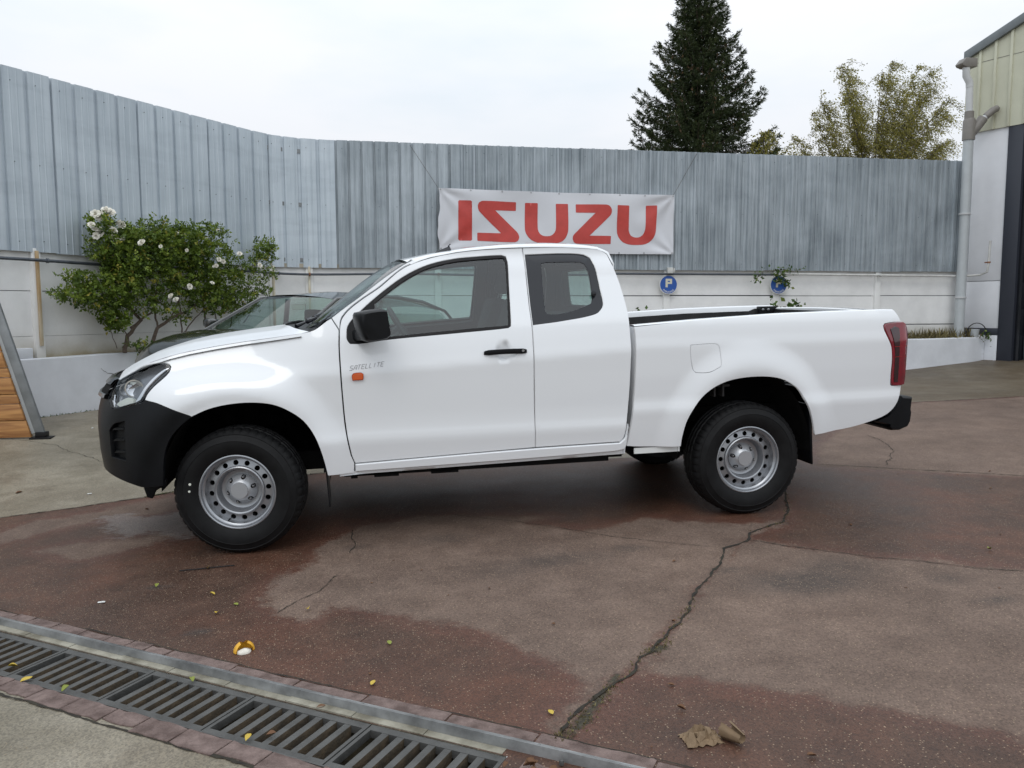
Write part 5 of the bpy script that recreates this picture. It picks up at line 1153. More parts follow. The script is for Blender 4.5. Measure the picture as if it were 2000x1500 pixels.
for sgn in (-1,1):
    tl=panel('tail_light',inset(TLs,.001),'bed',M['redlens'],truck,off=-.004,thick=.09,edge=.010,grid=.03,smoothing=False,extra=lambda s,z: -.012*max(0,1-abs(s-4.37)/.05)+.010*max(0,(s-4.40)/.03))
    ps=[tl]
    ps.append(panel('dark_lens_block',[(4.262,1.205),(4.30,1.222),(4.355,1.205),(4.385,1.165),(4.382,1.10),(4.372,.98),(4.362,.86),(4.350,.842),(4.305,.842),(4.302,.92),(4.304,1.01),(4.294,1.10)],'bed',M['reddark'],tl,off=-.0085,thick=.002,edge=.004,grid=.04))
    for z in (1.085,1.015): 
        ps.append(panel('lens_bar',[(4.292,z),(4.292,z+.004),(4.40,z+.006),(4.40,z+.002)],'bed',mat('lens_bar_red',(.30,.01,.01),.2,coat=1),tl,off=-.0125,thick=0,edge=.001,grid=.05))
    if sgn==1:
        for o in ps:
            for v in o.data.vertices: v.co.y*=-1
            o.data.flip_normals()
# rail caps, inner walls, floor, headboard, tailgate
def rail_z(x): return float(np.interp(x,[2.447,2.871,3.455,3.945,4.25,4.324],[1.277,1.302,1.326,1.333,1.334,1.331]))
xb=list(np.linspace(2.447,4.32,24))
for sg in (-1,1):
    prof=lambda x: [(hw(x,rail_z(x),'bed')-.004,rail_z(x)-.001),(hw(x,rail_z(x),'bed')-.014,rail_z(x)+.005),(.80,rail_z(x)+.006),(.775,rail_z(x)+.003),(.768,rail_z(x)-.006),(.768,rail_z(x)-.085)]
    V=[(x,sg*y,z) for x in xb for y,z in prof(x)]; n=6
    o=mesh('bed_rail',V,[(i*n+k,i*n+k+1,(i+1)*n+k+1,(i+1)*n+k) for i in range(len(xb)-1) for k in range(n-1)],M['paint'],truck,True,50)
    bm=bmesh.new(); bm.from_mesh(o.data); bmesh.ops.recalc_face_normals(bm,faces=bm.faces); bm.to_mesh(o.data); bm.free()
    # corrugated dark liner
    V=[]; nn_=int((4.30-2.5)/.04); 
    for i in range(nn_+1):
        x=2.49+i*.0455
        if x>4.31: break
        y=.762 if (i//2)%2 else .748
        V+=[(x,sg*y,rail_z(x)-.040 if x<4.1 else rail_z(x)-.02),(x,sg*(y-.01),.80 if x<2.70 or x>3.74 else .985)]
    mesh('bed_liner_wall',V,[(2*i,2*i+2,2*i+3,2*i+1) for i in range(len(V)//2-1)],M['liner'],truck)
    mb=MB(); mb.box(4.16,4.32,sg*.70,sg*.772,1.215,1.332); 
    mb.build('corner_bracket',M['blackpl'],truck,bevel=.006)
    for x in (4.20,4.25): mb=MB(); mb.lathe([(0,-sg*.008),(.012,-sg*.006),(.012,0)],(x-.02,sg*.698,1.305),'y',10); mb.build('bolt_head',M['nut'],truck)
mb=MB(); mb.box(2.49,2.70,-.76,.76,.78,.80); mb.box(3.76,4.32,-.76,.76,.78,.80); mb.box(2.70,3.76,-.40,.40,.78,.80)
for sg in (-1,1): mb.box(2.70,3.76,min(sg*.40,sg*.76),max(sg*.40,sg*.76),.978,.985); mb.box(2.70,3.76,sg*.405-.005,sg*.405+.005,.80,.978)
for i in range(8): mb.box(2.5,4.3,-.38+i*.105,-.33+i*.105,.80,.812)
mb.build('bed_floor',M['liner'],truck)
mb=MB(); mb.box(2.452,2.485,-.86,.86,.52,rail_z(2.46)-.006); mb.build('bed_front_wall',M['paint'],truck,bevel=.006)
mb=MB(); mb.box(2.487,2.50,-.76,.76,.80,1.262); mb.build('bed_liner_front',M['liner'],truck)
def tgz(y): return 1.318+.016*(1-(y/.78)**2)
V=[];ys=np.linspace(-.765,.765,19)
for y in ys:
    b=.03*(1-(y/.78)**2); V+=[(4.30+b*.5,y,.80),(4.30+b*.5,y,tgz(y)-.008),(4.308+b*.5,y,tgz(y)),(4.352+b,y,tgz(y)),(4.362+b,y,tgz(y)-.010),(4.375+b,y,1.10),(4.385+b,y,.85),(4.372+b,y,.66),(4.32+b,y,.66)]
n=9; tg=mesh('tailgate',V,[(i*n+k,i*n+(k+1)%n,(i+1)*n+(k+1)%n,(i+1)*n+k) for i in range(18) for k in range(n)]+[tuple(range(n)),tuple(18*n+k for k in range(n))[::-1]],M['paint'],truck,True,35)
bm=bmesh.new(); bm.from_mesh(tg.data); bmesh.ops.recalc_face_normals(bm,faces=bm.faces); bm.to_mesh(tg.data); bm.free()
V=[]
mb=MB(); 
for i in range(22):
    y=-.70+i*.0645; mb.box(4.283,4.299,y,y+.040,.86,1.285)
mb.box(4.290,4.300,-.74,.74,.82,1.308); mb.build('tailgate_liner',M['liner'],tg)
mb=MB(); mb.box(4.372,4.395,-.20,.20,1.18,1.26); mb.build('tailgate_handle',M['blackpl'],tg,bevel=.008)
for sg in (-1,1): # rear corner posts behind the lamps
    mb=MB(); mb.box(4.27,4.335,sg*.768,sg*.83,.66,1.312); mb.build('corner_post',M['paint'],truck,bevel=.012)
# rear bumper step
rb=[(4.205,.568),(4.30,.60),(4.36,.655),(4.395,.70),(4.417,.736),(4.495,.729),(4.487,.645),(4.494,.621),(4.487,.556),(4.469,.521),(4.401,.497),(4.341,.499),(4.318,.518),(4.323,.536)]
for sg in (-1,1):
    rr_=[]
    for yy,sc in ((-.76,.9),(-.80,.98),(-.79,1),(-.56,1.0),(-.50,.97)): rr_.append([(4.36+(x-4.36)*sc,sg*-yy*-1 if False else sg*abs(yy),.62+(z-.62)*sc) for x,z in rb])
    rr_=[[(x,sg*y_,z) for (x,_,z) in r] for r,y_ in zip(rr_,(.835,.82,.79,.52,.50))]
    n=len(rb); mb=MB(); mb.add([p for r in rr_ for p in r],[(i*n+k,i*n+(k+1)%n,(i+1)*n+(k+1)%n,(i+1)*n+k) for i in range(4) for k in range(n)]+[tuple(range(n)),tuple(4*n+k for k in range(n))[::-1]])
    mb.build('rear_bumper_step',M['blackpl'],truck,smooth=True,sharp=30)
mb=MB(); mb.box(4.28,4.42,-.52,.52,.56,.66); mb.build('rear_crossbar',M['under'],truck,bevel=.01)
mb=MB(); mb.box(2.45,2.76,-.872,-.86,.455,.492); mb.build('bed_skirt',M['paint2'],truck)
# ---- cab rear wall with window
def backx(z): return float(np.interp(z,[.457,.54,.695,.861,1.128,1.276,1.394,1.568,1.656,1.724,1.765],[2.385,2.384,2.395,2.41,2.42,2.42,2.418,2.398,2.375,2.350,2.335]))
def backP(y,z,d=0): 
    W_=hw(2.3,z,'cab'); f=(abs(y)/W_); return (backx(z)-d+.02-.03*f**6,y,z)
bw=[(-(hw(2.3,z,'cab')-.004),z) for z in np.linspace(.46,1.70,20)]; ol=bw+[(-a,z) for a,z in bw[::-1]]
rwin=[(-.56,1.385),(.56,1.385),(.58,1.42),(.53,1.635),(.50,1.655),(-.50,1.655),(-.53,1.635),(-.58,1.42)]
v,f=cdt(ol,[rwin],.07); o=mesh('cab_rear_wall',[backP(a,b) for a,b in v],f,M['paint'],truck,True,50)
o2=mesh('cab_rear_trim',[backP(a*.97,b,.05) for a,b in v],[t[::-1] for t in f],M['trim'],truck,True)
v,f=cdt(rwin,(),.15); mesh('rear_window',[backP(a,b,.01) for a,b in v],f,M['glass'],o,True)
v,f=cdt(inset(rwin,-.015),[inset(rwin,.01)],.15,False); mesh('rear_window_seal',[backP(a,b,-.003) for a,b in v],f,M['seal'],o,True)
# ---- interior trims
for sgn in (-1,1):
    for nm,ol,hl_,kd in (('door_trim',[(.70,.53),(.68,.75),(.66,1.0),(.66,1.25),(.72,1.38),(.86,1.51),(1.03,1.63),(1.18,1.70),(1.40,1.74),(1.77,1.765),(1.775,1.3),(1.775,.56)],[win],'cab'),('quarter_trim',[(1.78,.56),(1.78,1.762),(2.18,1.755),(2.31,1.74),(2.38,1.5),(2.39,1.2),(2.37,.6)],[wr],'cab')):
        o=panel(nm,ol,kd,M['trim'],truck,holes=hl_,off=.034,thick=.036,edge=.002,grid=.07)
        if sgn==1:
            for v in o.data.vertices: v.co.y*=-1
            o.data.flip_normals()
    o=panel('pillar_trim',[(.66,1.31),(.70,1.40),(.87,1.525),(1.02,1.64),(1.08,1.69),(1.0,1.65),(.86,1.56),(.70,1.44),(.60,1.37)],'cab',M['trimlt'],truck,off=.055,thick=.056,edge=.002,grid=.07)
    if sgn==1:
        for v in o.data.vertices: v.co.y*=-1
        o.data.flip_normals()
mb=MB(); mb.add([(.46,-.80,1.26),(.46,.80,1.26),(.84,-.78,1.265),(.84,.78,1.265),(.95,-.78,1.20),(.95,.78,1.20),(.90,-.78,.75),(.90,.78,.75),(.46,-.80,.75),(.46,.80,.75)],[(0,2,3,1),(2,4,5,3),(4,6,7,5),(0,1,9,8),(8,9,7,6),(0,8,6,4,2),(1,3,5,7,9)]); mb.build('dashboard',M['trim'],truck,bevel=.02)
mb=MB(); mb.box(.66,.88,-.56,-.24,1.26,1.305); mb.build('instrument_hood',M['trim'],truck,bevel=.02)
c0=Vector((1.03,-.40,1.245)); ax=Vector((.88,0,.47)).normalized(); uu=Vector((0,1,0)); ww=ax.cross(uu)
mb=MB(); mb.tube([c0+(uu*math.cos(t)+ww*math.sin(t))*.185 for t in np.linspace(0,2*math.pi,33)],.016,8,False)
for t in (0,math.pi,-math.pi/2): mb.tube([c0-ax*.02,c0+(uu*math.cos(t)+ww*math.sin(t))*.18],.014,6)
mb.tube([c0-ax*.02,c0-ax*.22],.03,8); mb.lathe([(0,0),(.05,.0),(.06,.03)],(c0.x-.02,c0.y,c0.z),'y',12); mb.build('steering_wheel',M['trim'],truck,smooth=True)
def seat(y,x0=1.15,rear=False):
    mb=MB(); mb.box(x0,x0+.50,y-.25,y+.25,.72,.90); s=mb.build('seat_cushion',M['seat'],truck,bevel=.05,seg=3)
    mb=MB(); A_=Matrix.Translation((x0+.47,y,.86))@Matrix.Rotation(math.radians(17),4,'Y'); mb.box(-.06,.08,-.24,.24,0,.62,A_); mb.build('seat_backrest',M['seat'],truck,bevel=.045,seg=3)
    mb=MB(); mb.box(-.03,.06,-.13,.13,.66,.86,A_); mb.build('headrest',M['seat'],truck,bevel=.04,seg=3); mb=MB()
    for d in (-.06,.06): mb.tube([A_@Vector((.015,d,.58)),A_@Vector((.015,d,.68))],.006,6)
    mb.build('headrest_post',M['nut'],truck)
seat(-.40); seat(.40)
mb=MB(); mb.box(2.02,2.28,-.66,.66,.70,.92); mb.build('rear_bench',M['seat'],truck,bevel=.04); mb=MB(); mb.box(2.22,2.34,-.66,.66,.92,1.34); mb.build('rear_backrest',M['seat'],truck,bevel=.04)
mb=MB(); mb.box(.62,2.35,-.80,.80,.52,.60); mb.box(.9,1.7,-.12,.12,.6,.86); mb.build('cabin_floor',M['trim'],truck)
mb=MB(); mb.box(.985,1.0,-.13,.13,1.60,1.67); mb.tube([(.99,0,1.66),(.98,0,1.71)],.01,6); mb.build('interior_mirror',M['blackgl'],truck,bevel=.01)
# ---- wheels
def wheel(x,sg,z,steer=0,spin=0.,first=None):
    """rim mesh is the part; tyre, hub cap and nuts are its pieces. local frame: axis y, outside = -y"""
    if first is not None:
        o=dup(first,truck)
    else:
        # rim lathe: barrel, flange, disc
        mb=MB(); mb.lathe([(.180,.22),(.196,.20),(.200,.06),(.196,.045),(.207,.035),(.2217,.028),(.2240,.012),(.2225,.002),(.2165,.0),(.2115,.006),(.2095,.018),(.203,.026),(.1965,.030),(.193,.045),(.1905,.066)],n=72)
        # disc ring with 16 real holes
        r0,r1=.1475,.1905; yR=lambda r: .066-.0*(r-r0) if r>.185 else .056+(r-r0)/(.185-r0)*.008
        nh=16; holes=[]; 
        out_=[(r1*math.cos(2*math.pi*i/72),r1*math.sin(2*math.pi*i/72)) for i in range(72)]; inn_=[(r0*math.cos(2*math.pi*i/72),r0*math.sin(2*math.pi*i/72)) for i in range(72)]
        for k in range(nh):
            t=2*math.pi*(k+.5)/nh; holes.append([(.1665*math.cos(t)+.0158*math.cos(q),.1665*math.sin(t)+.0158*math.sin(q)) for q in np.linspace(0,2*math.pi,13)[:-1]])
        v,f=cdt(out_,[inn_]+holes,.02,False); b=len(mb.v)
        mb.add([(a,yR(math.hypot(a,c)),c) for a,c in v],f)
        for h in holes:
            b=len(mb.v); m_=len(h); cx=sum(p[0] for p in h)/m_; cz=sum(p[1] for p in h)/m_
            mb.v+=[(p[0],yR(math.hypot(*p)),p[1]) for p in h]+[(p[0],yR(math.hypot(*p))+.012,p[1]) for p in h]; mb.f+=[(b+i,b+(i+1)%m_,b+m_+(i+1)%m_,b+m_+i) for i in range(m_)]
        mb.lathe([(.1475,.056),(.1445,.044),(.138,.0400),(.131,.043),(.126,.056),(.122,.082),(.117,.097),(.108,.100),(.098,.101),(.0,.101)],n=72)
        o=mb.build('wheel',M['rim'],truck,smooth=True,sharp=30,fix=False)
        mb=MB(); mb.lathe([(.0,.205),(.19,.205)],n=40); mb.build('brake_backing',M['under'],o,fix=False)
        # tyre
        prof=[(.212,.035),(.220,.010),(.226,.000),(.236,-.006),(.262,-.0165),(.290,-.0205),(.3055,-.0195),(.3075,-.0215),(.3105,-.0185),(.330,-.0125),(.341,-.0065),(.345,-.008),(.349,-.003),(.360,.006),(.3695,.020),(.3735,.040),(.3745,.062),(.3675,.066),(.3675,.074),(.3755,.078),(.376,.105),(.368,.109),(.368,.117),(.376,.121),(.3755,.148),(.3675,.152),(.3675,.160),(.3745,.164),(.3735,.186),(.3695,.205),(.350,.228),(.300,.245),(.240,.235),(.212,.215)]
        n=240; V=[]
        for k in range(n):
            t=2*math.pi*k/n; 
            for j,(r,h) in enumerate(prof):
                rr=r
                if 13<=j<=16 or 28<=j<=30: rr-= .0065 if (k%5) in (0,) else 0; rr-= .003 if (k%5)==1 and j in (12,13) else 0
                if 18<=j<=19 or 22<=j<=23: rr-= .005 if (k%6)==0 else 0
                if 3<=j<=6 and False: rr+=0
                V.append((rr*math.cos(t),h,rr*math.sin(t)))
        m_=len(prof); F_=[(k*m_+j,k*m_+j+1,((k+1)%n)*m_+j+1,((k+1)%n)*m_+j) for k in range(n) for j in range(m_-1)]
        mesh('tyre',V,F_,M['rubber'],o,True,28)
        # hub cap with pockets and nuts
        mb=MB(); 
        capout=[(.0925*math.cos(2*math.pi*i/60),.0925*math.sin(2*math.pi*i/60)) for i in range(60)]
        hs=[]
        for k in range(6):
            t=2*math.pi*(k+.35)/6; ct,st=math.cos(t),math.sin(t); loop=[]
            for (a,bq) in ((.064,0),(.066,.007),(.073,.0125),(.082,.0125),(.0885,.008),(.0885,-.008),(.082,-.0125),(.073,-.0125),(.066,-.007)): loop.append((a*ct-bq*st,a*st+bq*ct))
            hs.append(loop)
        v,f=cdt(capout,hs,.012)
        yc=lambda r: float(np.interp(r,[0,.049,.0505,.053,.060,.075,.088,.0925],[.040,.041,.046,.048,.052,.070,.086,.092]))
        mb.add([(a,yc(math.hypot(a,c)),c) for a,c in v],f)
        mb.lathe([(.0925,.092),(.0925,.101)],n=60)
        mb.lathe([(0,.0395),(.0485,.0395),(.0495,.042),(.050,.047)],n=40)
        mb.build('hub_cap',mat('hub_cap_silver',(.44,.45,.47),.32,metal=.5),o,smooth=True,sharp=40,fix=False)
        mb=MB(); mb.lathe([(0,.0),(.09,.0)],(0,.098,0),n=30); mb.build('hub_recess',M['under'],o,fix=False)
        for k in range(6):
            t=2*math.pi*(k+.35)/6; mb=MB(); mb.lathe([(0,.060),(.006,.061),(.009,.066),(.0095,.098)],(.0775*math.cos(t),0,.0775*math.sin(t)),n=6); mb.build('wheel_nut',M['nut'],o,fix=False,smooth=True)
        mb=MB(); mb.tube([(-.05,.055,-.175),(-.062,.03,-.196)],.004,6); mb.build('valve',M['rubber'],o)
    o.matrix_local=Matrix.Translation((x,sg*.893,z))@Matrix.Rotation(math.radians(steer),4,'Z')@Matrix.Rotation(0 if sg<0 else math.pi,4,'Z')@Matrix.Rotation(spin,4,'Y')
    return o
def _noop(): pass
w1=wheel(.008,-1,.374,steer=-8,spin=.1)
w2=wheel(3.233,-1,.374,first=w1,spin=.6); w3=wheel(0,1,.374,steer=-8,first=w1,spin=1.); w4=wheel(3.233,1,.374,first=w1,spin=2.)
for a_,b_,r_ in ((-.262,.060,.0075),(-.268,.018,.0065)):   # two small white chalk dots on the front tyre wall
    mb=MB(); mb.lathe([(0,-.0215),(r_,-.0210),(r_,-.015)],(a_,0,b_),n=12); d_=mb.build('chalk_dot',M['drl'],w1,smooth=True,fix=False); d_.matrix_local=Matrix.Rotation(-.1,4,'Y')@d_.matrix_local
# ================= leaves and plants
def leafmat(name,ramp,rough=.5,trans=.25):
    m=bpy.data.materials.new(name); m.use_nodes=True; t=m.node_tree; b=t.nodes['Principled BSDF']; a=t.nodes.new('ShaderNodeAttribute'); a.attribute_name='tone'
    r=t.nodes.new('ShaderNodeValToRGB'); e=r.color_ramp.elements
    while len(e)<len(ramp): e.new(.5)
    for el,(p,c) in zip(e,ramp): el.position=p; el.color=(*c,1)
    t.links.new(a.outputs['Fac'],r.inputs[0]); t.links.new(r.outputs[0],b.inputs['Base Color']); b.inputs['Roughness'].default_value=rough; b.inputs['Specular IOR Level'].default_value=.35
    tl=t.nodes.new('ShaderNodeBsdfTranslucent'); mx=t.nodes.new('ShaderNodeMixShader'); mx.inputs[0].default_value=trans; o=t.nodes['Material Output']
    t.links.new(r.outputs[0],tl.inputs[0]); t.links.new(b.outputs[0],mx.inputs[1]); t.links.new(tl.outputs[0],mx.inputs[2]); t.links.new(mx.outputs[0],o.inputs[0]); return m
M['roseleaf']=leafmat('rose_leaf',[(0,(.030,.058,.010)),(.40,(.110,.170,.022)),(.75,(.23,.30,.040)),(1,(.36,.32,.06))])
M['spruceleaf']=leafmat('spruce_needles',[(0,(.016,.027,.010)),(.6,(.042,.060,.018)),(.9,(.085,.10,.030)),(1,(.13,.075,.035))],.6,.12)
M['birchleaf']=leafmat('birch_leaf',[(0,(.15,.15,.035)),(.5,(.30,.28,.065)),(.85,(.44,.38,.11)),(1,(.42,.30,.12))],.5,.35)
M['vineleaf']=leafmat('vine_leaf',[(0,(.03,.06,.012)),(.6,(.07,.13,.025)),(1,(.20,.24,.05))])
M['drygrass']=leafmat('dry_grass',[(0,(.07,.055,.025)),(.6,(.17,.14,.06)),(1,(.26,.22,.10))],.8,.2)
M['bark']=mat('bark',(.085,.060,.045),.9,col2=(.15,.115,.09),scale=30,bump=.5,bscale=80)
M['birchbark']=mat('birch_bark',(.20,.18,.15),.9,col2=(.09,.075,.06),scale=12)
def unit(v): return v/(np.linalg.norm(v,axis=-1,keepdims=True)+1e-9)
def leafmesh(name,C,D,Ln,Wd,m,parent,tone,seed=0,fold=.25):
    """C centres(base), D directions, Ln lengths, Wd widths -> folded two-quad leaves"""
    r=np.random.RandomState(seed); n=len(C); C=np.asarray(C,float); D=unit(np.asarray(D,float)); Ln=np.broadcast_to(Ln,(n,))[:,None]; Wd=np.broadcast_to(Wd,(n,))[:,None]
    U=unit(np.cross(D,unit(r.randn(n,3)))); Nn=np.cross(D,U)
    b=C; t=C+D*Ln; l=C+D*Ln*.45+U*Wd*.5+Nn*Wd*fold; q=C+D*Ln*.45-U*Wd*.5+Nn*Wd*fold; mid=C+D*Ln*.5
    V=np.stack([b,l,t,q],1).reshape(-1,3); F=np.arange(4*n).reshape(n,4)
    o=fastmesh(name,V,F,4,m,parent); at=o.data.attributes.new('tone','FLOAT','FACE'); at.data.foreach_set('value',np.asarray(tone,np.float32)); return o
# ---- rose bush on the left wall
DX=[60,120,200,255,330,440,530]; DD=[-.55,0,.59,.87,1.48,2.5,3.42]; SB0=s_of(-2.66,4.5)-.17
def bpx(px,py,off=.25): 
    sc=183-.1*px; return WL(SB0+float(np.interp(px,DX,DD)),off,1.443-(py-602)/sc*1.0)
bush=empty('rose_bush','big rose bush with white blooms growing against the curved left wall','shrub',bpx(258,688,.2)); bO_=bush.location
BL=lambda p: Vector(p)-bO_
mb=MB()
def stem(pts,r0,r1,offs=None):
    P=[BL(bpx(x,y,o)) for x,y,o in pts]; n=len(P); Q=[]
    for a,b in zip(P[:-1],P[1:]):
        for k in range(4): Q.append(a.lerp(b,k/4)+Vector((rnd.uniform(-.008,.008),rnd.uniform(-.008,.008),rnd.uniform(-.006,.006))))
    Q.append(P[-1]); mb.tube(Q,list(np.linspace(r0,r1,len(Q))),7)
stem([(255,688,.25),(262,655,.25),(285,625,.27),(262,596,.3),(228,575,.3),(205,545,.25)],.028,.010)
stem([(268,640,.26),(300,610,.3),(320,580,.3),(330,540,.3)],.016,.006)
stem([(262,596,.3),(245,570,.3),(250,520,.25),(200,470,.2),(190,430,.2)],.014,.004)
stem([(262,655,.25),(253,640,.26),(250,620,.26)],.008,.004)
stem([(245,680,.2),(225,640,.2),(205,615,.22)],.005,.003)
stem([(300,670,.3),(312,640,.3),(335,620,.33),(372,603,.33),(400,570,.3)],.026,.010)
stem([(312,640,.3),(305,600,.32),(312,560,.32),(330,500,.25)],.014,.006)
stem([(335,620,.33),(350,590,.3),(355,550,.3),(370,480,.25)],.010,.004)
stem([(355,655,.3),(353,600,.3),(350,560,.3)],.010,.006); stem([(355,655,.3),(380,620,.3),(400,600,.3)],.010,.005)
stem([(405,650,.25),(400,600,.25),(405,540,.25),(410,480,.2)],.014,.006); stem([(425,640,.25),(418,590,.25),(425,530,.2),(430,500,.2)],.009,.004)
stem([(455,640,.2),(462,600,.2),(490,570,.2),(500,520,.2),(505,480,.2)],.009,.004); stem([(480,630,.2),(500,600,.2),(515,560,.2),(512,520,.2)],.008,.003); stem([(210,580,.3),(170,575,.25),(125,574,.2)],.006,.002); stem([(200,560,.3),(160,545,.2),(130,535,.2)],.005,.002)
mb.build('stems',M['bark'],bush,smooth=True,fix=False)
CL_=[(205,480,32,38,.5),(245,510,50,45,1),(300,495,58,42,1.2),(350,485,55,36,1.1),(395,505,45,42,1),(300,550,62,42,.8),(235,560,45,42,.9),(370,550,48,38,.65),(185,580,38,28,.45),(148,577,26,14,.25),(165,545,35,16,.25),(215,622,26,18,.35),(335,610,25,18,.14),(425,555,38,42,.7),(492,545,32,42,.4),(505,500,16,22,.18),(455,588,34,28,.5),(400,575,40,35,.4),(190,440,16,22,.25),(300,458,75,16,.5),(385,452,50,14,.3),(270,470,40,25,.5),(205,600,22,18,.12),(262,672,10,8,.05),(300,683,12,10,.06),(505,478,7,16,.08),(450,520,22,22,.15),(285,595,35,18,.22),(410,595,38,20,.2),(245,455,10,18,.06),(225,445,8,14,.05),(295,440,6,14,.04),(315,436,5,12,.03),(350,442,6,12,.04),(430,470,8,20,.06),(400,445,6,10,.03),(120,572,10,10,.06),(135,535,10,10,.05),(215,635,14,10,.08),(515,490,8,22,.10)]
CC_=[];DD_=[];TT=[];LL=[]
for cx,cy,rx_,ry_,dn in CL_:
    nsp=int(370*dn)
    for k in range(nsp):
        a=rnd.uniform(0,2*math.pi); q=math.sqrt(rnd.random()); q=q*(1+.12*rnd.gauss(0,1)) if q>.75 else q
        dep=rnd.uniform(-1,1)*math.sqrt(max(0,1-q*q)); o=.38+.26*dep
        p=np.array(BL(bpx(cx+rx_*q*math.cos(a),cy+ry_*q*math.sin(a),max(.06,o))))
        d=np.array([rnd.gauss(0,1),rnd.gauss(-.3,1),rnd.gauss(.15,.8)]); d/=np.linalg.norm(d)
        side=np.cross(d,[rnd.gauss(0,1),rnd.gauss(0,1),rnd.gauss(0,1)]); side/=np.linalg.norm(side)+1e-9
        tone=min(1,max(0,rnd.gauss(.40,.17)+.12*max(-1,min(1,(cy-(cy+ry_*q*math.sin(a)))/40))))
        if rnd.random()<.03: tone=1
        L_=rnd.uniform(.032,.056)
        for j,(f,sg) in enumerate(((0,1),(0,-1),(.55,1),(.55,-1),(1.,0))):
            CC_.append(p+d*f*.05); DD_.append(d*.5+side*sg*.9 if sg else d); TT.append(min(1,max(0,tone+rnd.gauss(0,.06)))); LL.append(L_*rnd.uniform(.8,1.15))
LL=np.array(LL); fo=leafmesh('foliage',CC_,DD_,LL,LL*.62,M['roseleaf'],bush,TT,3); fo['kind']='stuff'
M['petal']=mat('rose_petal',(.84,.83,.78),.6,col2=(.80,.76,.66),scale=25)
def bloom():
    V=[];F_=[]; r=random.Random(4)
    for ring,(rad,tilt,n) in enumerate(((.006,80,3),(.014,62,5),(.024,38,6),(.032,12,7))):
        for k in range(n):
            a=2*math.pi*(k+.5*ring)/n+r.uniform(-.2,.2); t=math.radians(tilt+r.uniform(-8,8)); u=Vector((math.cos(a),math.sin(a),0)); w=Vector((-u.y,u.x,0)); up=u*math.cos(t)+Vector((0,0,1))*math.sin(t)
            b=len(V); L_=.030+.003*ring; ww=.016+.003*ring; base=u*rad*.4
            for (l,s,c) in ((0,-.4,0),(0,.4,0),(.6,-1,.003),(.6,1,.003),(1,-.6,.0),(1,.6,0),(.6,0,-.003),(1.08,0,.002)): V.append(tuple(base+up*L_*l+w*ww*s+Vector((0,0,c))+u*(.006*l*l if ring>1 else -.004*l)))
            F_+=[(b,b+1,b+6),(b,b+6,b+2),(b+1,b+3,b+6),(b+2,b+6,b+7,b+4),(b+6,b+3,b+5,b+7)]
    me=bpy.data.meshes.new('rose_bloom'); me.from_pydata(V,[],F_); me.materials.append(M['petal']); me.polygons.foreach_set('use_smooth',[True]*len(F_)); return me
BM_=bloom()
FLW=[(178,420,1.3),(186,424,1.5),(197,413,1.4),(205,417,1.5),(170,441,1.),(178,448,1.4),(183,456,1.2),(177,462,1.),(188,466,1.5),(205,440,1.),(212,452,1.2),(208,462,1.1),(227,437,1.0),(234,442,1.2),(241,440,1.1),(220,470,1.),(232,468,1.1),(255,477,1.1),(303,578,1.4),(312,585,1.5),(308,574,1.2),(338,560,1.5),(345,562,1.1),(378,553,1.2),(383,500,1.2),(392,508,1.3),(387,520,1.1),(400,512,1.2),(383,521,1.),(395,538,1.),(432,497,1.4),(469,519,1.5),(413,450,.9),(393,465,1.),(400,474,.9),(336,491,.9),(215,543,1.1),(288,484,.9),(340,457,.9),(478,586,1.1),(372,520,.8)]
for x,y,sc in FLW[::1]:
    if rnd.random()<.25 and y>430: continue
    f=link('rose_bloom',BM_,None,bush); f.location=BL(bpx(x,y,.66 if y>470 else .45)); f.scale=(sc*(.74 if y<485 and x<260 else .46),)*3; f.rotation_euler=(rnd.uniform(.6,1.7),rnd.uniform(-.5,.5),rnd.uniform(-.8,.8))
# ---- creeping vine, planter plants, dry weeds
def sprig(name,label,cat,base,pts,n,L0,m,group=None,spread=.04,kindleaf='leaves',seed=1,up=.3):
    o=empty(name,label,cat,base,group); mb=MB(); B=Vector(base)
    for st in pts:
        P=[Vector(p)-B for p in st]; mb.tube(P,.004,5)
    mb.build('stem',M['bark'],o,fix=False)
    r=np.random.RandomState(seed); C=[];D=[]
    for st in pts:
        for k in range(n):
            i=r.randint(0,len(st)-1) if len(st)>2 else 0; f=r.rand(); p=Vector(st[i]).lerp(Vector(st[i+1]),f)-B; C.append(np.array(p)+r.randn(3)*spread*np.array([1,.5,1])); D.append(r.randn(3)+np.array([0,-.4,up]))
    L_=L0*r.uniform(.6,1.2,len(C)); leafmesh(kindleaf,C,D,L_,L_*.7,m,o,np.clip(r.normal(.5,.25,len(C)),0,1),seed); return o
sprig('creeping_vine','green creeping vine hanging over the pipe and the second parking sign','vine',(7.55,7.25,2.1),[[(8.42,7.2,2.12),(8.25,7.2,2.07),(8.1,7.2,2.10),(7.9,7.2,2.08),(7.7,7.2,2.08),(7.6,7.2,2.0),(7.50,7.2,1.90)],[(7.95,7.2,2.06),(7.9,7.18,1.96),(8.0,7.18,1.88)],[(8.05,7.2,2.04),(8.10,7.2,1.90),(8.16,7.18,1.82)]],70,.058,M['vineleaf'],spread=.035,seed=5)
sprig('planter_plant','leafy green sprig showing above the truck bed right of the sign post','plant',(8.1,7.0,.88),[[(8.1,7.0,.88),(8.12,7.0,1.3),(8.10,6.98,1.50)],[(8.12,7.0,1.3),(8.22,6.98,1.45)]],50,.095,M['vineleaf'],spread=.07,seed=6)
sprig('planter_plant','small pale green sprig above the truck bed left of the sign post','plant',(7.75,7.0,.88),[[(7.75,7.0,.88),(7.78,7.0,1.3),(7.76,6.98,1.50)]],45,.085,M['vineleaf'],spread=.06,seed=7)
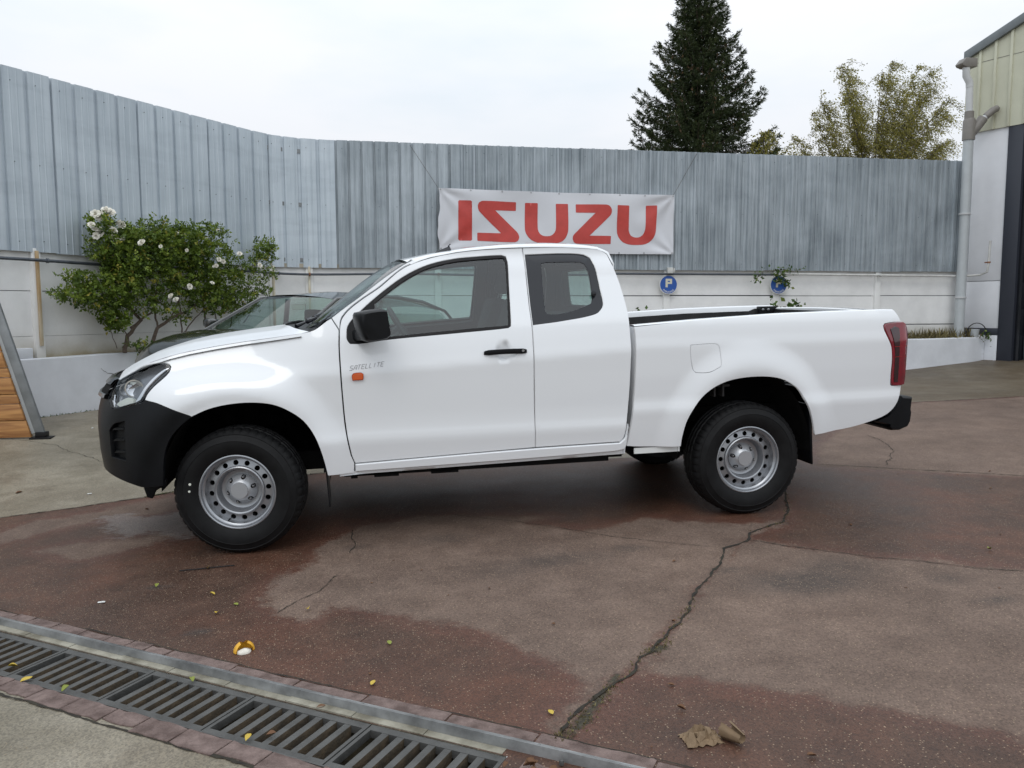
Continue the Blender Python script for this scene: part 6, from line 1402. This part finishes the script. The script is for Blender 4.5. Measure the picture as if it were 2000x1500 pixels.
sprig('planter_plant','green sprig peeking out right behind the cab','plant',(5.2,6.9,.88),[[(5.2,6.9,.88),(5.22,6.9,1.2),(5.27,6.85,1.42)]],45,.085,M['vineleaf'],spread=.06,seed=8)
sprig('wall_weed','small green weed in the planter beside the hose pot','weed',(12.0,6.95,.88),[[(11.95,6.93,.88),(12.02,6.93,.93)]],40,.05,M['vineleaf'],spread=.05,seed=9)
sprig('wall_weed','low green weed at the foot of the rose trunk','weed',tuple(bpx(285,690,.3)),[[tuple(bpx(275,692,.3)),tuple(bpx(290,668,.3))]],60,.05,M['vineleaf'],spread=.05,seed=10)
r=np.random.RandomState(12); n=900; C=np.stack([r.uniform(9.6,11.9,n),r.uniform(6.95,7.25,n),np.full(n,.86)],1); L_=r.uniform(.05,.26,n)*np.clip((C[:,0]-9.2)/1.6,.2,1)
D=np.stack([r.randn(n)*.7,r.randn(n)*.4,np.abs(r.randn(n))+.5],1); o=leafmesh('dry_grass',C,D,L_,.012+L_*.03,M['drygrass'],None,r.rand(n),2,.1); o['kind']='stuff'
n=260; tpos=[]
for i in range(n):
    k=r.randint(0,40); s_=CC[1]+ (r.rand()**1.5)*3.0; p=CF(s_,.01+abs(r.randn())*.012,0); tpos.append((p.x,p.y,float(zg(p.x,p.y))))
o=leafmesh('wall_foot_weeds',np.array(tpos)+r.randn(n,3)*[.02,.02,0],np.stack([r.randn(n),r.randn(n),np.abs(r.randn(n))+.4],1),r.uniform(.01,.035,n),.008,M['vineleaf'],None,r.rand(n)*.6,4); o['kind']='stuff'
# moss tufts and grass in the cracks
C=[]
for pts,num in ((crack_main[12:],130),(crack_main[:6],60),(crack_conc[3:],120),(moss3+moss3[:1],160),(moss1+moss1[:1],60)):
    for k in range(num):
        i=r.randint(0,len(pts)-1); f=r.rand(); x=pts[i][0]+(pts[i+1][0]-pts[i][0])*f+r.randn()*.012; y=pts[i][1]+(pts[i+1][1]-pts[i][1])*f+r.randn()*.012; C.append((x,y,gz(x,y)+.001))
n=len(C); o=leafmesh('crack_moss',C,np.stack([r.randn(n),r.randn(n),np.abs(r.randn(n))*.8+.2],1),r.uniform(.006,.018,n),.006,M['drygrass'],None,r.rand(n)*.8,6); o['kind']='stuff'
# ================= trees behind the fence
def tree_empty(name,label,x,y): return empty(name,label,'tree',(x,y,float(zg(min(x,15),8))))
sp=tree_empty('spruce_tree','tall dark green spruce rising behind the zinc fence','x' and 14.25,24.0) if False else empty('spruce_tree','tall dark green spruce rising behind the zinc fence','tree',(13.85,24.0,.3))
H_=14.55
mb=MB(); mb.tube([(0,0,0),(.03,0,5),(-.03,0,10),(.0,0,H_)],[.26,.19,.10,.015],10); 
r=np.random.RandomState(21); C=[];D=[];L_=[];TN=[]
bmB=MB(); z=2.4
while z<H_-.15:
    R=.05+(H_-z)*.43*(1-.012*(H_-z)); nb_=r.randint(7,10) if z<H_-1 else 5; ph=r.rand()*6.28
    for k in range(nb_):
        a=ph+2*math.pi*k/nb_+r.uniform(-.3,.3); Rb=R*r.uniform(.66,1.04); u=np.array([math.cos(a),math.sin(a),0]); zz=z+r.uniform(-.15,.15); n_=max(3,int(Rb/.28)); pts=[]
        for j in range(n_+1):
            t=j/n_; pts.append(u*Rb*t+np.array([0,0,zz+Rb*(.12*t-.50*t*t+.62*t**3.0)]))
        bmB.tube(pts,list(np.linspace(.03 if Rb>1 else .015,.006,len(pts))),4,False)
        sd=np.array([-u[1],u[0],0]); m_=int(Rb*62)+8
        for q in range(m_):
            t=r.rand()**.75; j=min(int(t*n_),n_-1); f=t*n_-j; p=pts[j]*(1-f)+pts[j+1]*f; w=.42*(1-t*.75)*min(1,Rb)
            off_=r.uniform(-1,1)*w; p=p+sd*off_+np.array([0,0,-abs(off_)*.25-r.rand()*.16*(1-t)])
            d=u*r.uniform(.2,1)+sd*np.sign(off_)*.7*r.rand()+np.array([0,0,r.uniform(-1.0,.15) if t<.8 else r.uniform(-.2,.7)])
            C.append(p); D.append(d); L_.append(r.uniform(.10,.24)); TN.append(np.clip(.30+.38*t*r.rand()+r.normal(0,.12),0,.93))
        if r.rand()<.35 and z>5:   # hanging cones
            for q in range(3): p=pts[-2]+r.randn(3)*.12; C.append(p); D.append(np.array([0,0,-1.])); L_.append(.13); TN.append(1.)
    z+=r.uniform(.17,.25)
C.append(np.array([0,0,H_])); D.append(np.array([0,0,1.])); L_.append(.4); TN.append(.6)
mb.build('trunk',M['bark'],sp,smooth=True,fix=False); bmB.build('branches',M['bark'],sp,fix=False)
C=np.array(C);D=np.array(D);L_=np.array(L_);TN=np.array(TN)
# every twig becomes a spray of narrow needle blades
k=7; C2=np.repeat(C,k,0); D2=unit(np.repeat(unit(D),k,0)+r.randn(len(C)*k,3)*.42); C2=C2+unit(np.repeat(D,k,0))*(r.rand(len(C2))*np.repeat(L_,k)*.6)[:,None]
o=leafmesh('needles',C2,D2,np.repeat(L_,k)*r.uniform(.4,.85,len(C2)),.024*r.uniform(.7,1.3,len(C2)),M['spruceleaf'],sp,np.clip(np.repeat(TN,k)+np.where(np.repeat(TN,k)<.95,r.normal(0,.05,len(C2)),0),0,1),5,.15); o['kind']='stuff'
def leafy(name,label,x,y,targets,fork,nleaf,Ls,wind,m,seed,trunk=.16,twig=.9,droop=.5):
    o=empty(name,label,'tree',(x,y,.3)); r=np.random.RandomState(seed); B=np.array([x,y,.3]); mb=MB(); mb.tube([(0,0,0),(.1,0,fork[0]),(.05,.1,fork[1])],[trunk,trunk*.7,trunk*.4],9); mb.build('trunk',M['birchbark'],o,smooth=True,fix=False)
    mb=MB(); C=[];D=[];T_=[]
    for (tx,ty,tz) in targets:
        z0=r.uniform(fork[0],fork[1]); a=np.array([.1,0,z0]); e=np.array([tx,ty,tz])-B; c=a*.45+e*.55+np.array([-.25,0,.35]); P_=[]
        for i in range(13): t=i/12; P_.append((1-t)**2*a+2*t*(1-t)*c+t*t*e)
        mb.tube(P_,list(np.linspace(trunk*.28,.008,13)),5,False)
        nt=int(30*np.linalg.norm(e-a)/3)
        for q in range(nt):
            t=.25+.75*r.rand()**.8; i=min(int(t*12),11); p=P_[i]+(P_[i+1]-P_[i])*(t*12-i); L=twig*r.uniform(.5,1.2)*(1.1-.4*t); d=unit(r.randn(3)*[.8,.8,.5]+np.array(wind))
            Q=[p+d*L*f+np.array([.15*f*f*wind[0],0,-droop*L*f*f]) for f in np.linspace(0,1,5)]; mb.tube(Q,[.010,.008,.006,.005,.004],3,False)
            for l in range(nleaf):
                f=r.rand(); j=min(int(f*4),3); pp=Q[j]+(Q[j+1]-Q[j])*(f*4-j)+r.randn(3)*.07; C.append(pp); D.append(r.randn(3)*.5+np.array([wind[0]*1.1,0,-.5+wind[2]])); T_.append(np.clip(r.normal(.42,.22),0,1))
    mb.build('branches',M['birchbark'],o,fix=False); n=len(C); L_=r.uniform(.6,1.3,n)*Ls
    f=leafmesh('leaves',C,D,L_,L_*.55,m,o,T_,seed); f['kind']='stuff'; return o
bx=lambda px,py,dy=0: (20.26+(px-1550)*.0263+dy*.3,28+dy,8.45+(303-py)*.0236)
tg_=[bx(*p,dy=r.uniform(-1.2,1.2)) for p in [(1590,208),(1575,235),(1620,152),(1650,140),(1655,175),(1700,158),(1728,128),(1750,170),(1800,116),(1828,122),(1815,165),(1828,200),(1856,215),(1868,262),(1556,262),(1680,200),(1775,215),(1650,225),(1740,240),(1600,275),(1850,275),(1700,262),(1620,250),(1790,262),(1715,200),(1640,290),(1760,290),(1820,285)]]
leafy('birch_tree','wispy yellow-green birch with branches blown to the right beside the building',24.4,28.,tg_,(3.2,6.4),38,.082,(.80,0,.10),M['birchleaf'],31,.13,1.15,.55)
b2=lambda px,py,dy=0: (15.72+(px-1500)*.0213+dy*.2,22+dy,7.81+(260-py)*.020)
leafy('small_tree','pale green treetop showing low between the spruce and the birch',15.8,22.,[b2(*p,dy=r.uniform(-.5,.5)) for p in [(1470,280),(1490,262),(1510,258),(1530,268),(1540,285),(1500,290),(1480,296),(1522,295),(1550,297)]],(2.5,5.5),14,.10,(.1,0,.2),M['birchleaf'],32,.10,.5,.3)
# ================= dark parked car behind the truck
M['carpaint']=mat('dark_car_paint',(.016,.016,.014),.22,coat=1,var=.2,scale=3,rvar=.06)
M['carglass']=glassmat('car_glass',(.55,.66,.62),1.5)
hV=Vector((-.682,-.727,0)).normalized(); lV=Vector((.727,-.682,0)).normalized()
PB=Vector((-.91,3.39,0)); 
carO=PB-hV*.85+lV*.70; cz0=float(zg(carO.x,carO.y))
car=empty('parked_car','dark parked car with curved roof half hidden behind the truck bonnet','car'); car.matrix_world=Matrix(((hV.x,lV.x,0,carO.x),(hV.y,lV.y,0,carO.y),(-.01,-.035,1,cz0),(0,0,0,1)))
xs=[1.80,1.77,1.70,1.60,1.42,1.19,1.0,.85,.5,0,-.8,-1.5,-1.9,-2.08,-2.12]; wd=[.45,.60,.70,.77,.82,.85,.865,.87,.875,.88,.88,.86,.80,.70,.55]; tp=[.66,.85,.95,1.01,1.055,1.085,1.09,1.07,1.03,1.02,1.03,1.04,1.02,.93,.82]
V=[];m_=21
for x,w,t in zip(xs,wd,tp):
    for j in range(m_):
        a=math.pi*j/(m_-1); c=math.cos(a); s=math.sin(a); yy=w*math.copysign(abs(c)**.55,c); zz=.22+(t-.22)*(s**.42)
        if s>.8: zz+=.012*(s-.8)/.2
        V.append((x,yy,zz))
mb=MB(); mb.add(V,[(i*m_+j,i*m_+j+1,(i+1)*m_+j+1,(i+1)*m_+j) for i in range(len(xs)-1) for j in range(m_-1)]+[tuple(range(m_)),tuple((len(xs)-1)*m_+j for j in range(m_))]); mb.build('car_body',M['carpaint'],car,smooth=True,sharp=60)
def cw(t,v,o=0): # windshield t 0 bottom..1 top
    f=1-abs(v)**2; return (.86-.70*t+(.22-.12*t)*f,v*(.71-.12*t),1.045+.355*t+(.0-.01*t)*f+.045*t*f+o)
V=[cw(i/8,-1+2*j/16) for i in range(9) for j in range(17)]; mesh('windshield',V,[(i*17+j,i*17+j+1,(i+1)*17+j+1,(i+1)*17+j) for i in range(8) for j in range(16)],M['carglass'],car,True)
def cr_(x,v):
    top=float(np.interp(x,[-1.75,-1.3,-.8,-.3,.16],[1.25,1.37,1.43,1.435,1.40])); w=float(np.interp(x,[-1.75,-1.3,0,.16],[.50,.56,.59,.58])); f=1-v*v
    return (x+.10*f*max(0,(x+.1)/.26 if x>-.1 else 0),v*w,top+.045*f)
rxs=[.16,.05,-.1,-.3,-.6,-.9,-1.2,-1.5,-1.75]; V=[cr_(x,-1+2*j/16) for x in rxs for j in range(17)]; mesh('car_roof',V,[(i*17+j,(i+1)*17+j,(i+1)*17+j+1,i*17+j+1) for i in range(8) for j in range(16)],M['carpaint'],car,True)
for sg in (-1,1):
    mb=MB(); mb.tube([cw(t,sg,.0) for t in (0,.3,.7,1)]+[(x,sg*.585,float(np.interp(x,[-1.75,-1.3,-.8,-.3,.16],[1.25,1.37,1.43,1.435,1.40]))-.005) for x in (-.3,-.8,-1.3,-1.75)]+[(-2.0,sg*.66,.98)],.019,8); mb.tube([(-.25,sg*.59,1.39),(-.30,sg*.72,.97)],.03,8); mb.build('window_pillar',M['carpaint'],car,smooth=True)
    mesh('side_window',[(.80,sg*.715,1.03),(.16,sg*.59,1.395),(-.8,sg*.59,1.42),(-1.6,sg*.57,1.28),(-1.85,sg*.68,1.03)],[(0,1,2,3,4)],M['carglass'],car)
    mb=MB(); mb.box(.56,.68,sg*.82,sg*.95,1.08,1.18) ; mb.build('door_mirror',M['carpaint'],car,bevel=.035,seg=3)
    mb=MB(); mb.box(.545,.562,sg*.835,sg*.935,1.09,1.17); mb.build('mirror_glass',M['chrome'],car)
mesh('rear_window',[(-1.75,-.50,1.20),(-1.75,.50,1.20),(-2.0,.62,.97),(-2.0,-.62,.97)],[(0,1,2,3)],M['carglass'],car)
mb=MB(); mb.box(.55,.95,-.68,.68,.80,.97); mb.build('car_dashboard',M['trim'],car,bevel=.04)
for y in (-.36,.36):
    mb=MB(); mb.box(-.45,-.32,y-.22,y+.22,.60,1.10); mb.box(-.47,-.38,y-.12,y+.12,1.12,1.27); mb.build('car_seat',M['seat'],car,bevel=.03)
mb=MB(); mb.box(.13,.15,-.11,.11,1.28,1.345); mb.build('inside_mirror',M['drl'],car,bevel=.008)
for x in (1.15,-1.25):
    for sg in (-1,1):
        mb=MB(); mb.lathe([(.0,.0),(.20,.01),(.215,-.02),(.30,-.01),(.315,.03),(.315,.17),(.29,.2),(0,.2)],(x,0,.315),'y',32); mb.v=[(a,(b-.88)*(1 if sg<0 else -1),c) for a,b,c in mb.v]; mb.build('wheel',M['rubber'],car,smooth=True,sharp=40)
# ================= litter
def place(o,x,y,dz=0.): o.location=(x,y,gz(x,y)+dz); return o
M['peel']=mat('orange_peel',(.70,.37,.03),.45,var=.12,scale=60); M['pith']=mat('white_pith',(.72,.68,.60),.8,var=.1,scale=60)
pe=empty('fruit_peel','curled yellow-orange peel with white inside lying on the red asphalt','peel'); place(pe,.199,-2.26); pe.rotation_euler=(.0,.0,.40); pe.scale=(.82,.82,.75)
V=[];nu_,nv2=18,9
for j in range(nv2):
    for i in range(nu_):
        a=math.radians(-35+250*i/(nu_-1)); b=math.radians(2+66*j/(nv2-1)); wv=1+.05*math.sin(5*a+1)+.04*math.sin(9*a)*(j/8)
        V.append((.054*math.cos(a)*math.cos(b)*wv+.004,.036*math.sin(a)*math.cos(b)*wv+.004,.001+.058*math.sin(b)*(1+.10*math.sin(3*a))))
Fq=[(j*nu_+i,j*nu_+i+1,(j+1)*nu_+i+1,(j+1)*nu_+i) for j in range(nv2-1) for i in range(nu_-1)]
mesh('peel_skin',V,Fq,M['peel'],pe,True)
V2=[(x*.90+.0004,(y-.004)*.90+.004,z*.95+.0008) for x,y,z in V]; mesh('peel_inside',V2,[f[::-1] for f in Fq],M['peel'],pe,True)
V3=[]
for i in range(16): a=2*math.pi*i/16; V3.append((.036*math.cos(a)*(1+.12*math.sin(3*a)),-.012+.026*math.sin(a),.006+.010*abs(math.sin(1.5*a))))
V3.append((.002,-.008,.026)); mesh('pith',V3+[(x*1.02,y,0.) for x,y,z in V3[:16]],[(i,(i+1)%16,16) for i in range(16)]+[(i,17+i,17+(i+1)%16,(i+1)%16) for i in range(16)],M['pith'],pe,True)
M['kraft']=mat('kraft_paper',(.20,.135,.078),.8,var=.15,scale=20)
def crumple(label,x,y,sx,sy,sz,seed,pleat=False,rot=0):
    r=random.Random(seed); V=[];n1,n2=16,11
    for j in range(n2):
        for i in range(n1):
            u=i/(n1-1)*2-1; v=j/(n2-1)*2-1
            if pleat: a=u*2.6; rr=1+.10*math.cos(i*math.pi); px_=math.sin(a)*rr*sx*.5*(.75+.25*v); pz=sz*.5-math.cos(a)*rr*sz*.5*(.75+.25*v); V.append((px_,v*sy,max(0.001,pz)))
            else:
                h=(1-abs(u)**1.5)*(1-abs(v)**1.5); V.append((u*sx+r.uniform(-1,1)*sx*.10,v*sy+r.uniform(-1,1)*sy*.12,max(.002,sz*(h*.8+r.uniform(-.35,.45)*h+.12*r.random()))))
    o=mesh('crumpled_paper',V,[(j*n1+i,j*n1+i+1,(j+1)*n1+i+1,(j+1)*n1+i) for j in range(n2-1) for i in range(n1-1)],M['kraft'],None,pleat,None); o.rotation_euler=(0,0,rot); place(o,x,y); return tag(o,label,'paper')
crumple('crumpled brown kraft paper ball lying on the asphalt, bottom right',1.80,-3.335,.064,.043,.055,3)
crumple('pleated brown paper cup scrap beside the crumpled paper ball',1.895,-3.375,.062,.038,.062,4,True,.35)
M['leafy']=mat('yellow_leaf',(.50,.36,.05),.6,var=.25,scale=30); M['leafb']=mat('brown_leaf',(.13,.06,.025),.7,var=.3,scale=30); M['leafg']=mat('green_leaf',(.22,.25,.04),.6,var=.2,scale=30)
def leafme(curl,seed):
    r=random.Random(seed); V=[(0,0,0)];F_=[]
    n=7
    for i in range(n+1):
        t=i/n; w=.30*math.sin(math.pi*min(1,t*1.02))**.8; V+= [(t,-w,curl*(abs(w)*1.2+t*t*.3)+r.uniform(0,.05)),(t,0,curl*t*t*.3),(t,w,curl*(abs(w)*1.5+t*t*.3)+r.uniform(0,.05))]
    for i in range(n): b=1+3*i; F_+=[(b,b+3,b+4,b+1),(b+1,b+4,b+5,b+2)]
    me=bpy.data.meshes.new('fallen_leaf'); me.from_pydata(V,[],F_); me.polygons.foreach_set('use_smooth',[True]*len(F_)); return me
LM={k:[leafme(c,i) for i,c in enumerate((.25,.6,.9))] for k in ('leafy','leafb','leafg')}
for k in LM: 
    for me in LM[k]: me.materials.append(M[k])
def leaf(x,y,k,L,label,dz=.003,grp='fallen leaves on the yard'):
    o=bpy.data.objects.new('fallen_leaf',rnd.choice(LM[k])); COL.objects.link(o); o.scale=(L,L,L); o.rotation_euler=(rnd.uniform(-.15,.15),rnd.uniform(-.1,.1),rnd.uniform(0,6.28)); place(o,x,y,dz); return tag(o,label,'leaf',grp)
kinds=['leafy','leafg','leafg','leafy','leafy','leafy','leafy','leafy','leafb','leafg','leafb','leafb','leafg','leafy','leafg','leafy','leafy',None,'leafg','leafb']
own={0:'small yellow leaf on dark asphalt straight above the orange peel',1:'small green-yellow leaf on dark asphalt above and right of the orange peel',2:'small green-yellow leaf alone on the dark red patch right of the orange peel',3:'small yellow leaf on the dark red patch, close to the steel rail',4:'small yellow leaf lying beside the thin dark twig',5:'small yellow leaf on the grating at the left edge of the photo',6:'larger yellow leaf lying across the bars of the left grating',7:'yellow leaf on the near edge of a grating, beside the brown curled leaf',8:'brown curled leaf on the grating bars beside a yellow leaf',9:'green sprig leaf caught at the far end of a grating slot',10:'brown leaf on the cement edge between the rail and the grating',11:'small brown leaf on the asphalt up and left of the crumpled brown paper',12:'green leaf on the near frame of the left grating',13:'small yellow leaf between the thin twig and the orange peel',14:'small green-yellow leaf left of and below the thin twig',15:'small yellow leaf by the lower end of the short crack left of centre',16:'small yellow leaf where the long crack meets the steel rail',18:'small green-yellow leaf alone on dark asphalt near the right edge',19:'small brown leaf at the bottom edge, right of the brown paper'}
for i,((x,y),k) in enumerate(zip(leaves,kinds)):
    if k is None: continue
    ct={'leafy':'small yellow fallen leaf on the asphalt','leafb':'small brown dry fallen leaf on the asphalt','leafg':'small green-yellow fallen leaf on the asphalt'}[k]
    leaf(x,y,k,.034 if i not in (6,) else .05,own.get(i,ct),.006)
for i in range(46):
    x=rnd.uniform(-1.5,6); y=rnd.uniform(-3.8,.4); s_,t_=(np.array([x,y])-D0)@E1,(np.array([x,y])-D0)@E2
    if -.2<t_<.4 or (abs(y)<1.3 and -.5<x<3.8 and y>-1.2): continue
    leaf(x,y,'leafb',rnd.uniform(.012,.03),'tiny brown dry leaf bit scattered on the asphalt',.003,'tiny leaf bits on the asphalt')
for i in range(26): x,y=st2xy(S_END+.02+rnd.random()*.14,.03+rnd.random()*.26); leaf(x,y,'leafb',rnd.uniform(.02,.045),'brown dry leaf in the pile at the right end of the drain',.01,'dry leaves piled at the end of the drain')
M['scrap']=mat('white_scrap',(.7,.7,.68),.7)
for (x,y),lb in zip(whites,('tiny white scrap on the dark red asphalt at left','tiny white scrap by the wall at left, on the concrete','tiny white scrap on the concrete in front of the bumper','dark leaf scrap')):
    if lb=='dark leaf scrap': leaf(-1.934,1.051,'leafb',.05,'small brown leaf on the concrete at left'); continue
    mb=MB(); mb.box(-.014,.014,-.007,.009,0,.004); mb.box(.004,.022,-.012,.0,.002,.008); o=mb.build('litter_scrap',M['scrap'],bevel=.002); o.rotation_euler=(0,0,rnd.uniform(0,3)); place(o,x,y,.002); tag(o,lb,'litter')
mb=MB(); a=Vector((-.289,-1.125,0));b=Vector((.001,-1.108,0)); P_=[a.lerp(b,t)+Vector((0,rnd.uniform(-.004,.004),gz(a.lerp(b,t).x,a.lerp(b,t).y)+.006)) for t in np.linspace(0,1,8)]; mb.tube(P_,.0032,6); o=mb.build('thin_twig',M['seal'],None,smooth=True); tag(o,'thin dark twig lying on the asphalt below the front wheel','twig')
# pale grit scattered on the yard
n=6000; gx_=r.uniform(-2.5,7,n); gy_=r.uniform(-4.2,1.5,n); tt_=(gx_-D0[0])*E2[0]+(gy_-D0[1])*E2[1]; k=~((tt_>-.12)&(tt_<.30)); gx_=gx_[k];gy_=gy_[k]; n=len(gx_)
gzv=zg(gx_,gy_)+vnoise(gx_,gy_,1.3,.004,3)+vnoise(gx_,gy_,5,.0012,4); sz=r.uniform(.0012,.0036,n); C=np.stack([gx_,gy_,gzv],1)
base=np.array([(1,0,0),(-.5,.87,0),(-.5,-.87,0),(0,0,1.1)]); V=(C[:,None,:]+base[None]*sz[:,None,None]).reshape(-1,3); F_=np.concatenate([np.arange(n)[:,None]*4+np.array(f) for f in ((0,1,3),(1,2,3),(2,0,3))]).astype(int)
o=fastmesh('grit',V,F_,3,mat('grit_stone',(.26,.21,.15),.9,var=.4,scale=300),None); o['kind']='stuff'
